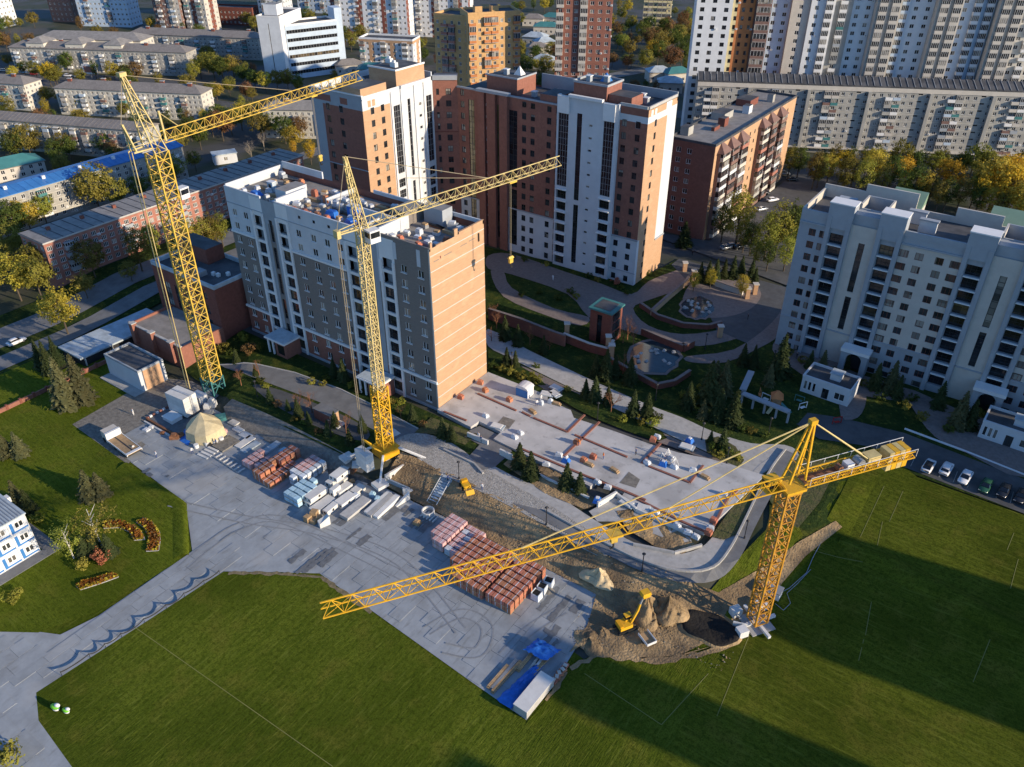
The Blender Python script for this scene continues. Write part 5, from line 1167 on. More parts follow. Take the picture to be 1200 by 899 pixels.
# unseen blocks added beyond the right edge to shade the lawn and park
for i, (x, y, w, d_, h) in enumerate(((86, 107, 14, 26, 30), (92, 82, 14, 9, 40), (96, 60, 15, 8, 40), (100, 38, 15, 7, 33), (60, 156, 15, 17.5, 52))):
    b = block('apartment_block', 'unseen pale block added for shade outside the right edge, %s one from the road' % ordi(i+1), (x, y, 0), 0, w, d_, h, 10, 'plaster_cream', bay=3.2, seed=110+i, sides='SW'); b.flat_roof(h+.6, .6, 'roof_dark', 'plaster_grey'); done(b, 60)
# ================================================================ tower cranes
LC = {}
def mast_section(w, h, mat, c=.17, d=.09, alt=0):
    k = ('m', w, h, mat, alt)
    if k in LC: return LC[k]
    mb = MB(); q = [(-w/2, -w/2), (w/2, -w/2), (w/2, w/2), (-w/2, w/2)]
    for x, y in q: mb.bar((x, y, 0), (x, y, h), c, mat)
    for i in range(4):
        a, b = q[i], q[(i+1) % 4]; m = ((a[0]+b[0])/2, (a[1]+b[1])/2)
        mb.bar((*a, 0), (*b, 0), d, mat)
        if alt: mb.bar((*a, 0), (*b, h), d, mat)
        else: mb.bar((*a, 0), (*m, h/2), d, mat); mb.bar((*b, 0), (*m, h/2), d, mat); mb.bar((*a, h), (*m, h/2), d, mat); mb.bar((*b, h), (*m, h/2), d, mat); mb.bar((*a, h/2), (*b, h/2), d*.8, mat)
    LC[k] = mb.mesh('mast_section'); return LC[k]
def jib_section(l, w, h, mat, c=.14, d=.08, n=2):
    """triangular truss along +X: two lower chords, one upper"""
    k = ('j', round(l, 3), w, h, mat)
    if k in LC: return LC[k]
    mb = MB(); s = l/n
    for y in (-w/2, w/2): mb.bar((0, y, 0), (l, y, 0), c, mat)
    mb.bar((0, 0, h), (l, 0, h), c*1.1, mat)
    for i in range(n):
        x = s*i
        for y in (-w/2, w/2): mb.bar((x, y, 0), (x+s/2, 0, h), d, mat); mb.bar((x+s, y, 0), (x+s/2, 0, h), d, mat)
        mb.bar((x, -w/2, 0), (x, w/2, 0), d, mat); mb.bar((x, -w/2, 0), (x+s, w/2, 0), d*.8, mat)
    LC[k] = mb.mesh('jib_section'); return LC[k]
def lattice_jib(root, z, L0, L1, w, h, mat, seg=5.0, name='jib_section', y=0, drop=0):
    n = max(1, round((L1-L0)/seg)); s = (L1-L0)/n
    for i in range(n): ob(name, jib_section(s, w, h, mat), root, (L0+s*i, y, z-drop*(i+.0)/n))
    return
def cab(root, x, y, z, mat='metal_white'):
    mb = MB(); mb.box(-1, 1, -.85, .85, 0, .9, mat); mb.box(-1.05, 1.05, -.9, .9, 1.901, 2.2, mat)
    for a in (-1, .9):
        for b_ in (-.85, .75): mb.box(a, a+.1, b_, b_+.1, .9, 1.9, mat)
    c_ = mb.build('operator_cab', root, (x, y, z)); MB().box(-.98, .98, -.83, .83, .901, 1.9, 'glass_dark').build('cab_window', c_)
def ballast(root, x, y, z, n=4, w=3.2, d=1.6, h=.9, mat='white_concrete', rows=1):
    for j in range(rows):
        for i in range(n): MB().box(-d/2+.03, d/2-.03, -w/2, w/2, .02, h-.02, mat).build('counterweight', root, (x-j*(d+.05), y, z+h*i))
def hook(root, x, y, ztop, zhook, mat='yellow_mid'):
    mb = MB(); mb.tube((x-.15, y, ztop), (x-.15, y, zhook+.9), .05, 'rope', 4); mb.tube((x+.15, y, ztop), (x+.15, y, zhook+.9), .05, 'rope', 4); mb.build('hoist_rope', root)
    mb = MB(); mb.box(x-.45, x+.45, y-.25, y+.25, zhook+.1, zhook+1.1, mat); mb.taper(x-.7, x+.7, y-.3, y+.3, zhook+1.101, zhook+1.5, .2, mat); mb.bar((x, y, zhook+.1), (x, y, zhook-.8), .18, 'metal_dark'); mb.bar((x, y, zhook-.8), (x+.4, y, zhook-1.0), .18, 'metal_dark'); mb.bar((x+.4, y, zhook-1), (x+.45, y, zhook-.6), .15, 'metal_dark'); mb.build('hook_block', root)
    MB().box(x-.9, x+.9, y-.8, y+.8, ztop, ztop+.35, mat).build('trolley', root)

lm_ = MB()
for s_ in (-.25, .25): lm_.bar((0, s_, 0), (0, s_, 2.7), .06, 'metal_grey')
for i in range(7): lm_.bar((0, -.25, .2+.37*i), (0, .25, .2+.37*i), .05, 'metal_grey')
lm_.box(-.6, .5, -.7, .7, 2.6, 2.66, 'rust')
LADDER = lm_.mesh('ladder_section')
# --- crane one, at the left
c1 = G(252, 459); tip1 = P(421, 88, 54.7)
ang = math.atan2(tip1.y-c1.y, tip1.x-c1.x); jl = math.hypot(tip1.y-c1.y, tip1.x-c1.x)
r1 = thing('tower_crane', 'tall yellow lattice tower crane at left with white ballast at its foot', 'crane', (c1.x, c1.y, LOW), ang, 'tower cranes on the site')
zj = 57.2
for i in range(17): ob('mast_section', mast_section(3.0, 3.0, 'yellow_mid', .26, .14), r1, (0, 0, 4+3.0*i))
ob('mast_section', mast_section(3.3, 4.0, 'roof_teal', .26, .15), r1, (0, 0, .6))
MB().box(-1.9, 1.9, -1.9, 1.9, 0, .6, 'metal_grey').build('slew_ring', r1); MB().box(-3.5, 3.5, -.5, .5, -.0, .45, 'metal_grey').box(-.5, .5, -3.5, -1.91, 0, .45, 'metal_grey').box(-.5, .5, 1.91, 3.5, 0, .45, 'metal_grey').build('base_beam', r1)
mb = MB(); apex = Vector((-3.2, 0, zj+12))
for s in (-1, 1):
    mb.bar((1.4, s*1.4, zj-2.2), apex+Vector((.3, s*.25, 0)), .2, 'yellow_pale'); mb.bar((-1.4, s*1.4, zj-2.2), apex+Vector((-.3, s*.25, 0)), .2, 'yellow_pale')
for i in range(6):
    t = i/6; t2 = (i+1)/6
    pa = [Vector((a*1.4, s*1.4, zj-2.2)).lerp(apex+Vector((a*.3, s*.25, 0)), t) for a in (-1, 1) for s in (-1, 1)]; pb = [Vector((a*1.4, s*1.4, zj-2.2)).lerp(apex+Vector((a*.3, s*.25, 0)), t2) for a in (-1, 1) for s in (-1, 1)]
    for u, v in ((0, 1), (1, 3), (3, 2), (2, 0)): mb.bar(pa[u], pa[v], .1, 'yellow_pale'); mb.bar(pa[u], pb[v], .1, 'yellow_pale')
mb.box(apex.x-.7, apex.x+.7, -.5, .5, apex.z-.2, apex.z+.5, 'yellow_pale'); mb.build('tower_head', r1)
lattice_jib(r1, zj-1.0, 1.6, jl, 1.8, 2.0, 'yellow_mid', 5)
MB().box(-4.0, -1.5, -1.5, 1.5, zj-1.4, zj-1.2, 'metal_grey').bar((-4.2, 0, zj-1.2), (-5.6, 0, zj+4), .35, 'yellow_pale').bar((-4.6, -.9, zj-1.2), (-5.6, 0, zj+4), .18, 'yellow_pale').bar((-4.6, .9, zj-1.2), (-5.6, 0, zj+4), .18, 'yellow_pale').bar((-1.5, -1.2, zj-1.1), (-5.2, -.8, zj-1.1), .25, 'yellow_pale').bar((-1.5, 1.2, zj-1.1), (-5.2, .8, zj-1.1), .25, 'yellow_pale').bar((-1.5, -1.2, zj), (-5.2, -.8, zj), .1, 'yellow_pale').bar((-1.5, 1.2, zj), (-5.2, .8, zj), .1, 'yellow_pale').build('counter_strut', r1)
mb = MB().tube((-5.6, .2, zj+4), apex, .07, 'rope', 4).tube(apex, (jl*.62, 0, zj+1.1), .06, 'rope', 4).tube((2.2, 0, zj+4.5), (6, 0, zj+1), .08, 'yellow_pale', 4); mb.build('pendant_rope', r1)
mb = MB().tube((-5.4, .5, zj-1), (-6.2, .5, 5), .09, 'yellow_pale', 5).tube((-5.4, -.5, zj-1), (-6.2, -.5, 5), .09, 'yellow_pale', 5); mb.build('back_stay', r1)
MB().bar((2.6, 0, zj-1), (2.4, 0, zj+4.6), .35, 'yellow_pale').build('jib_strut', r1)
for i in range(18): ob('ladder_section', LADDER, r1, (.7, .6, 4+2.7*i))
cab(r1, 2.6, -1.2, zj-12); ballast(r1, -7.6, 0, .6, 4, 5.6, 1.7, 1.15, rows=2)
MB().box(-9.8, -1.5, -1.6, 1.6, .1, .58, 'metal_grey').box(-5.4, -3.2, -1.5, 1.5, .58, 2.4, 'metal_white').build('slewing_platform', r1)
hook(r1, jl*.72, 0, zj-1.4, 41)
# --- crane two, in the middle
c2 = G(453, 537); tip2 = P(655, 196, 47.4); ang = math.atan2(tip2.y-c2.y, tip2.x-c2.x); jl = math.hypot(tip2.y-c2.y, tip2.x-c2.x)
r2 = thing('tower_crane', 'pale yellow tower crane in front of the unfinished block with a boxy yellow foot', 'crane', (c2.x, c2.y, zt(c2.x, c2.y)), ang, 'tower cranes on the site')
zj = 49.2-zt(c2.x, c2.y)*0
for i in range(5): ob('mast_section', mast_section(2.3, 2.8, 'yellow', .24, .14), r2, (0, 0, 3.0+2.8*i))
for i in range(14): ob('mast_section', mast_section(1.55, 2.4, 'yellow_pale', .18, .1), r2, (0, 0, 15.0+2.4*i))
mb = MB(); apex = Vector((-1.6, 0, zj+11))
for s in (-1, 1):
    for a in (-1, 1): mb.bar((a*.75, s*.75, zj-1), apex+Vector((a*.2, s*.2, 0)), .15, 'yellow_pale')
for i in range(7):
    t = i/7; t2 = (i+1)/7
    f_ = lambda a, s, t: Vector((a*.75, s*.75, zj-1)).lerp(apex+Vector((a*.2, s*.2, 0)), t)
    for (a, s), (a2, s2) in (((-1, -1), (1, -1)), ((1, -1), (1, 1)), ((1, 1), (-1, 1)), ((-1, 1), (-1, -1))): mb.bar(f_(a, s, t), f_(a2, s2, t), .08, 'yellow_pale'); mb.bar(f_(a, s, t), f_(a2, s2, t2), .08, 'yellow_pale')
mb.build('tower_head', r2)
lattice_jib(r2, zj-1.2, .9, jl, 1.3, 1.7, 'yellow_pale', 4.4)
MB().bar((-.8, -.5, zj-1), (-4.6, -.3, zj-1), .2, 'yellow_pale').bar((-.8, .5, zj-1), (-4.6, .3, zj-1), .2, 'yellow_pale').bar((-.8, 0, zj), (-4.6, 0, zj-.4), .12, 'yellow_pale').bar((-2, -.4, zj-1), (-2, .4, zj-1), .12, 'yellow_pale').box(-5.0, -4.3, -.6, .6, zj-1.6, zj-.3, 'yellow_pale').build('counter_strut', r2)
MB().tube((-4.6, .3, zj-1.2), (-4.8, .3, 3.5), .07, 'rope', 4).tube((-4.6, -.3, zj-1.2), (-4.8, -.3, 3.5), .07, 'rope', 4).build('back_stay', r2)
MB().tube(apex, (jl*.6, 0, zj+.5), .06, 'rope', 4).tube(apex, (-4.6, 0, zj-.4), .06, 'rope', 4).tube((jl*.6, 0, zj+.5), (jl*.2, 0, zj+5), .05, 'rope', 4).build('pendant_rope', r2)
cab(r2, 1.0, -1.5, zj-3.4); hook(r2, jl*.72, 0, zj-1.6, 31)
MB().box(-1.9, 1.9, -1.9, 1.9, 1.1, 2.9, 'yellow_deep').box(-2.05, 2.05, -2.05, 2.05, 2.901, 3.0, 'yellow').build('foot_box', r2)
MB().bar((0, 0, -.4), (0, 0, 1.1), .9, 'metal_grey').bar((-1.6, -1.6, 3), (-4.2, -3.0, 6.2), .25, 'yellow').bar((-1.6, 1.6, 3), (-4.2, 1.0, 6.2), .25, 'yellow').bar((-4.2, -3, 6.2), (-4.2, 1.0, 6.2), .25, 'yellow').bar((1.8, -1.8, 2.6), (5.5, -5.5, 0), .35, 'metal_white').bar((1.8, 1.8, 2.6), (5.5, 5.5, 0), .35, 'metal_white').bar((-1.8, 1.8, 2.6), (-5.5, 5.5, 0), .35, 'metal_white').bar((-1.8, -1.8, 2.6), (-5.5, -5.5, 0), .35, 'metal_white').build('outrigger', r2)
ballast(r2, -4.9, 0, .5, 4, 3.6, 1.8, .95)
for s in (-1, 1): MB().box(-1.2, 1.2, -1.2, 1.2, -.5, .15, 'white_concrete').build('base_pad', r2, (5.5*s, 5.5, 0)); MB().box(-1.2, 1.2, -1.2, 1.2, -.5, .15, 'white_concrete').build('base_pad', r2, (5.5*s, -5.5, 0))
# --- crane three, on the lawn at the right
c3 = G(886, 731); ztip = 27.2; tip3 = P(376, 713, ztip); ang = math.atan2(tip3.y-c3.y, tip3.x-c3.x); jl = math.hypot(tip3.y-c3.y, tip3.x-c3.x)
r3 = thing('tower_crane', 'orange-yellow tower crane on the lawn whose long jib crosses the brick pallets', 'crane', (c3.x, c3.y, zt(c3.x, c3.y)), ang, 'tower cranes on the site')
zj = ztip-zt(c3.x, c3.y); jm = 'crane_rust'
for i in range(10): ob('mast_section', mast_section(2.2, 2.7, jm, .26, .13), r3, (0, 0, .9+2.7*i))
MB().box(-1.3, 1.3, -1.3, 1.3, zj-2.0, zj-1.4, jm).box(-1.6, 1.6, -1.6, 1.6, zj-1.4, zj-1.0, 'yellow').build('slew_ring', r3)
apex = Vector((-1.2, 0, zj+9.5)); mb = MB()
for s in (-1, 1): mb.bar((1.0, s*.8, zj), apex+Vector((.15, s*.2, 0)), .26, 'yellow'); mb.bar((-1.6, s*.8, zj), apex+Vector((-.15, s*.2, 0)), .26, 'yellow')
for i in range(1, 6):
    t = i/6; a = Vector((1, -.8, zj)).lerp(apex, t); b_ = Vector((1, .8, zj)).lerp(apex, t); mb.bar(a, b_, .1, 'yellow'); a = Vector((-1.6, -.8, zj)).lerp(apex, t); b_ = Vector((-1.6, .8, zj)).lerp(apex, t); mb.bar(a, b_, .1, 'yellow')
mb.box(apex.x-.5, apex.x+.5, -.4, .4, apex.z-.3, apex.z+.4, 'yellow'); mb.build('tower_head', r3)
lattice_jib(r3, zj-.9, 1.2, jl, 1.5, 1.8, 'yellow', 4.9)
MB().tube(apex, (jl*.62, 0, zj+.9), .1, 'yellow_pale', 5).tube(apex, (jl*.3, 0, zj+.9), .1, 'yellow_pale', 5).build('pendant_rope', r3)
MB().tube(apex, (-13, .6, zj), .1, 'yellow_pale', 5).tube(apex, (-13, -.6, zj), .1, 'yellow_pale', 5).build('counter_pendant', r3)
cj = 20.5
for s in (-1, 1):
    o = ob('counter_jib', jib_section(cj-1.6, .5, .9, 'yellow', n=12), r3, (-cj, s*1.15, zj-.9))
MB().box(-cj, -1.8, -.9, .9, zj-.85, zj-.75, 'rust').build('walkway', r3)
mb = MB()
for s in (-1, 1):
    mb.bar((-cj, s*1.5, zj+.7), (-2, s*1.5, zj+.7), .06, 'metal_white')
    for i in range(9): mb.bar((-2-i*(cj-2)/8, s*1.5, zj-.6), (-2-i*(cj-2)/8, s*1.5, zj+.7), .05, 'metal_white')
mb.build('railing', r3)
MB().box(-14.6, -12.4, -.8, .8, zj-.7, zj+.7, 'yellow_pale').build('winch_housing', r3); MB().tube((-11.4, -.7, zj), (-11.4, .7, zj), .6, 'metal_grey', 10).build('winch_drum', r3); MB().box(-10.2, -9, -.6, .6, zj-.7, zj+.3, 'metal_white').build('electric_box', r3); MB().tube((-8, -.5, zj-.2), (-8, .5, zj-.2), .45, 'rust', 10).build('winch_drum', r3)
for i in range(4): MB().box(-.42, .42, -1.0, 1.0, -2.3, .9, 'yellow' if i % 2 else 'yellow_pale').build('counterweight', r3, (-16.4-i*.95, 0, zj-.2))
for i in range(9): ob('ladder_section', LADDER, r3, (.55, .5, .9+2.7*i))
cab(r3, 2.0, -1.6, zj-2.6, 'yellow')
hook(r3, jl*.42, 0, zj-1.2, zj-2.6)
MB().box(-2.1, 2.1, -2.1, 2.1, -.3, .25, 'concrete').build('base_slab', r3); MB().bar((-3.4, 0, .5), (3.4, 0, .5), .5, 'metal_white').bar((0, -3.4, .52), (0, 3.4, .52), .48, 'metal_white').build('base_beam', r3)
for x, y in ((2.2, -2.6), (-2.4, -2.2), (3.6, 1.2)): MB().box(-.8, .8, -.7, .7, .25, 1.6, random.choice(['white_concrete', 'metal_white'])).build('base_block', r3, (x, y, 0))
# loose site power cables near crane three
cm = MB(); pts = gp((905, 700), (925, 690), (945, 672), (952, 655), (968, 625))
for a, b_ in zip(pts, pts[1:]): cm.tube(a+Vector((0, 0, .15)), b_+Vector((0, 0, .1)), .05, 'plaster_grey', 5)
pts = gp((908, 708), (918, 716), (926, 708), (922, 696), (935, 684), (950, 668))
for a, b_ in zip(pts, pts[1:]): cm.tube(a+Vector((0, 0, .15)), b_+Vector((0, 0, .1)), .045, 'plaster_grey', 5)
tag(cm.build('power_cable'), 'grey power cables snaking over the grass by the right crane base', 'cable')
tag(MB().box(-1.3, 1.3, -.9, .9, 0, 1.4, 'metal_white').box(-1.4, 1.4, -1, 1, 1.401, 1.55, 'metal_grey').build('power_cabinet', None, G(905, 697)), 'white power cabinet right of the lawn crane mast', 'cabinet')
t = thing('sign_board', 'white sign board on two posts left of the lawn crane base', 'sign', G(866, 738), R(20)); MB().box(-1.1, 1.1, -.05, .05, .5, 1.6, 'metal_white').build('board', t); MB().bar((-.9, .1, 0), (-.9, .1, 1.6), .1, 'metal_grey').build('post', t); MB().bar((.9, .1, 0), (.9, .1, 1.6), .1, 'metal_grey').build('post', t)
# ================================================================ trees and shrubs
TR = {}
def crown_mesh(kind, var, mat):
    k = (kind, var, mat)
    if k in TR: return TR[k]
    rnd = random.Random(hash((kind, var)) % 9999 if False else 100*var+len(kind)); mb = MB()
    def leaf(p, s, nrm=None):
        n = (nrm or Vector((rnd.gauss(0, 1), rnd.gauss(0, 1), rnd.gauss(.4, 1)))).normalized()
        a = n.cross(Vector((rnd.gauss(0, 1), rnd.gauss(0, 1), rnd.gauss(0, 1)))).normalized()*s; b = n.cross(a).normalized()*s*rnd.uniform(.5, .9)
        mb.face([p-a*.5, p-b*.5, p+a*.5, p+b*.5], mat)
    if kind in ('round', 'tall', 'shrub', 'loose'):
        ncl, per, ls = {'round': (75, 40, .115), 'tall': (85, 38, .1), 'shrub': (26, 26, .2), 'loose': (46, 30, .1)}[kind]
        ax = {'round': (1, 1, .95), 'tall': (.78, .78, 1.45), 'shrub': (1, 1, .7), 'loose': (.9, .9, 1.2)}[kind]
        lob = [(rnd.uniform(0, 6.28), rnd.uniform(-.6, .9), rnd.uniform(.1, .3)) for _ in range(7)]
        for i in range(ncl):
            d = Vector((rnd.gauss(0, 1), rnd.gauss(0, 1), rnd.gauss(0, 1))).normalized()
            rr = rnd.uniform(.35, 1)**.5
            az = math.atan2(d.y, d.x)
            bulge = 1+sum(w*math.exp(-((az-a+3.14) % 6.28-3.14)**2*2-(d.z-z)**2*4) for a, z, w in lob)-.12
            c = Vector((d.x*ax[0], d.y*ax[1], d.z*ax[2]))*rr*bulge
            cr = rnd.uniform(.14, .26)
            for j in range(per):
                o = Vector((rnd.gauss(0, cr*.62), rnd.gauss(0, cr*.62), rnd.gauss(0, cr*.5)))
                leaf(c+o, ls*rnd.uniform(.6, 1.35), (c+o)*.9+Vector((rnd.gauss(0, .5), rnd.gauss(0, .5), rnd.gauss(.2, .5))))
    elif kind == 'spruce':
        nw = 24
        for i in range(nw):
            t = i/(nw-1); z = .05+.93*t; r = .235*(1-t)**.85+.012; nb = int(11-5*t)
            off = rnd.uniform(0, 6.28)
            for j in range(nb):
                a = off+6.283*j/nb+rnd.uniform(-.2, .2); rl = r*rnd.uniform(.75, 1.18); dr = Vector((math.cos(a), math.sin(a), 0)); sd = Vector((-dr.y, dr.x, 0))
                p0 = Vector((0, 0, z+.02)); p1 = dr*rl*.55+Vector((0, 0, z+.005)); p2 = dr*rl+Vector((0, 0, z-.03-.03*(1-t)))
                w = rl*.26
                mb.face([p0-sd*w*.4, p1-sd*w+Vector((0, 0, -.012)), p1+sd*w+Vector((0, 0, -.012)), p0+sd*w*.4], mat); mb.face([p1-sd*w+Vector((0, 0, -.012)), p2, p1+sd*w+Vector((0, 0, -.012))], mat)
                for q in range(3):
                    f = rnd.uniform(.35, 1); pp = dr*rl*f+Vector((0, 0, z-.03*f+rnd.uniform(-.012, .012)))+sd*rnd.uniform(-w, w)*(1.2-f); leaf(pp, .05*rnd.uniform(.6, 1.3))
    elif kind == 'bare':
        def br(p, d, l, r, dep):
            q = p+d*l; mb.tube(p, q, r, mat, 4 if dep < 2 else 3, r*.62, cap=False)
            if dep == 5: return
            for i in range(3 if dep else 5):
                nd = (d+Vector((rnd.gauss(0, .42), rnd.gauss(0, .42), rnd.gauss(.12, .22)))).normalized()
                br(p.lerp(q, rnd.uniform(.45, 1) if i else 1), nd, l*rnd.uniform(.6, .82), r*.55, dep+1)
        br(Vector((0, 0, 0)), Vector((0, 0, 1)), .3, .016, 0)
    TR[k] = mb.mesh('crown'); return TR[k]
def trunk_mesh(mat, limbs=True):
    k = ('trunk', mat)
    if k in TR: return TR[k]
    rnd = random.Random(5); mb = MB(); mb.tube((0, 0, -.05), (.01, .01, .55), .028, mat, 6, .016); mb.tube((.01, .01, .55), (0, .02, .88), .016, mat, 5, .005)
    for i in range(6):
        a = i*1.1; z = .32+.08*i; mb.tube((0, 0, z), (.2*math.cos(a), .2*math.sin(a), z+.2), .011, mat, 4, .003)
    TR[k] = mb.mesh('trunk'); return TR[k]
tcount = [0]
SPEC = {  # kind: crown kind, radius/h, centre/h, bark
    'oak': ('round', .36, .62, 'bark'), 'poplar': ('tall', .27, .58, 'bark'), 'birch': ('loose', .34, .6, 'bark_birch'), 'shrub': ('shrub', .6, .45, 'bark')}
def plant(kind, mat, loc, h, label, cat=None, group=None, wide=1.0):
    i = tcount[0]; tcount[0] += 1; rnd = random.Random(1000+i); rz = rnd.uniform(0, 6.28); var = rnd.randrange(4)
    nm = {'spruce': 'spruce_tree', 'bare': 'bare_tree', 'shrub': 'shrub', 'birch': 'birch_tree', 'poplar': 'poplar_tree', 'oak': 'leafy_tree'}[kind]
    t = thing(nm, label, cat or ('shrub' if kind == 'shrub' else 'tree'), loc, rz, group)
    if kind == 'spruce':
        ob('crown', crown_mesh('spruce', var, mat), t, (0, 0, 0), 0, (h*wide, h*wide, h)); ob('trunk', trunk_mesh('bark'), t, (0, 0, 0), 0, (h*.5, h*.5, h*.6))
    elif kind == 'bare': ob('crown', crown_mesh('bare', var, mat), t, (0, 0, 0), 0, (h*wide, h*wide, h*1.0)); ob('trunk', TRUNKB(mat), t, (0, 0, 0), 0, h)
    else:
        ck, r, c, bark = SPEC[kind]; ax = 1.0
        ob('crown', crown_mesh(ck, var, mat), t, (0, 0, h*c), 0, (h*r*wide, h*r*wide, h*r if kind != 'shrub' else h*.62))
        ob('trunk', trunk_mesh(bark), t, (0, 0, 0), 0, (h*.7, h*.7, h) if kind != 'shrub' else (h*.4, h*.4, h*.6))
    return t
def TRUNKB(mat):
    if ('tb', mat) not in TR: TR[('tb', mat)] = MB().tube((0, 0, -.04), (0, 0, .3), .022, mat, 6, .015).mesh('trunk')
    return TR[('tb', mat)]
def cluster(fmt, kind, mats, pts, group, jit=0, side='left', wide=1.0):
    """pts: (px, py, height); each gets its place counted from the left"""
    pts = sorted(pts)
    for i, (px, py, h) in enumerate(pts):
        h = h*1.28 if kind in ('oak', 'poplar') else h
        p = G(px, py); m = mats[i % len(mats)] if isinstance(mats, (list, tuple)) else mats
        lab = fmt.replace('{n}', ordi(i+1)) if len(pts) > 1 else fmt.replace('{n} ', '')
        plant(kind, m, p, h, lab, group=group, wide=wide)
S = 'spruce'
cluster('{n} of the two tall pale spruces on the left lawn, counted from the left', S, 'needle_pale', [(80, 477, 13), (99, 471, 12.5)], 'tall pale spruces', wide=1.15)
cluster('{n} spruce from the left behind the two tall pale ones', S, 'needle', [(50, 432, 8), (60, 438, 9), (69, 428, 8)], 'spruces behind the tall pair')
cluster('{n} broad bluish spruce from the left on the left lawn', S, 'needle_pale', [(8, 534, 6), (25, 534, 6), (107, 584, 7), (120, 582, 6)], 'broad lawn spruces', wide=1.5)
cluster('{n} spruce from the left behind the blue and white site office', S, ['needle_pale', 'needle'], [(24, 594, 6.5), (36, 600, 5.5)], 'spruces by the site office', wide=1.25)
cluster('{n} birch from the left beside the flower beds', 'birch', ['leaf_lime', 'leaf_olive'], [(87, 655, 8), (119, 641, 10)], 'birches by the flower beds')
cluster('{n} green spruce from the left between the two birches', S, 'needle', [(102, 652, 5), (112, 648, 5.5), (130, 650, 5)], 'spruces by the birches', wide=1.4)
cluster('small coral red shrub beside the birches', 'shrub', 'leaf_red', [(120, 657, 2.6)], None)
cluster('{n} clipped round bush from the left on the left lawn', 'shrub', 'leaf_lime', [(2, 704, 1.6), (16, 706, 1.6), (21, 699, 1.7), (98, 665, 1.9), (46, 612, 2.2)], 'clipped round bushes', wide=1.0)
cluster('yellow-green shrub in the lower left corner', 'shrub', 'leaf_lime', [(4, 894, 3.4)], None, wide=1.3)
cluster('{n} large yellow tree from the left before the pink block', 'oak', ['leaf_yellow', 'leaf_lime', 'leaf_yellow'], [(25, 352, 11), (50, 352, 10), (80, 392, 10)], 'yellow trees by the street')
cluster('{n} olive tree from the left along the street by the pink block', 'oak', 'leaf_olive', [(4, 330, 9), (52, 330, 10), (64, 322, 10), (20, 305, 9), (36, 310, 8), (103, 350, 6), (112, 325, 9), (155, 330, 5)], 'olive street trees')
cluster('{n} leafy tree from the left between pink block and unfinished block', 'poplar', ['leaf_olive', 'leaf_lime', 'leaf_yellow', 'leaf_lime'], [(167, 318, 11), (182, 308, 10), (228, 302, 10), (243, 300, 10), (252, 296, 10), (262, 290, 9)], 'trees left of the unfinished block')
cluster('{n} leafy tree from the left between blue roof and pink block', 'oak', ['leaf_olive', 'leaf_green', 'leaf_yellow', 'leaf_lime', 'leaf_olive'], [(20, 285, 11), (38, 275, 9), (118, 250, 13), (140, 248, 9), (2, 280, 9), (55, 262, 8), (165, 240, 8), (205, 215, 9), (190, 225, 7)], 'trees between blue roof and pink block')
cluster('{n} pale bare birch from the left in front of the blue roof', 'bare', 'bark_grey', [(78, 232, 12), (90, 228, 12), (112, 226, 13), (70, 240, 9)], 'bare birches by the blue roof')
cluster('{n} olive tree from the left in front of the shaded ribbed roof block', 'oak', ['leaf_green', 'leaf_olive'], [(22, 190, 10), (38, 188, 11), (80, 186, 8), (68, 190, 7), (128, 184, 8), (150, 178, 7)], 'trees behind the blue roof')
cluster('{n} autumn tree from the left between the grey five storey blocks', 'oak', ['leaf_yellow', 'leaf_olive', 'leaf_gold', 'leaf_olive'], [(60, 100, 9), (66, 102, 8), (52, 122, 6), (58, 124, 7), (100, 132, 7), (118, 132, 7), (140, 132, 7), (156, 134, 9), (148, 140, 6)], 'trees between the grey blocks')
cluster('{n} dark tree from the left in the court behind the crane jib', 'oak', ['leaf_olive', 'leaf_green', 'leaf_olive', 'leaf_yellow', 'leaf_green', 'leaf_brown'], [(236, 92, 9), (252, 94, 11), (262, 96, 10), (275, 94, 10), (246, 78, 9), (285, 100, 8), (300, 106, 8), (270, 112, 7), (255, 118, 7), (290, 118, 7), (312, 108, 8), (326, 106, 8), (338, 105, 8), (350, 108, 7), (240, 130, 7), (225, 165, 8), (236, 175, 8), (250, 160, 9), (262, 165, 10), (272, 158, 9), (284, 152, 9), (296, 150, 9), (307, 165, 9), (318, 160, 9), (320, 148, 8), (335, 168, 9), (345, 176, 8), (352, 165, 8), (212, 180, 7), (230, 200, 6)], 'trees in the court behind the crane jib')
cluster('{n} bare birch from the left in the court behind the crane jib', 'bare', 'bark_grey', [(296, 190, 10), (310, 176, 9)], 'bare birches in the court')
cluster('{n} golden tree from the left in the court behind the crane jib', 'poplar', 'leaf_gold', [(365, 192, 8), (345, 182, 5), (268, 108, 5)], 'golden trees in the court')
cluster('{n} tree from the left along the far street above the grey blocks', 'oak', ['leaf_olive', 'leaf_green'], [(2, 42, 10), (0, 60, 9), (12, 38, 8), (222, 36, 8), (290, 32, 8), (405, 52, 9), (412, 60, 9), (600, 60, 9), (608, 72, 10), (640, 90, 9), (615, 90, 9)], 'far street trees')
cluster('{n} dark tree from the left in the gap right of the red tower', 'oak', ['leaf_green', 'leaf_olive', 'leaf_green', 'leaf_brown'], [(752, 50, 10), (762, 60, 11), (775, 66, 11), (788, 62, 11), (770, 78, 11), (785, 84, 11), (798, 78, 11), (795, 55, 10), (806, 66, 10), (806, 92, 9), (756, 84, 9), (760, 40, 9), (778, 44, 9), (800, 42, 9)], 'trees in the gap right of the red tower')
cluster('golden tree in the gap right of the red tower', 'oak', 'leaf_gold', [(764, 68, 8)], None)
row = []
rr = random.Random(4)
for i in range(26): row.append((925+i*11.5+rr.uniform(-4, 4), 214+i*2.0+rr.uniform(-8, 7), rr.uniform(8.5, 12)))
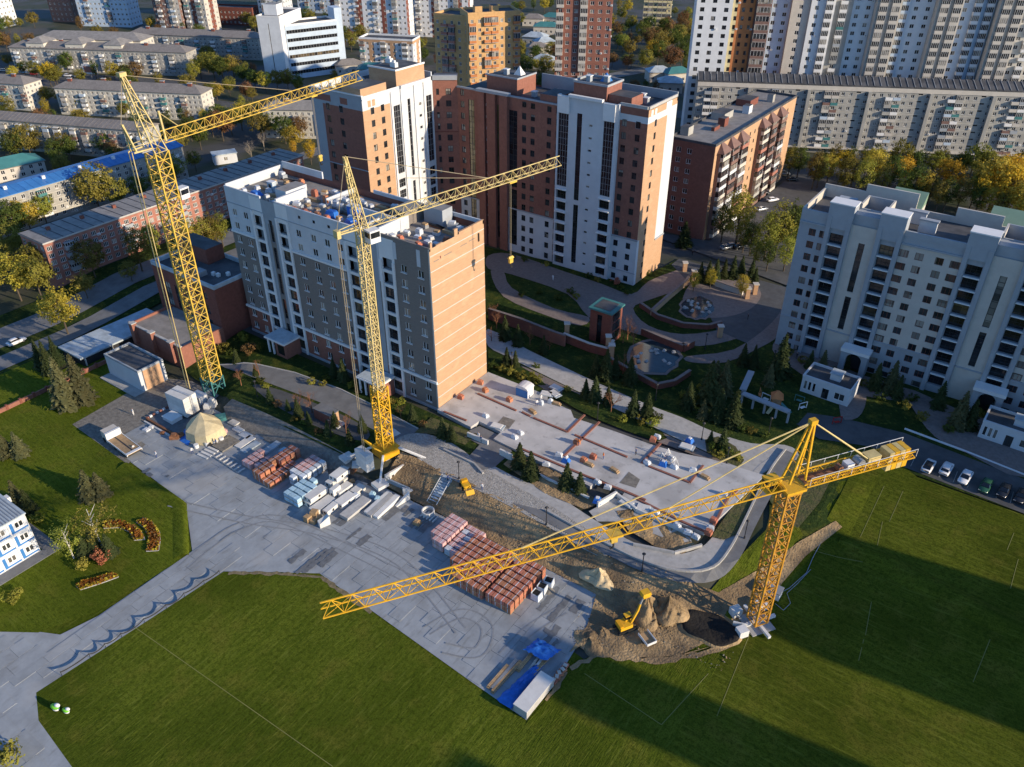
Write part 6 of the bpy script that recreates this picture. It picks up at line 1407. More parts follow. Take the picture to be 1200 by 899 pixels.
for i in range(16): row.append((960+i*16+rr.uniform(-4, 4), 198+i*1.2+rr.uniform(-5, 5), rr.uniform(7, 10)))
cluster('{n} autumn tree from the left in the belt behind the pale right block', 'poplar', ['leaf_olive', 'leaf_green', 'leaf_olive', 'leaf_lime', 'leaf_green', 'leaf_yellow', 'leaf_olive'], row[:32], 'tree belt behind the right block')
cluster('{n} autumn tree from the left at the far edge of the tree belt', 'oak', ['leaf_olive', 'leaf_green', 'leaf_lime'], row[32:], 'far edge of the tree belt')
cluster('{n} golden tree from the left in the belt behind the pale right block', 'oak', ['leaf_gold', 'leaf_yellow', 'leaf_gold'], [(1150, 244, 14), (1166, 250, 14), (1190, 264, 12), (1020, 214, 10), (1108, 228, 10), (1195, 224, 10), (1178, 236, 13), (1052, 218, 9), (985, 208, 8)], 'golden trees in the belt')
cluster('{n} tall green tree from the left between brick house and right block', 'poplar', ['leaf_green', 'leaf_lime', 'leaf_lime', 'leaf_green', 'leaf_lime', 'leaf_lime'], [(862, 288, 15), (845, 284, 10), (878, 300, 9), (895, 306, 12), (908, 300, 14), (922, 300, 14), (930, 296, 11), (884, 312, 7), (898, 318, 8), (870, 296, 8), (918, 318, 9)], 'tall trees before the right block')
cluster('small pine at the corner of the brick house', S, 'needle', [(801, 288, 8)], None, wide=1.5)
cluster('{n} spruce from the left along the dark road by the park', S, 'needle', [(820, 330, 6), (829, 332, 7), (838, 330, 7), (848, 326, 6), (858, 326, 7), (868, 322, 6), (880, 326, 6), (884, 332, 5)], 'spruces along the dark road', wide=1.1)
cluster('{n} small golden tree from the left by the park terraces', 'poplar', 'leaf_yellow', [(812, 342, 5), (832, 338, 5), (868, 350, 6)], 'small golden park trees')
cluster('{n} spruce from the left just behind the end of the unfinished block', S, 'needle', [(592, 398, 7), (607, 405, 6), (637, 414, 5), (594, 428, 5), (604, 430, 4.5)], 'spruces behind the brick end wall', wide=1.15)
cluster('{n} spruce from the left along the promenade behind the podium', S, 'needle', [(698, 441, 6), (710, 444, 8), (720, 442, 6), (738, 449, 7), (686, 466, 5), (697, 470, 6.5), (712, 474, 5), (742, 486, 6.5), (758, 489, 6.5)], 'spruces along the promenade', wide=1.2)
cluster('{n} bare brown tree from the left in the park beds', 'bare', 'rust', [(575, 375, 6), (582, 385, 6), (621, 404, 6), (576, 400, 5), (735, 398, 8), (730, 438, 7), (716, 483, 7), (730, 402, 6), (742, 404, 6), (644, 410, 4)], 'bare brown park trees')
cluster('{n} spruce from the left beside the play area', S, ['needle', 'needle_pale'], [(806, 478, 7), (829, 472, 11), (836, 458, 8), (847, 462, 9), (841, 492, 8), (858, 498, 9), (823, 490, 5)], 'spruces beside the play area', wide=1.15)
cluster('{n} small spruce from the left at the right end of the podium', S, 'needle', [(832, 520, 3.4), (846, 526, 5.5)], 'spruces at the podium end', wide=1.2)
cluster('{n} spruce from the left in the dirt beds before the podium', S, 'needle', [(519, 512, 5), (529, 516, 4.5), (609, 547, 6), (622, 560, 6.5), (664, 571, 6), (679, 577, 5)], 'spruces before the podium', wide=1.35)
cluster('{n} young spruce from the left along the street before the unfinished block', S, 'needle', [(317, 472, 4), (338, 481, 3), (350, 489, 5), (362, 497, 3.4), (393, 500, 4), (425, 506, 4.5), (392, 441, 5), (403, 446, 6), (428, 449, 4), (437, 455, 4.5), (484, 493, 4.5), (300, 440, 3), (278, 425, 4), (410, 520, 4), (385, 510, 4)], 'young street spruces', wide=1.2)
cluster('{n} bare rust coloured tree from the left by the car park', 'bare', 'rust', [(352, 482, 6), (366, 484, 6.5), (406, 508, 6), (304, 440, 5), (283, 452, 5), (470, 490, 4)], 'rusty bare trees by the car park')
cluster('{n} bush from the left before the unfinished block', 'shrub', ['leaf_olive', 'leaf_green', 'leaf_lime', 'leaf_brown'], [(262, 412, 2.6), (272, 416, 2.2), (292, 414, 3), (300, 410, 2.2), (285, 400, 2.5), (305, 448, 1.6), (312, 455, 1.6), (326, 476, 1.6), (345, 494, 1.5), (356, 498, 1.4), (374, 508, 1.5), (366, 450, 1.8), (378, 452, 1.6), (412, 454, 1.6), (455, 478, 2.4), (462, 484, 2), (495, 500, 1.6), (470, 474, 1.8), (382, 446, 1.6), (420, 460, 1.4)], 'bushes before the unfinished block')
cluster('{n} bush from the left in the park behind the podium', 'shrub', ['leaf_green', 'leaf_olive', 'leaf_green', 'leaf_lime'], [(578, 432, 2), (588, 436, 2), (600, 440, 2.2), (612, 444, 2.2), (622, 446, 2.2), (630, 448, 2), (628, 432, 1.6), (665, 458, 1.6), (752, 498, 2), (765, 500, 2.4), (770, 492, 2), (730, 494, 1.8), (850, 532, 2.2), (862, 538, 2), (840, 536, 2), (838, 528, 2.2), (668, 345, 2.2), (655, 352, 2), (675, 350, 1.8), (612, 348, 2), (632, 345, 1.6), (727, 340, 1.8), (735, 345, 1.6), (760, 322, 1.6), (700, 330, 1.6), (690, 325, 1.6), (615, 306, 1.8), (600, 304, 1.8), (640, 312, 1.6), (820, 460, 2), (815, 470, 2), (800, 465, 1.6), (868, 505, 1.8), (880, 508, 1.8), (895, 512, 1.6)], 'park bushes')
cluster('pink shrub at the foot of the brick tower', 'shrub', 'leaf_red', [(722, 333, 2)], None)
cluster('{n} spruce from the left in front of the pale right block', S, ['needle', 'needle', 'needle_pale'], [(912, 440, 11), (962, 436, 6), (1024, 456, 7), (1042, 458, 8), (1050, 466, 6), (1098, 478, 7), (1120, 500, 9), (1134, 502, 7.5), (870, 428, 6), (882, 430, 6), (900, 452, 6), (990, 432, 5), (1195, 470, 7), (948, 432, 5)], 'spruces before the right block', wide=1.15)
cluster('{n} bush from the left around the lawns before the right block', 'shrub', ['leaf_green', 'leaf_olive'], [(940, 425, 2), (975, 438, 2), (1010, 452, 2), (1030, 468, 2.2), (1060, 478, 2), (1080, 492, 2.2), (1110, 506, 2), (1146, 488, 2), (1160, 480, 2), (1180, 470, 2), (1068, 470, 2), (925, 416, 2)], 'bushes before the right block')
# flower beds (one mass of blooms each)
def bed(pts, label, h=.45):
    q = gp(*pts); mb = MB(); rnd = random.Random(3); xs_ = [p.x for p in q]; ys_ = [p.y for p in q]
    for _ in range(2600):
        x, y = rnd.uniform(min(xs_), max(xs_)), rnd.uniform(min(ys_), max(ys_))
        if not inside(x, y, q): continue
        e = min(min((Vector((x, y, 0))-Vector((a.x, a.y, 0)).lerp(Vector((b.x, b.y, 0)), t/6)).length for t in range(7)) for a, b in zip(q, q[1:]+q[:1]))
        z = LOW+.1+rnd.uniform(.05, h); s = rnd.uniform(.12, .28); n = Vector((rnd.gauss(0, .6), rnd.gauss(0, .6), 1)).normalized(); a = n.cross(Vector((1, rnd.random(), 0))).normalized()*s; b = n.cross(a)
        p = Vector((x, y, z)); mb.face([p-a, p-b, p+a, p+b], 'flower_yellow' if e < .35 and rnd.random() < .5 else ('flower' if rnd.random() < .8 else 'leaf_brown'))
    t = thing('flower_bed', label, 'flower bed', (0, 0, 0)); o = mb.build('blooms', t); o['kind'] = 'stuff'
    m2 = MB()
    for a, b in zip(q, q[1:]+q[:1]): m2.bar(a+Vector((0, 0, .08)), b+Vector((0, 0, .08)), .16, 'concrete', .2)
    m2.build('edging', t); 
bed([(122, 620), (123, 612), (140, 611), (155, 616), (166, 624), (170, 633), (158, 634), (152, 624), (140, 619)], 'curved rust orange flower bed, the left arm of the pair on the lawn')
bed([(160, 613), (168, 608), (178, 612), (187, 624), (188, 634), (186, 646), (172, 647), (175, 632), (170, 620)], 'curved rust orange flower bed, the right arm of the pair on the lawn')
bed([(90, 688), (96, 683), (134, 673), (139, 677), (120, 684), (95, 692)], 'long straight flower bed near the slab path')

# loose belts of trees through the far quarters
fr = random.Random(21); far = []
def clear(x, y, m=3.5):
    for (l, rz, w, d) in FOOT:
        dx, dy = x-l[0], y-l[1]; u = dx*math.cos(rz)+dy*math.sin(rz); v = -dx*math.sin(rz)+dy*math.cos(rz)
        if -m < u < w+m and -m < v < d+m: return False
    return True
tries = 0
while len(far) < 240 and tries < 9000:
    tries += 1; px, py = (fr.uniform(-10, 660), fr.uniform(18, 215)) if tries % 3 else (fr.uniform(590, 815), fr.uniform(12, 115))
    if py > 215-.25*px and 200 < px < 590: continue
    p = P(px, py, 0)
    if not clear(p.x, p.y) or -213 < p.x < -188: continue
    if any((Vector((q[0], q[1]))-Vector((p.x, p.y))).length < 5 for q in far): continue
    far.append((p.x, p.y, fr.uniform(6, 11.5), px))
for i, (x, y, h, px) in enumerate(sorted(far, key=lambda q: q[3])):
    plant(fr.choice(['oak', 'oak', 'poplar']), fr.choice(['leaf_olive', 'leaf_green', 'leaf_olive', 'leaf_green', 'leaf_lime', 'leaf_yellow', 'leaf_brown']), (x, y, 0), h, 'scattered tree among the far blocks, %s from the left' % ordi(i+1), group='scattered far trees')
# ================================================================ things in the slab yard
YZ = LOW+.13
def pallet_mesh(mat, w=1.22, d=1.06, h=1.0, strap='wrap_white'):
    k = ('pal', mat, w, d, h)
    if k in TR: return TR[k]
    mb = MB(); mb.box(-w/2, w/2, -d/2, d/2, 0, .12, 'wood'); mb.box(-w/2+.02, w/2-.02, -d/2+.02, d/2-.02, .121, h*.56, mat); mb.box(-w/2+.035, w/2-.035, -d/2+.035, d/2-.035, h*.56, h, mat)
    if strap: mb.box(-.05, .05, -d/2+.005, d/2-.005, .13, h+.01, strap)
    TR[k] = mb.mesh('brick_pallet'); return TR[k]
def stack(x0, y0, nx, ny, dx, dy, mats, where, group, layers=2, skip=(), name='brick_pallet', cat='pallet', kindw='red brick pallet', rag=0.0, seed=1, xs_='excavator', h=1.0, strap='wrap_white', dense=True):
    rnd = random.Random(seed)
    for i in range(nx):
        for j in range(ny):
            if (i, j) in skip: continue
            for l in range(layers):
                edge = i in (0, nx-1) or j in (0, ny-1) or (i+1, j) in skip or (i-1, j) in skip or (i, j-1) in skip or (i, j+1) in skip
                if l < layers-1 and not edge: continue
                if l == layers-1 and rnd.random() < rag: continue
                m = mats(i, j, l) if callable(mats) else mats
                kw = {'brick_pallet': 'red', 'brick_pallet_pink': 'pink', 'wrap_white': 'white wrapped', 'wrap_blue': 'blue wrapped'}[m]
                o = ob(name, pallet_mesh(m, h=h, strap=strap), None, (x0+dx*(i+.5)+rnd.uniform(-.04, .04), y0+dy*(j+.5)+rnd.uniform(-.05, .05), YZ+l*(h+.015)), rnd.uniform(-.03, .03))
                tag(o, '%s %s pallet %s, row %s from right, %s from lawn' % ('upper' if l else 'lower', kw, where, ordi(nx-i), ordi(j+1)), cat, group)
stack(-65.4, 71.0, 7, 8, 1.28, 1.3, 'brick_pallet', 'of the left big stack', 'pallets in the big stack', seed=2, skip=((0, 0), (1, 0), (0, 1), (6, 7)))
stack(-56.0, 71.2, 4, 8, 1.26, 1.3, 'brick_pallet', 'of the right big stack', 'pallets in the big stack', seed=3)
stack(-72.2, 75.6, 3, 6, 1.26, 1.2, 'brick_pallet_pink', 'of the pink stack', 'pink pallets by the bank', seed=4, skip=((0, 0),))
stack(-68.1, 75.4, 3, 6, 1.26, 1.22, lambda i, j, l: 'brick_pallet_pink' if (i*7+j*3) % 4 else 'wrap_white', 'of the mixed pink stack', 'pink pallets by the bank', seed=5, layers=1, h=1.5)
stack(-111.2, 69.6, 2, 8, 1.28, 1.28, 'brick_pallet', 'of the far left double row', 'red pallets by the grey bank', seed=6, skip=((1, 3),))
stack(-108.4, 69.4, 2, 6, 1.28, 1.28, 'brick_pallet', 'of the low double row', 'red pallets by the grey bank', seed=7, layers=1, h=1.2)
stack(-116.2, 71.0, 2, 4, 1.35, 1.25, 'brick_pallet_pink', 'of the group beside the tent', 'pink pallets beside the tent', seed=8, layers=1, h=1.3, skip=((1, 3),))
stack(-113.2, 71.6, 1, 3, 1.35, 1.25, 'brick_pallet_pink', 'of the row beside the tent', 'pink pallets beside the tent', seed=9, layers=1, h=1.3)
stack(-105.4, 72.6, 3, 6, 1.3, 1.25, lambda i, j, l: 'brick_pallet_pink' if i < 2 and j > 1 else 'wrap_white', 'beside the vent stones', 'pink pallets beside the vent stones', seed=10, skip=((0, 0), (2, 0)))
stack(-101.4, 68.8, 3, 5, 1.3, 1.3, 'wrap_blue', 'near the vent stones', 'film covered pallets', seed=11, skip=((0, 4), (2, 4)), strap=None)
# vent stones, the shaded hollows painted as dark discs
def vent_block(l, w, h):
    mb = MB().box(-w/2, w/2, -l/2, l/2, 0, h, 'white_concrete')
    for s, y in ((-1, -l/2-.004), (1, l/2+.004)):
        for cx in ((-w*.25, w*.25) if w > 1.3 else (0,)):
            pts = [(cx+.3*math.cos(a*math.pi/5)*(-s), y, h/2+.3*math.sin(a*math.pi/5)) for a in range(10)]; mb.face(pts if s < 0 else pts, 'metal_dark')
    return mb.mesh('vent_stone')
def vent_block_x(l, w, h):
    mb = MB().box(-l/2, l/2, -w/2, w/2, 0, h, 'white_concrete')
    for i in range(int(l/1.0)):
        cx = -l/2+.5+i*(l-1)/max(1, int(l/1.0)-1); pts = [(cx+.28*math.cos(a*math.pi/5), -w/2-.004, h/2+.28*math.sin(a*math.pi/5)) for a in range(10)]; mb.face(pts, 'metal_dark')
    pts = [(l/2+.004, .28*math.cos(a*math.pi/5), h/2+.28*math.sin(a*math.pi/5)) for a in range(10)]; mb.face(pts, 'metal_dark')
    return mb.mesh('vent_stone')
vs = [(-96.8, 72.5, 0, 2.2, 4.6, 1.0), (-94.2, 71.8, 0, 2.0, 4.8, .9), (-96.6, 77.6, 0, 2.3, 4.2, 1.0), (-96.6, 77.4, 1.01, 1.4, 3.6, 1.0), (-96.2, 78.2, 2.02, 2.0, 3.0, .9), (-94.0, 77.0, 0, 1.6, 3.4, 1.3), (-91.6, 75.2, 0, 2.0, 3.6, 1.1), (-94.4, 75.4, .0, 1.0, 2.0, 2.2), (-92.2, 72.0, 0, 1.2, 3.0, 1.0), (-96.6, 72.6, 1.01, 2.0, 4.2, .9), (-91.8, 78.6, 0, 1.6, 2.6, 1.0)]
for i, (x, y, z, w, l, h) in enumerate(vs):
    tag(ob('vent_stone', vent_block_x(w, l, h), None, (x, y, YZ+z+.01), R(random.uniform(-3, 3))), 'hollow pale concrete vent stone, %s in the stack beside the middle crane' % ordi(i+1), 'vent stone', 'vent stones')
# long planks, beams, panels
def item(name, label, cat, mb, x, y, z=0, rz=0, group=None): return tag(mb.build(name, None, (x, y, YZ+z), rz), label, cat, group)
for i in range(3): item('floor_plank', 'long concrete floor plank, %s from below in the pile by the vent stones' % ordi(i+1), 'plank', MB().box(-1.05, 1.05, -3.1, 3.1, 0, .24, 'concrete').box(-1.0, -.9, -3.11, 3.11, .06, .18, 'metal_dark'), -88.7+.08*i, 74.7, .05+.28*i, .01*i, 'floor planks')
for i, (x, y) in enumerate(((-86.2, 78.2), (-85.4, 78.0), (-84.2, 78.4))): item('stair_flight', 'pale concrete stair flight, %s from the left below the middle crane' % ordi(i+1), 'stair flight', MB().prism([(-.55, -3.2), (.55, -3.2), (.55, 3.2), (-.55, 3.2)], 0, [.5, .5, 1.0, 1.0], 'white_concrete' if i != 1 else 'concrete'), x, y, 0, .02*i, 'stair flights')
for i, (x, y, w, l, m) in enumerate(((-126.2, 78.2, 2.4, 1.4, 'white_concrete'), (-123.4, 77.8, 2.6, 1.6, 'white_concrete'), (-121.6, 76.2, 1.8, 4.2, 'white_concrete'), (-119.4, 75.8, 1.6, 4.0, 'roof_blue_white'), (-115.8, 77.6, 1.6, 5.4, 'roof_blue_white'), (-112.8, 79.0, 1.8, 1.6, 'wrap_blue'), (-124.4, 73.6, 3.4, 4.4, 'gravel_dark'), (-129, 79.2, 2.2, 1.6, 'concrete'))):
    item('wall_panel', 'flat concrete panel lying in the yard, %s from the left beyond the tent' % ordi([1, 3, 5, 6, 7, 8, 4, 0][i] if i < 7 else 2), 'panel', MB().box(-w/2, w/2, -l/2, l/2, 0, .3, m), x, y, 0, R(2*(i % 3)), 'flat panels beyond the tent')
lm = MB()
for i in range(7): lm.box(-4.2+1.25*i, -3.9+1.25*i, -.9, .9, 0, .16, 'white_concrete')
lm.box(-4.4, 4.0, -.9, -.75, .161, .28, 'concrete'); item('formwork_ladder', 'ladder-like row of pale concrete battens in front of the tent', 'formwork', lm, -118.5, 70.0, 0, R(-3))
lm = MB()
for i in range(5): lm.box(-.15, .15, -1.4, 1.4, .0, .22, 'white_concrete') if False else lm.box(-1.4+.7*i, -1.15+.7*i, -.9, .9, 0, .25, 'white_concrete')
item('batten_stack', 'short striped row of white battens at the foot of the bank steps', 'battens', lm, -76.4, 81.2, 0, R(2))
lm = MB()
for i in range(4): lm.box(-1.4, 1.4, -1.6+.9*i, -1.1+.9*i, 0, .18, 'white_concrete')
item('batten_stack', 'short striped row of white battens beside the tent opening', 'battens', lm, -125.0, 69.6, 0, R(5))
# wood crates, gypsum block
for i, (x, y, w, h) in enumerate(((-93.6, 67.6, 1.1, 1.2), (-92.4, 67.9, 1.0, .8), (-93.2, 68.9, 1.2, 1.7), (-92.0, 68.9, .9, 1.1))):
    m = MB().box(-w/2, w/2, -w/2, w/2, 0, h, 'wood'); 
    for k in range(3): m.box(-w/2-.03, w/2+.03, -w/2-.03, w/2+.03, .1+h*.33*k, .2+h*.33*k, 'wood')
    item('wood_crate', 'tan timber crate, %s of the small pile at the shadow edge' % ordi(i+1), 'crate', m, x, y, 0, .2*i, 'timber crates')
item('stone_block', 'upright grey broken stone block beside the timber crates', 'stone', MB().prism([(-1, -.5), (1, -.5), (1, .5), (-1, .5)], 0, [1.0, 2.0, 1.8, 1.2], 'white_concrete'), -90.4, 68.6, 0, R(70))
for i, (x, y) in enumerate(((-49.5, 76.6), (-49.6, 78.4), (-49.4, 80.1))):
    m = MB().taper(-.75, .75, -.7, .7, 0, 1.3, .06, 'wrap_white'); m.box(-.6, .6, -.55, .55, 1.301, 1.36, 'soil'); m.box(-.72, -.6, -.66, .66, 1.3, 1.5, 'wrap_white'); m.box(.6, .72, -.66, .66, 1.3, 1.42, 'wrap_white')
    item('bulk_bag', 'open white bulk bag, %s from the lawn right of the brick stack' % ordi(i+1), 'bag', m, x, y, 0, .1*i, 'bulk bags')
for i, (px, py, w, h, m) in enumerate(((417, 585, 1.5, 1.1, 'wrap_white'), (437, 583, 1.1, 1.2, 'wrap_blue'), (443, 588, 1.1, 1.1, 'wrap_blue'), (449, 572, .8, 1.6, 'wrap_white'), (489, 615, 1.3, .9, 'wood'), (263, 508, 1.2, .9, 'brick_pallet_pink'), (205, 514, 1.8, 1.0, 'rust'), (213, 512, 1.2, .8, 'rust'), (191, 509, 1.0, .5, 'rust'), (253, 520, 1.0, .6, 'metal_white'), (246, 523, .9, .7, 'metal_dark'), (172, 505, 1.4, .4, 'metal_white'), (178, 502, 1.0, .5, 'metal_white'), (245, 487, 2.0, 1.0, 'metal_grey'), (258, 492, 2.6, .9, 'roof_teal'), (250, 477, 1.6, 2.0, 'white_concrete'), (243, 480, 1.2, 1.4, 'metal_white'), (403, 560, 1.6, .5, 'metal_white'), (412, 553, 1.8, .4, 'rust'), (405, 552, 2.4, .5, 'white_concrete'), (420, 546, 2.4, .6, 'white_concrete'), (413, 566, 1.0, .7, 'wood'))):
    p = G(px, py); m_ = MB().taper(-w/2, w/2, -w*.4, w*.4, 0, h*.8, .05, m).box(-w*.3, w*.25, -w*.25, w*.3, h*.8+.002, h, m)
    tag(m_.build('site_bundle', None, (p.x, p.y, p.z+.12), R(17*i % 60)), '%s bundle of building material, %s of those strewn about the cranes' % ({'wrap_white': 'white wrapped', 'wrap_blue': 'blue wrapped', 'wood': 'timber', 'rust': 'rusty', 'metal_white': 'white', 'metal_grey': 'grey', 'metal_dark': 'black', 'roof_teal': 'teal', 'white_concrete': 'pale concrete', 'brick_pallet_pink': 'pinkish'}[m], ordi(i+1)), 'material', 'site bundles')
# round concrete rings, white drums
for i, (px, py) in enumerate(((502, 603),)):
    p = G(px, py); m = MB(); n = 16
    for k in range(n):
        a, b = 2*math.pi*k/n, 2*math.pi*(k+1)/n; m.hexa([(1.2*math.cos(a), 1.2*math.sin(a), 0), (1.2*math.cos(b), 1.2*math.sin(b), 0), (1.0*math.cos(b), 1.0*math.sin(b), 0), (1.0*math.cos(a), 1.0*math.sin(a), 0), (1.2*math.cos(a), 1.2*math.sin(a), .9), (1.2*math.cos(b), 1.2*math.sin(b), .9), (1.0*math.cos(b), 1.0*math.sin(b), .9), (1.0*math.cos(a), 1.0*math.sin(a), .9)], 'white_concrete')
    tag(m.build('concrete_ring', None, (p.x, p.y, YZ)), 'round concrete manhole ring at the foot of the bank steps', 'ring')
# steps down the bank
t = thing('bank_steps', 'pale metal steps leading down the sandy bank to the yard', 'steps', (0, 0, 0)); a, b = G(524, 562), G(506, 592)
for i in range(12):
    p = a.lerp(b, i/11); MB().box(-1.0, 1.0, -.3, .3, 0, .14, 'roof_blue_white').build('tread', t, (p.x, p.y, .35+(LOW+.1-.35)*i/11), math.atan2(b.y-a.y, b.x-a.x)+R(90))
for s in (-1, 1):
    d = Vector((-(b-a).y, (b-a).x, 0)).normalized()*s*1.05; MB().bar(a+d+Vector((0, 0, .9)), Vector((b.x, b.y, LOW+.8))+d, .1, 'metal_white').bar(a+d+Vector((0, 0, .2)), Vector((b.x, b.y, LOW+.1))+d, .16, 'metal_white').build('handrail', t)
# concrete retaining frames right of crane two
t = thing('retaining_frame', 'white concrete retaining wall with openings right of the middle crane foot', 'wall', (0, 0, 0))
a, b = G(452, 566), G(491, 532); d = b-a
mb = MB(); n = 8
for i in range(n):
    p, q = a.lerp(b, i/n), a.lerp(b, (i+1)/n); mb.bar((p.x, p.y, LOW+.9+.8), (q.x, q.y, LOW+.9+.8), .4, 'white_concrete', .8); mb.bar((p.x, p.y, LOW), (p.x, p.y, LOW+1.31), .55, 'white_concrete')
mb.build('wall', t)
t = thing('retaining_frame', 'low white concrete trestle between slab yard and sandy bank', 'wall', (0, 0, 0)); a, b = G(455, 566), G(480, 577)
MB().bar(a+Vector((0, 0, .6)), b+Vector((0, 0, .6)), .3, 'roof_blue_white', .9).bar(a, a+Vector((0, 0, 1.2)), .4, 'white_concrete').build('beam', t)
MB().prism([(-1.3, -.25), (1.3, -.25), (1.3, .25), (-1.3, .25)], 0, [1.8, .2, .2, 1.8], 'white_concrete').build('gusset', t, (b.x, b.y, YZ), R(60)); p = G(472, 590)
MB().prism([(-1.6, -.25), (1.6, -.25), (1.6, .25), (-1.6, .25)], 0, [.15, 1.6, 1.6, .15], 'white_concrete').build('gusset', t, (p.x, p.y, YZ), R(80))
# tent
t = thing('tent', 'peaked beige canvas tent with shaded grey side in the slab yard', 'tent', (-130.6, 73.4, YZ)); mb = MB(); n = 10
rim = [(3.9*math.cos(2*math.pi*i/n)*(1+.1*(i % 2)), 3.4*math.sin(2*math.pi*i/n)*(1+.1*(i % 2))) for i in range(n)]
pk = [(-.9, .4, 5.0), (.9, -.2, 4.1)]
for i in range(n):
    a, b = rim[i], rim[(i+1) % n]; mb.face([(a[0]*1.08, a[1]*1.08, 0), (b[0]*1.08, b[1]*1.08, 0), (b[0], b[1], 2.2), (a[0], a[1], 2.2)], 'tarp_beige')
    p = pk[0] if (a[0]+b[0]) < .3 else pk[1]; z_ = rim[i-1]; pp = pk[0] if (z_[0]+a[0]) < .3 else pk[1]
    if pp != p: mb.face([(a[0], a[1], 2.2), p, pp], 'tarp_beige')
    mb.face([(a[0], a[1], 2.2), (b[0], b[1], 2.2), p], 'tarp_beige')
mb.build('canvas', t)
MB().face([(-4.6, -3, .03), (-1, -4.4, .05), (0, -3, .4), (-3.4, -1.5, .8)], 'tarp_blue') if False else None
mb = MB(); mb.face([(-5.2, -1.6, .02), (-2.6, -4.6, .02), (-1.6, -3.4, .5), (-3.9, -1.0, .7)], 'tarp_blue'); mb.face([(-2.6, -4.6, .02), (.2, -4.6, .02), (-.2, -3.5, .45), (-1.6, -3.4, .5)], 'tarp_blue'); mb.build('ground_tarp', t)
for x, y in ((3.4, -2.2), (4.4, .5), (2.2, -4)): MB().tube((x, y, 0), (x, y, .8), .5, 'metal_white', 10).build('drum', t)
# wheel-wash basin with striped edge
t = thing('wash_basin', 'dark shallow wheel wash basin edged with small red and white blocks', 'basin', (-140, 74, LOW+.12)); MB().box(-5.4, 5.0, -4.6, 4.8, 0, .05, 'wet').build('floor', t)
for i in range(12): MB().box(-.2, .2, -.28, .28, 0, .45, 'trim_white' if i % 2 else 'brick_red').build('kerb_block', t, (-5.4, -4.4+.8*i, 0))
MB().box(-5.2, 5, -4.9, -4.5, 0, .5, 'rust').box(-5, 4.8, -5.6, -5.3, .0, .3, 'white_concrete').build('rail', t); MB().box(-1.6, 1.6, -1.3, 1.3, .05, .9, 'metal_white').box(-1.7, 1.7, -1.4, 1.4, .901, 1.0, 'trim_white').build('water_tank', t, (-.8, -1.4, 0))
# flatbed trailer
t = thing('flatbed_trailer', 'white flatbed truck trailer parked at the left lawn edge', 'trailer', (-140.0, 60.8, YZ), R(-4))
MB().box(-3.6, 4.0, -1.5, 1.5, .95, 1.15, 'wood').box(-3.6, 4.0, -.15, .15, 1.151, 1.17, 'metal_dark').build('deck', t); MB().box(-3.75, 4.1, -1.62, -1.5, .8, 1.25, 'metal_white').box(-3.75, 4.1, 1.5, 1.62, .8, 1.25, 'metal_white').box(3.4, 4.1, -1.5, 1.5, 1.151, 1.25, 'metal_white').build('side_rail', t)
MB().box(-4.3, -3.76, -1.6, 1.6, .6, 2.6, 'metal_white').build('headboard', t); MB().box(-6.2, -4.4, -1.45, 1.45, .7, 2.5, 'plaster_cream').box(-6.25, -5.6, -1.35, 1.35, 1.8, 2.4, 'glass_dark').build('cab', t)
for x in (-5.4, -1.2, 1.6, 2.8):
    for y in (-1.35, 1.35): MB().tube((x, y-.18, .5), (x, y+.18, .5), .5, 'tyre', 12).build('wheel', t)
# tarp heap, timber and concrete box in the near corner
t = thing('concrete_box', 'long pale concrete box on the near corner of the slab yard', 'box', (-39.4, 60.9, YZ), R(-1)); MB().box(-1.15, 1.15, -3.4, 3.4, 0, 1.5, 'concrete').box(-1.2, 1.2, -3.45, 3.45, 1.501, 1.6, 'white_concrete').build('body', t)
def rag(name, label, pts, h, seed, mat='tarp_blue'):
    rnd = random.Random(seed); nx_, ny_ = 14, 8; mb = MB(); a, b, c, d = [Vector(p) for p in pts]; k = mb.mi(mat)
    for j in range(ny_+1):
        for i in range(nx_+1):
            p = a.lerp(b, i/nx_).lerp(d.lerp(c, i/nx_), j/ny_); e = min(i, nx_-i, j*2, (ny_-j)*2)
            mb.v.append((p.x+rnd.uniform(-.18, .18), p.y+rnd.uniform(-.18, .18), p.z+(h*min(1, e/3)*rnd.uniform(.5, 1.2))+.03))
    for j in range(ny_):
        for i in range(nx_): q = j*(nx_+1)+i; mb.f.append((q, q+1, q+nx_+2, q+nx_+1)); mb.m.append(k)
    me = mb.mesh(name, True); o = ob(name, me); o.location.z = YZ; return tag(o, label, 'tarp')
rag('tarpaulin', 'long blue tarpaulin sheet draped beside the concrete box', [(-43.6, 57.6, 0), (-42.4, 66.5, 0), (-41.4, 66.5, 0), (-41.0, 57.4, 0)], .6, 3)
rag('tarpaulin', 'crumpled blue tarpaulin over the timber pile in the near corner', [(-45.0, 66.4, .9), (-44.6, 69.4, .9), (-40.4, 69.6, .9), (-41.2, 66.6, .9)], .7, 4)
for i, (x, y, l, m) in enumerate(((-44.6, 61.5, 7, 'wood'), (-45.2, 61.6, 6.5, 'metal_grey'), (-43.9, 65.4, 4.5, 'wood'), (-42.6, 66.6, 5, 'plaster_cream'), (-41.6, 66.0, 5, 'wood'), (-45.7, 60.8, 5, 'wood'), (-42.2, 67.5, 4, 'metal_white'))):
    m_ = MB()
    for k in range(3): m_.box(-.22+.2*k-.08, -.22+.2*k+.08, -l/2, l/2, 0, .16, m); m_.box(-.2+.2*k-.08, -.2+.2*k+.08, -l/2+.2, l/2-.1, .17, .32, m)
    item('timber_bundle', 'bundle of long boards, %s of those lying by the blue tarpaulins' % ordi(i+1), 'boards', m_, x, y, .02, R(-3+2*(i % 4)), 'board bundles')
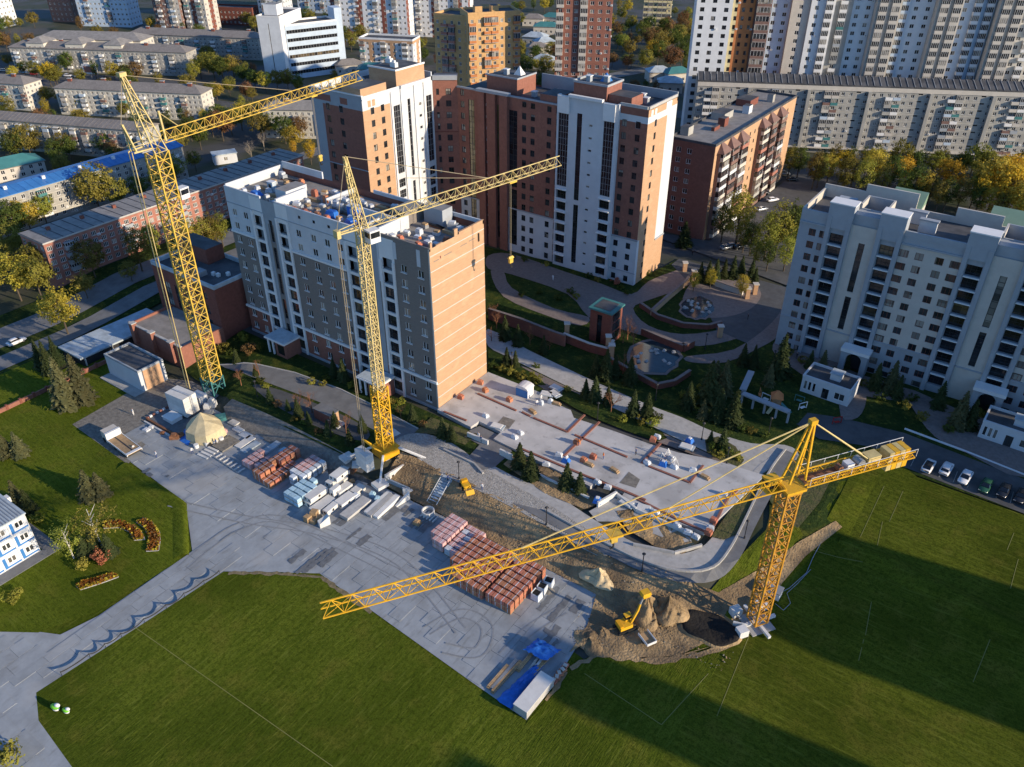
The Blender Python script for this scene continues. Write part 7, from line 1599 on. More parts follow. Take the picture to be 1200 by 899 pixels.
for i in range(5): item('brick_scrap', 'small pile of loose bricks, %s along the near yard corner' % ordi(i+1), 'bricks', MB().box(-.5, .5, -.4, .4, 0, .3, 'brick_pallet').box(-.3, .2, -.3, .3, .301, .5, 'plaster_cream'), -38.6+.1*(i % 2), 64.9+.8*i, .0, .4*i, 'loose brick piles')
# excavator with raised arm
e = thing('excavator', 'small yellow excavator with its arm raised beside the sand heaps', 'excavator', G(733, 737), R(60)); e.scale = (.8, .8, .85)
for s in (-1, 1):
    m = MB(); m.prism([(-1.9, 0), (1.9, 0), (1.9, .5), (-1.9, .5)], .15, .75, 'tyre'); m.tube((-1.9, 0, .45), (-1.9, .5, .45), .42, 'tyre', 10).tube((1.9, 0, .45), (1.9, .5, .45), .42, 'tyre', 10); m.build('track', e, (0, s*1.0-(.25), 0))
MB().tube((0, 0, .7), (0, 0, 1.0), .8, 'metal_dark', 14).build('turntable', e); MB().box(-1.8, .9, -1.1, 1.1, 1.0, 1.8, 'yellow').box(-1.9, -1.2, -1.0, 1.0, 1.801, 2.1, 'yellow_deep').build('body', e)
MB().box(-.1, 1.2, .1, 1.1, 1.801, 2.1, 'yellow').box(-.05, 1.15, .15, 1.05, 2.101, 2.9, 'car_glass').box(-.15, 1.25, .05, 1.15, 2.901, 3.05, 'yellow').build('cab', e)
MB().bar((.8, -.4, 1.6), (2.2, -.4, 4.6), .4, 'yellow').bar((2.2, -.4, 4.6), (2.5, -.4, 5.9), .36, 'yellow').build('boom', e); MB().bar((2.5, -.4, 5.9), (3.3, -.4, 8.0), .28, 'metal_grey').build('stick', e); MB().bar((1.0, -.4, 2.2), (1.9, -.4, 3.6), .16, 'metal_white').build('hydraulic_ram', e)
m = MB(); m.prism([(-.75, -.7), (.75, -.7), (.75, .7), (-.75, .7)], 0, [.7, .5, .5, .7], 'yellow'); m.taper(-.95, .95, -.8, .8, .5, 1.1, .12, 'yellow'); m.build('bucket', e, (3.4, -.4, 7.7))
t = thing('tipper_body', 'small white tipper trailer with wooden floor below the excavator', 'trailer', G(758, 752), R(-28)); MB().box(-1.2, 1.2, -.8, .8, .6, .75, 'wood').build('floor', t); MB().box(-1.25, 1.25, -.88, -.8, .6, 1.1, 'metal_white').box(-1.25, 1.25, .8, .88, .6, 1.1, 'metal_white').box(1.2, 1.28, -.8, .8, .6, 1.1, 'metal_white').build('side_board', t)
for y in (-.7, .7): MB().tube((0, y-.12, .35), (0, y+.12, .35), .35, 'tyre', 10).build('wheel', t)
# little yellow loader at the bank edge
e = thing('mini_loader', 'tiny yellow loader parked at the top of the sandy bank', 'loader', G(546, 573)+Vector((0, 0, .2)), R(-30)); MB().box(-1.2, .9, -.7, .7, .5, 1.1, 'yellow').box(-1.1, -.4, -.6, .6, 1.101, 1.5, 'yellow_deep').build('body', e); MB().bar((.6, -.5, 1.0), (2.0, -.5, .7), .16, 'yellow').bar((.6, .5, 1.0), (2.0, .5, .7), .16, 'yellow').build('lift_arm', e); MB().prism([(1.9, -.8), (2.5, -.8), (2.5, .8), (1.9, .8)], .2, [.9, .3, .3, .9], 'yellow').build('bucket', e)
for x in (-.8, .5):
    for y in (-.8, .8): MB().tube((x, y-.12, .4), (x, y+.12, .4), .4, 'tyre', 10).build('wheel', e)
# site office of stacked blue and white cabins
b = Bld('site_office', 'three storey site office of blue and white cabins at the left edge', 'building', (-138.2, 8, LOW), 0, 12, 27.4, 8.6)
ops = []; n = 9; st = 27.4/n
for i in range(n):
    for k in range(3): u = st*(i+.5)+.2; z = .9+2.85*k; ops.append((u-.75, u+.75, z, z+1.35)); b.win('E', u, z, 1.5, 1.35, 2, frame='trim_white', fw=.16)
b.wall('E', 0, 27.4, 0, 8.6, ops, 'panel_white')
for i in range(n):
    for k in range(3): b.boxp('blue_panel', 'E', st*i+.22, st*i+.72, .3+2.85*k, 2.5+2.85*k, .003, .05, 'roof_blue'); b.boxp('blue_band', 'E', st*i+.73, st*(i+1)-.1, .3+2.85*k, .62+2.85*k, .003, .04, 'roof_blue')
for i in range(n+1): b.boxp('post', 'E', max(0, st*i-.1), min(27.4, st*i+.1), 0, 8.6, .051, .12, 'trim_white')
for k in range(4): b.boxp('rail', 'E', 0, 27.4, 2.85*k, 2.85*k+.18, .003, .14, 'trim_white')
for sd in 'SNW': b.wall(sd, 0, 12 if sd in 'SN' else 27.4, 0, 8.6, [], 'panel_white')
b.lbox('roof', -.2, 12.2, -.2, 27.6, 8.6, 8.85, 'roof_blue_white'); m = MB()
for i in range(54): m.box(-.2, 12.2, -.1+.51*i, .06+.51*i, 8.851, 8.95, 'metal_grey')
m.build('roof_rib', b.root); b.lbox('air_unit', 4, 5.2, 27.62, 28.4, 7.2, 8.2, 'metal_white'); b.lbox('apron', 12.2, 14.5, -1, 30, -.1, .15, 'asphalt_light'); b.lbox('apron', 0, 12.2, 27.7, 30, -.1, .13, 'asphalt_light'); b.finish()
dm('leaf_bright', (.16, .5, .04), rough=.5)
# green topiary figures at the path
t = thing('topiary_figures', 'pair of bright green and white garden figures by the slab path', 'figures', G(72, 834)+Vector((0, 0, .05)), R(20))
for x, s in ((-.8, .62), (1.0, .5)):
    m = MB()
    for (dx, dz, r, mt) in ((0, .9, .95, 'leaf_bright'), (.9, 1.7, .62, 'trim_white'), (0, .2, .8, 'trim_white')):
        rings, seg = 6, 10; i0 = len(m.v); k = m.mi(mt if mt in MT else 'leaf_lime')
        for a in range(rings+1):
            th = math.pi*a/rings
            for c in range(seg): ph = 2*math.pi*c/seg; m.v.append((dx*s+r*s*math.sin(th)*math.cos(ph)*1.2, r*s*.75*math.sin(th)*math.sin(ph), dz*s+.2+r*s*.8*math.cos(th)))
        for a in range(rings):
            for c in range(seg): c2 = (c+1) % seg; m.f.append((i0+a*seg+c, i0+(a+1)*seg+c, i0+(a+1)*seg+c2, i0+a*seg+c2)); m.m.append(k)
    m.build('figure', t, (x, 0, 0), 0, True)
# sagging barrier mesh along the field edge
bx = lambda y: -96.0-2.8*(50-y)/30
t = thing('barrier_fence', 'low sagging dark mesh barrier on posts along the slab path and field', 'fence', (0, 0, 0)); n = 8; br_ = random.Random(3); BY = [50.0]
for i in range(n): BY.append(BY[-1]-br_.uniform(2.4, 4.6))
for i in range(n+1):
    y = BY[i]; MB().tube((bx(y), y, LOW), (bx(y), y, LOW+1.15), .04, 'metal_dark', 5).build('post', t)
    if i < n:
        m = MB()
        SG = br_.uniform(.35, .8)
        for k in range(8):
            f0, f1 = k/8, (k+1)/8; sg = lambda f: 1.1-SG*math.sin(math.pi*f)**.8; o_ = lambda f: bx(y-(y-BY[i+1])*f)-.18*math.sin(math.pi*f)
            m.face([(o_(f0), y-(y-BY[i+1])*f0, LOW+sg(f0)-.26), (o_(f1), y-(y-BY[i+1])*f1, LOW+sg(f1)-.26), (o_(f1), y-(y-BY[i+1])*f1, LOW+sg(f1)), (o_(f0), y-(y-BY[i+1])*f0, LOW+sg(f0))], 'cloth_dark')
        m.build('mesh_strip', t)
# ================================================================ cars
CARM = {}
def car_parts(suv=False):
    if suv in CARM: return CARM[suv]
    h = .12 if suv else 0
    def loft(st, mat):    # stations: x, half width, z0, z1
        mb = MB(); k = mb.mi(mat); n = 8
        for (x, w, z0, z1) in st:
            b_ = min(.12, (z1-z0)/3)
            mb.v += [(x, -w+b_, z0), (x, -w, z0+b_), (x, -w, z1-b_), (x, -w+b_, z1), (x, w-b_, z1), (x, w, z1-b_), (x, w, z0+b_), (x, w-b_, z0)]
        for i in range(len(st)-1):
            for j in range(n): j2 = (j+1) % n; mb.f.append((i*n+j, i*n+j2, (i+1)*n+j2, (i+1)*n+j)); mb.m.append(k)
        mb.f.append(tuple(range(n))); mb.m.append(k); mb.f.append(tuple((len(st)-1)*n+j for j in reversed(range(n)))); mb.m.append(k)
        return mb
    body = lambda m: loft([(-2.25, .72, .42, .82+h), (-2.1, .84, .3, .92+h), (-1.5, .9, .22, .96+h), (0, .91, .2, .95+h), (.9, .9, .22, .92+h), (1.7, .88, .26, .8+h), (2.1, .8, .32, .7+h), (2.28, .66, .4, .62+h)], m)
    glass = loft([(-1.95 if suv else -1.75, .7, .93+h, 1.0+h), (-1.45, .68, .93+h, 1.36+h), (-.9, .66, .93+h, 1.45+h), (.1, .66, .93+h, 1.45+h), (.55, .68, .93+h, 1.28+h), (1.05, .74, .9+h, .97+h)], 'car_glass').mesh('windows')
    roof = lambda m: loft([(-1.4, .62, 1.33+h, 1.42+h), (-.9, .64, 1.40+h, 1.5+h), (0, .64, 1.40+h, 1.5+h), (.3, .62, 1.34+h, 1.44+h)], m)
    wheel = MB().tube((0, -.11, 0), (0, .11, 0), .33, 'tyre', 14).mesh('wheel')
    rim = MB().tube((0, -.115, 0), (0, .115, 0), .2, 'car_silver', 10).mesh('rim'); CARM['rim'] = rim
    lamp = MB().box(-.06, .06, -.2, .2, -.07, .07, 'lamp_lens').mesh('headlight'); tail = MB().box(-.05, .05, -.2, .2, -.08, .08, 'tail_lens').mesh('tail_light')
    CARM[suv] = (body, glass, roof, wheel, lamp, tail, h, {}); return CARM[suv]
def car(label, mat, loc, rz, group, suv=False, roofmat=None):
    body, glass, roof, wheel, lamp, tail, h, cache = car_parts(suv)
    if mat not in cache: cache[mat] = body(mat).mesh('body', True)
    rm = roofmat or mat
    if ('r', rm) not in cache: cache[('r', rm)] = roof(rm).mesh('roof', True)
    t = thing('parked_car', label, 'car', loc, rz, group)
    ob('body', cache[mat], t); ob('windows', glass, t); ob('roof', cache[('r', rm)], t)
    for x in (-1.38, 1.38):
        for y in (-.78, .78): ob('rim', CARM['rim'], ob('wheel', wheel, t, (x, y, .33)))
    for y in (-.55, .55): ob('headlight', lamp, t, (2.14, y, .6+h)); ob('tail_light', tail, t, (-2.18, y, .72+h))
    return t
cs = [(1054, 534, 'car_white', 'white car parked alone left of the lamp post at the lawn edge', 0, None), (1088, 547, 'car_white', 'white car with black roof, second in the row at the lawn edge', 1, 'car_dark'), (1109, 550, 'car_white', 'white sedan third in the row at the lawn edge', 0, None), (1131, 560, 'car_white', 'white sedan fourth in the row at the lawn edge', 0, None), (1155, 570, 'car_green', 'dark green car fifth in the row at the lawn edge', 0, None), (1176, 576, 'car_dark', 'black car left of the last dark one in the lawn row', 1, None), (1196, 582, 'car_dark', 'black car nearly at the right end of the lawn row', 0, None), (1216, 590, 'car_blue', 'blue car cut by the right picture edge', 0, None)]
for px, py, m, lab, suv, rm in cs:
    p = P(px, py, .5); car(lab, m, (p.x, p.y, .12), R(85 if px < 1120 else 264), 'cars along the lawn', bool(suv), rm)
sheet('parking_bays', V2((-16, 137.8), (20, 137.8), (20, 143.4), (-16, 143.4)) if False else gp((1035, 535), (1062, 520), (1230, 586), (1230, 614), (1060, 548)), 'asphalt', .06, 3)
bl = MB()
for i in range(11):
    a = G(1066+15.5*i+(1.2*i), 549+6.2*i); 
    bl.box(a.x-.06, a.x+.06, a.y+.6, a.y+4.4, zt(a.x, a.y)+.13, zt(a.x, a.y)+.15, 'panel_grey')
struct('bay_lines', bl)
oth = [(851, 292, 'car_silver', 60), (858, 290, 'car_silver', 60), (866, 291, 'car_dark', 60), (20, 403, 'car_white', 92), (872, 192, 'car_white', 20), (928, 212, 'car_dark', 40), (918, 205, 'car_silver', 30), (1075, 184, 'car_dark', 28), (1084, 186, 'car_silver', 28), (1092, 184, 'car_white', 28), (5, 84, 'car_silver', 25), (14, 85, 'car_white', 25), (28, 86, 'car_blue', 25), (40, 88, 'car_red', 25), (80, 90, 'car_white', 25), (92, 91, 'car_silver', 25), (126, 93, 'car_dark', 25), (895, 228, 'car_dark', 60), (905, 236, 'car_white', 60), (892, 247, 'car_silver', 60), (985, 160, 'car_white', 27), (700, 300, 'car_dark', 0), (345, 462, 'car_dark', 0)]
oth = oth[:-2]
for i, (px, py, m, a) in enumerate(sorted(oth)):
    p = G(px, py); car('%s car far from the lawn row, %s from the left' % ({'car_silver': 'silver', 'car_dark': 'black', 'car_white': 'white', 'car_blue': 'blue', 'car_red': 'red'}[m], ordi(i+1)), m, (p.x, p.y, p.z+.1), R(a), 'other parked cars')
# ================================================================ people
def person_mesh(key, top, legs, pose=0, hat='helmet'):
    me = bpy.data.meshes.new('skel'); sg = .12 if pose else .05
    v = [(0, 0, .95), (0, 0, 1.2), (0, 0, 1.42), (0, .01, 1.52), (0, .02, 1.66), (-.19, 0, 1.4), (-.27, .02+sg, 1.14), (-.26, .16+sg, .92), (.19, 0, 1.4), (.27, .02-sg*.5, 1.14), (.26, .12, .9), (-.1, 0, .9), (-.12, .04+sg, .5), (-.12, sg*.2, .08), (-.12, .14, .04), (.1, 0, .9), (.12, .02-sg, .5), (.12, -sg*1.6, .08), (.12, .12-sg*1.6, .04)]
    ed = [(0, 1), (1, 2), (2, 3), (3, 4), (2, 5), (5, 6), (6, 7), (2, 8), (8, 9), (9, 10), (0, 11), (11, 12), (12, 13), (13, 14), (0, 15), (15, 16), (16, 17), (17, 18)]
    rad = [.15, .15, .14, .06, .11, .075, .055, .045, .075, .055, .045, .1, .075, .05, .045, .1, .075, .05, .045]
    me.from_pydata(v, ed, []); o = bpy.data.objects.new('skel', me); COL.objects.link(o)
    md = o.modifiers.new('s', 'SKIN'); 
    for i, r_ in enumerate(rad): me.skin_vertices[0].data[i].radius = (r_, r_*.85)
    me.skin_vertices[0].data[0].use_root = True
    sb = o.modifiers.new('b', 'SUBSURF'); sb.levels = 1; sb.render_levels = 1
    dg = bpy.context.evaluated_depsgraph_get(); m2 = bpy.data.meshes.new_from_object(o.evaluated_get(dg)); bpy.data.objects.remove(o)
    m2.materials.clear()
    for k in (top, legs, 'skin', hat): m2.materials.append(MT[k])
    for p in m2.polygons:
        c = p.center; p.use_smooth = True
        p.material_index = 3 if c.z > 1.66 else 2 if c.z > 1.5 or (abs(c.x) > .2 and c.z < .98) else 0 if c.z > .92 else 1
    m2.name = 'person'; return m2
PM = [person_mesh(0, 'cloth_orange', 'cloth_blue'), person_mesh(1, 'cloth_white', 'cloth_blue', 1), person_mesh(2, 'cloth_blue', 'cloth_dark', 1), person_mesh(3, 'cloth_dark', 'cloth_dark', 0, 'cloth_dark'), person_mesh(4, 'cloth_white', 'cloth_white', 1)]
CL = ['orange jacket and blue trousers', 'white top and blue trousers', 'dark blue overalls', 'dark clothes', 'pale overalls']
ppl = [(158, 530, 4, None, 'beside the flatbed trailer'), (184, 537, 1, None, 'walking on the slabs right of the trailer'), (226, 533, 1, None, 'in front of the tent'), (254, 522, 2, None, 'beside the tent opening'), (157, 487, 4, None, 'on the pale path left of the basin'), (561, 515, 1, None, 'on the ramp by the podium'), (564, 519, 2, None, 'just right of the worker on the ramp'), (745, 533, 2, .56, 'casting a long shadow on the podium slab'), (634, 470, 4, .56, 'by the blue booth on the podium'), (629, 476, 1, .56, 'left of the pale worker near the booth'), (678, 522, 0, .56, 'at the middle brick course of the podium'), (779, 542, 2, .56, 'bending over tools on the podium slab'), (786, 545, 4, .56, 'right of the worker with tools on the podium'), (707, 538, 0, .56, 'near the stacked bricks on the podium front'), (664, 541, 1, .56, 'by the blue box on the podium front'), (525, 565, 2, None, 'at the head of the bank steps'), (565, 575, 1, None, 'beside the cobbled path above the bank'), (933, 421, 3, None, 'walking on the path before the right block'), (937, 424, 3, None, 'a step behind the other walker before the right block'), (648, 329, 4, None, 'walking on the path below the brick towers'), (811, 300, 3, None, 'on the dark road by the brick house'), (876, 375, 3, None, 'on the path between the two ponds')]
for px, py, k, z, where in ppl:
    p = P(px, py, z) if z else G(px, py)+Vector((0, 0, .12)); o = ob('person', PM[k], None, p, random.uniform(0, 6)); tag(o, 'person in %s %s' % (CL[k], where), 'person')
# ================================================================ roof clutter of the unfinished block
RZ = 35.0
def rbox(name, label, cat, mb, x, y, rz=0, z=0, group=None): return tag(mb.build(name, None, (-154.4+x, 105.8+y, RZ+z+.01), rz), label, cat, group)
rnd = random.Random(12)
def scatter(name, fmt, cat, group, make, pts):
    for i, (x, y) in enumerate(sorted(pts)): rbox(name, fmt % ordi(i+1), cat, make(i), x, y, rnd.uniform(-.4, .4), 0, group)
scatter('brick_pallet', 'orange brick pile on the unfinished roof, %s from the left', 'bricks', 'brick piles on the roof', lambda i: MB().box(-.6, .6, -.5, .5, 0, .7+.3*(i % 3), 'brick_pallet').box(-.4, .5, -.45, .3, .7+.3*(i % 3)+.001, 1.0+.3*(i % 3), 'brick_pallet'), [(19, 1.6), (21.5, 1.3), (23.4, 2.4), (26, 1.2), (28.2, 1.6), (30.5, 2.0), (17.8, 10.5), (22.6, 9.4), (33, 8.6), (9, 14.6), (11.5, 12.5), (39, 2.4), (50, 3), (55.5, 2.2), (57.5, 8.2), (30, 9.8)])
scatter('insulation_pack', 'pale stacked pack on the unfinished roof, %s from the left', 'pack', 'pale packs on the roof', lambda i: MB().box(-.7, .7, -.5, .5, 0, .5+.1*(i % 4), ['wrap_white', 'plaster_grey', 'wrap_white', 'plaster_cream', 'metal_grey'][i % 5]).box(-.5, .6, -.4, .45, .5+.1*(i % 4)+.001, .9+.12*(i % 3), ['wrap_white', 'wood', 'plaster_white'][i % 3]), [(3, 3), (4.6, 5.5), (6, 8.6), (6.8, 12), (8, 5.8), (9.4, 9.2), (10.6, 7), (4.2, 10.5), (10.8, 3), (12.4, 12), (18.5, 4.5), (20.2, 6.2), (22, 4.6), (25.5, 4), (27.4, 5.6), (18.8, 12.5), (20.4, 14), (22.8, 13), (27, 12), (29, 13.6), (31, 12.4), (26, 9), (28, 8.4), (29.4, 9.2), (31.2, 8.8), (33.6, 12), (36, 11), (38.4, 9.8), (34, 5.6), (49, 6), (50.6, 8), (52.2, 5.6), (53.8, 9.6), (49.5, 11), (55, 6.4), (57.4, 5), (24.5, 6.4), (32.6, 3.4), (15, 1.4), (13.4, 2.4)])
scatter('timber_stack', 'timber stack on the unfinished roof, %s from the left', 'timber', 'timber stacks on the roof', lambda i: MB().box(-1.6, 1.6, -.5, .5, 0, .35, 'wood').box(-1.5, 1.3, -.4, .3, .351, .6, 'wood'), [(5, 7), (8.6, 11.4), (22, 11.5), (26.4, 14.6), (35, 13.6), (33, 10), (51.5, 2.6), (55.5, 11.5), (19.8, 8.4), (10.2, 5)])
scatter('blue_sheet', 'blue sheeted pile on the unfinished roof, %s from the left', 'pile', 'blue piles on the roof', lambda i: MB().taper(-1.4, 1.4, -1.1, 1.1, 0, .9+.4*(i % 2), .5, 'tarp_blue'), [(6.5, 3.4), (35.6, 4), (37.8, 3.0), (36.8, 7.6), (29.5, 4.4)])
scatter('steel_bundle', 'dark reinforcing steel bundle on the unfinished roof, %s from the left', 'steel', 'steel bundles on the roof', lambda i: MB().box(-2.4, 2.4, -.35, .35, 0, .25, 'rust').box(-2.2, 2.5, -.2, .4, .251, .4, 'metal_dark'), [(28, 6.8), (32, 6.6), (25, 15.4), (53, 12.4), (51, 14.0-1.6), (36, 14.6), (5.6, 14), (39.6, 11.8)])
scatter('block_stack', 'grey block stack on the unfinished roof, %s from the left', 'blocks', 'block stacks on the roof', lambda i: MB().box(-1.0, 1.0, -.6, .6, 0, 1.1, 'plaster_grey').box(-.8, .5, -.5, .5, 1.101, 1.6, 'plaster_white'), [(3.2, 14.2), (11.4, 10.6), (27.6, 10.6), (38.8, 14), (54.5, 14.8-.8), (57.6, 12.6), (49, 2), (56.8, 3.6), (21, 2.8)])
rbox('site_hut', 'blue hut standing on the unfinished roof', 'hut', MB().box(-1.2, 1.2, -.9, .9, 0, 2.3, 'tarp_blue').box(-1.3, 1.3, -1, 1, 2.301, 2.45, 'metal_white').box(-.4, .4, -.93, -.9, .1, 1.9, 'metal_white'), 33.4, 9.4-2.2, .1)
rbox('site_hut', 'small blue cabin near the left end of the unfinished roof', 'hut', MB().box(-.8, .8, -.6, .6, 0, 2.2, 'roof_blue_white').box(-.35, .35, -.63, -.6, .2, 1.8, 'metal_dark').box(-.9, .9, -.7, .7, 2.201, 2.3, 'metal_white'), 7.6, 7.2, .1)
for i, (x, y, k) in enumerate(((25, 7.6, 0), (34.6, 2.4, 2), (36.4, 5.6, 1), (21, 12, 2), (54, 4.4, 0))): tag(ob('person', PM[k], None, (-154.4+x, 105.8+y, RZ+.01), i), 'person in %s on the unfinished roof, %s from the left' % (CL[k], ['second', 'fourth', 'third', 'first', 'fifth'][i]) if False else 'person in %s working on the unfinished roof, place %s' % (CL[k], ordi(i+1)), 'person', 'roof workers')
# ================================================================ podium clutter
def pod(name, label, cat, mb, px, py, rz=0, group=None):
    p = P(px, py, pz); return tag(mb.build(name, None, (p.x, p.y, pz+.01), rz), label, cat, group)
t = thing('site_booth', 'small booth with blue side and arched white roof on the podium slab', 'booth', P(615, 462, pz+.01), R(2)); MB().box(-1.5, 1.5, -1.2, 1.2, 0, 2.0, 'trim_white').box(-1.55, -1.5, -1.2, 1.2, 0, 2.0, 'roof_blue').box(-1.5, 1.5, -1.26, -1.2, 0, 1.9, 'roof_blue').build('body', t)
m = MB()
for i in range(6):
    a, b_ = math.pi*i/6, math.pi*(i+1)/6; m.prism([(-1.6*math.cos(a), -1.35), (-1.6*math.cos(b_), -1.35), (-1.6*math.cos(b_), 1.35), (-1.6*math.cos(a), 1.35)], 2.0, [2.02+.7*math.sin(a), 2.02+.7*math.sin(b_), 2.02+.7*math.sin(b_), 2.02+.7*math.sin(a)], 'metal_white')
m.build('roof', t)
bits = [(563, 450, 'brick'), (569, 459, 'brick'), (540, 467, 'brick'), (652, 455, 'panel'), (641, 462, 'panel'), (650, 462, 'panel'), (645, 472, 'bag'), (652, 474, 'wood'), (634, 474, 'bag'), (610, 508, 'white'), (603, 513, 'white'), (569, 488, 'white'), (583, 500, 'panel'), (655, 534, 'white'), (663, 541, 'blue'), (684, 541, 'brick'), (695, 537, 'brick'), (690, 545, 'wood'), (700, 566, 'white'), (712, 572, 'white'), (765, 517, 'brick'), (770, 513, 'white'), (777, 545, 'blue'), (787, 538, 'white'), (790, 548, 'white'), (805, 524, 'panel'), (808, 518, 'blue'), (793, 617, 'white'), (806, 625, 'white'), (815, 630, 'white'), (832, 620, 'white'), (836, 612, 'brick'), (830, 626, 'brick'), (700, 588, 'blue'), (735, 590, 'panel'), (755, 596, 'panel'), (768, 602, 'white'), (676, 520, 'brick'), (640, 545, 'white'), (720, 552, 'wood'), (826, 560, 'wood'), (848, 580, 'white'), (624, 483, 'wood'), (597, 470, 'brick'), (758, 543, 'white'), (812, 552, 'white')]
mk = {'brick': lambda: MB().box(-.6, .6, -.5, .5, 0, .8, 'brick_pallet').box(-.5, .3, -.4, .4, .801, 1.0, 'brick_pallet'), 'white': lambda: MB().taper(-.7, .7, -.5, .5, 0, .6, .1, 'wrap_white').box(-.3, .4, -.3, .2, .601, .8, 'metal_white'), 'blue': lambda: MB().taper(-.8, .8, -.7, .7, 0, .9, .3, 'tarp_blue').box(-.3, .3, -.3, .3, .901, 1.1, 'metal_white'), 'panel': lambda: MB().box(-1.5, 1.5, -.9, .9, 0, .15, 'roof_blue_white').box(-1.3, 1.0, -.8, .8, .151, .3, 'white_concrete'), 'bag': lambda: MB().taper(-.5, .5, -.5, .5, 0, .9, .12, 'wrap_white').taper(-.3, .3, -.3, .3, .901, 1.1, .15, 'wrap_white'), 'wood': lambda: MB().box(-1.0, 1.0, -.4, .4, 0, .3, 'wood').box(-.9, .7, -.3, .4, .301, .5, 'wood')}
wd = {'brick': 'orange brick pile', 'white': 'white sack heap', 'blue': 'blue sheeted bundle', 'panel': 'pale panel pack', 'bag': 'white upright bag', 'wood': 'timber pile'}
cnt = {}
for px, py, k in sorted(bits): cnt[k] = cnt.get(k, 0)+1; pod({'brick': 'brick_pile', 'white': 'sack_heap', 'blue': 'sheeted_bundle', 'panel': 'panel_pack', 'bag': 'white_bag', 'wood': 'timber_pile'}[k], '%s on the podium slab, %s of its kind from the left' % (wd[k], ordi(cnt[k])), 'material', mk[k](), px, py, rnd.uniform(-.3, .3), 'material on the podium')
for i, (px, py) in enumerate(((775, 540), (782, 535), (790, 545))): pod('tripod_props', 'white steel prop trestle on the podium slab, %s from the left' % ordi(i+1), 'trestle', MB().bar((-1, 0, 0), (0, 0, 2.0), .1, 'metal_white').bar((1, .4, 0), (0, 0, 2.0), .1, 'metal_white').bar((0, -.9, 0), (0, 0, 2.0), .1, 'metal_white').bar((-.6, 0, .8), (.6, .2, .8), .08, 'metal_white'), px, py, i, 'prop trestles')
# ================================================================ park structures
def walls(name, label, pts, h, mat, w=.5, cope='paver', cat='wall', z0=-.3):
    t = thing(name, label, cat, (0, 0, 0)); q = gp(*pts); a_ = MB(); c_ = MB()
    for a, b in zip(q, q[1:]): a_.bar((a.x, a.y, (h+z0)/2), (b.x, b.y, (h+z0)/2), w, mat, h-z0); c_.bar((a.x, a.y, h+.08), (b.x, b.y, h+.08), w+.25, cope, .15)
    a_.build('wall', t); c_.build('coping', t); return t
walls('retaining_wall', 'long red brick retaining wall in the park behind the unfinished block', [(573, 374), (610, 386), (650, 402), (662, 406)], 3.0, 'brick_red')
walls('terrace_wall', 'dark terrace wall with pale balustrade below the lift pavilion', [(660, 400), (690, 412), (712, 418), (718, 408)], 2.2, 'brick_dark', cope='plaster_cream')
walls('park_wall', 'sunlit brick wall climbing beside the pond path', [(763, 370), (785, 350), (803, 335), (810, 326)], 1.6, 'brick_orange')
walls('park_wall', 'curved dark parapet around the upper pond terrace', [(750, 360), (770, 374), (800, 384), (830, 386), (845, 382)], 1.3, 'brick_dark')
walls('park_wall', 'brick wall with coping behind the lower pond', [(752, 392), (775, 402), (800, 412), (812, 406)], 1.8, 'brick_dark', .9)
walls('park_wall', 'long dark wall below the lower pond terrace', [(712, 424), (740, 440), (770, 456), (790, 452), (808, 440)], 1.4, 'brick_dark', .5)
walls('park_wall', 'low brick gate wall at the dark road', [(838, 335), (852, 340), (870, 346)], 1.6, 'plaster_cream', .7)
for i, (px, py, h) in enumerate(((664, 396, 4), (712, 412, 4.2), (716, 420, 3.6), (843, 395, 3), (875, 350, 3), (884, 345, 3), (812, 330, 3.2), (802, 318, 2.6))):
    p = G(px, py); tag(MB().box(-.55, .55, -.55, .55, -.3, h, 'brick_orange').box(-.75, .75, -.75, .75, h+.001, h+.25, 'plaster_cream').build('gate_pier', None, p, R(35)), 'square brick pier with pale cap, %s of the park piers' % ordi(i+1), 'pier', 'park piers')
t = thing('lift_pavilion', 'square dark brick and glass lift pavilion with teal roof in the park', 'pavilion', G(690, 398)); MB().box(0, 5.6, 0, 5.6, -.3, 8.6, 'brick_dark').build('wall', t); MB().box(-.4, 6, -.4, 6, 8.601, 9.0, 'roof_teal').box(.6, 5, .6, 5, 9.001, 9.1, 'roof_dark').build('roof', t)
for z in (1, 3.6, 6.0): MB().box(5.603, 5.66, 1, 4.6, z, z+2.0, 'glass').build('window', t)
MB().box(2, 3.2, -.06, -.003, .2, 7.6, 'glass_dark').build('window', t)
t = thing('pergola', 'pale L-shaped pergola frame around the play area', 'pergola', (0, 0, 0)); q = gp((868, 470), (878, 448)); q2 = gp((868, 474), (922, 496))
m = MB()
for a, b in ((q[0], q[1]), (q2[0], q2[1])):
    m.bar(a+Vector((0, 0, 2.9)), b+Vector((0, 0, 2.9)), 1.4, 'plaster_grey', .3); n = 4
    for i in range(n+1): p = a.lerp(b, i/n); MB().box(-.2, .2, -.2, .2, -.2, 2.75, 'plaster_grey').build('post', t, p)
m.build('beam', t)
t = thing('play_tower', 'small play tower with orange roof and slides on green turf', 'play tower', G(908, 478)+Vector((0, 0, .15)), R(20)); MB().box(-.9, .9, -.9, .9, 1.2, 1.35, 'wood').build('platform', t); MB().taper(-1.3, 1.3, -1.3, 1.3, 2.8, 4.2, 1.1, 'panel_orange').build('roof', t)
for x in (-.85, .85):
    for y in (-.85, .85): MB().box(-.08, .08, -.08, .08, 0, 2.8, 'panel_orange').build('post', t, (x, y, 0))
MB().bar((1, 0, 1.3), (3.2, -1.6, .2), .7, 'roof_teal', .12).bar((-.4, -1, 1.3), (-1.6, -3.2, .2), .7, 'panel_yellow', .12).build('slide', t)
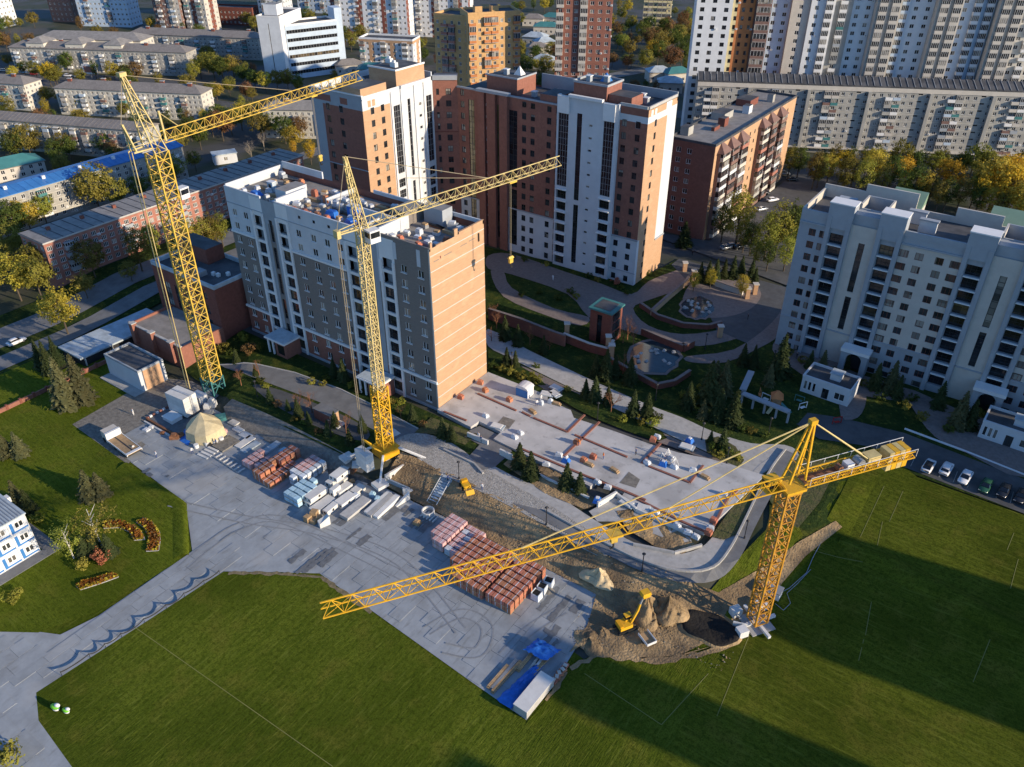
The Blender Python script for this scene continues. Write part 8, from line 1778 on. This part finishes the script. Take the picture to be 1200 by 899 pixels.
for i, (px, py, m_) in enumerate(((936, 472, 'roof_teal'), (940, 480, 'trim_white'), (890, 465, 'panel_orange'), (897, 470, 'trim_white'), (980, 497, 'car_red'))):
    p = G(px, py); tag(MB().bar((-1, 0, 0), (-1, 0, 1.6), .12, m_).bar((1, 0, 0), (1, 0, 1.6), .12, m_).bar((-1, 0, 1.6), (1, 0, 1.6), .12, m_).box(-.6, .6, -.3, .3, .4, .5, m_).build('swing_set', None, p+Vector((0, 0, .14)), i), 'small swing set on the turf, %s of those by the pergola' % ordi(i+1), 'swing set', 'swing sets')
# lamp posts
lp = [(640, 616, 0), (752, 671, 0), (538, 562, 0), (851, 545, 0), (822, 516, 0), (872, 632, 0), (700, 492, 0), (600, 432, 0), (768, 470, 0), (900, 510, 0), (388, 512, 0), (302, 466, 0), (826, 410, 0), (905, 430, 0)]
for i, (px, py, _) in enumerate(sorted(lp)):
    t = thing('lamp_post', 'dark slim lamp post by the paths, %s from the left' % ordi(i+1), 'lamp post', G(px, py)+Vector((0, 0, .1)), 0, 'lamp posts'); MB().tube((0, 0, 0), (0, 0, 4.0), .08, 'metal_dark', 6).tube((0, 0, 0), (0, 0, .5), .16, 'metal_dark', 6).build('pole', t); MB().tube((0, 0, 4.0), (0, 0, 4.15), .12, 'metal_dark', 8, .35).tube((0, 0, 4.15), (0, 0, 4.4), .35, 'metal_dark', 8, .1).build('lamp_head', t)
t = thing('advert_box', 'brick service box in the car park before the unfinished block', 'service box', G(384, 492)+Vector((0, 0, .1)), 0); MB().box(-2.6, 2.2, -1.2, 1.2, 0, 2.4, 'brick_dark').box(2.201, 2.3, -1.2, 1.2, 0, 2.4, 'brick_orange').build('body', t); MB().box(-2.7, 2.4, -1.3, 1.3, 2.401, 2.55, 'asphalt_light').build('roof', t); MB().box(2.4, 4.2, -1.2, 1.2, 0, .15, 'white_concrete').build('step', t)  # sunward brick face painted lighter than the rest of the box
t = thing('billboard', 'white billboard on posts beside the far street', 'billboard', G(108, 92), R(25)); MB().box(-4, 4, -.15, .15, 2.2, 7, 'trim_white').box(-3.2, 2.8, -.19, -.151, 3, 6, 'brick_pink').build('board', t); MB().box(-.2, .2, -.1, .3, 0, 2.2, 'metal_grey').build('post', t)
# field line markings on the lawns
fl = MB()
def ln_(a, b, w=.12, m='panel_yellow'):
    a, b = G(*a), G(*b); n = 12
    for i in range(n): p, q = a.lerp(b, i/n), a.lerp(b, (i+1)/n); fl.bar((p.x, p.y, zt(p.x, p.y)+.07), (q.x, q.y, zt(q.x, q.y)+.07), w, 'chalk', .02)
for a, b in (((1008, 630), (1036, 570)), ((1042, 612), (1058, 576)), ((1028, 640), (1034, 612)), ((1184, 690), (1193, 656)), ((1014, 745), (1021, 706)), ((1012, 750), (1006, 775)), ((1180, 645), (1188, 625)), ((1140, 800), (1160, 750)), ((935, 640), (1015, 660)), ((150, 730), (390, 899)), ((685, 790), (775, 850)), ((840, 840), (880, 740)), ((830, 790), (775, 850))): ln_(a, b, .1, 'plaster_cream' if a[0] < 1000 else 'panel_yellow')
struct('pitch_lines', fl)
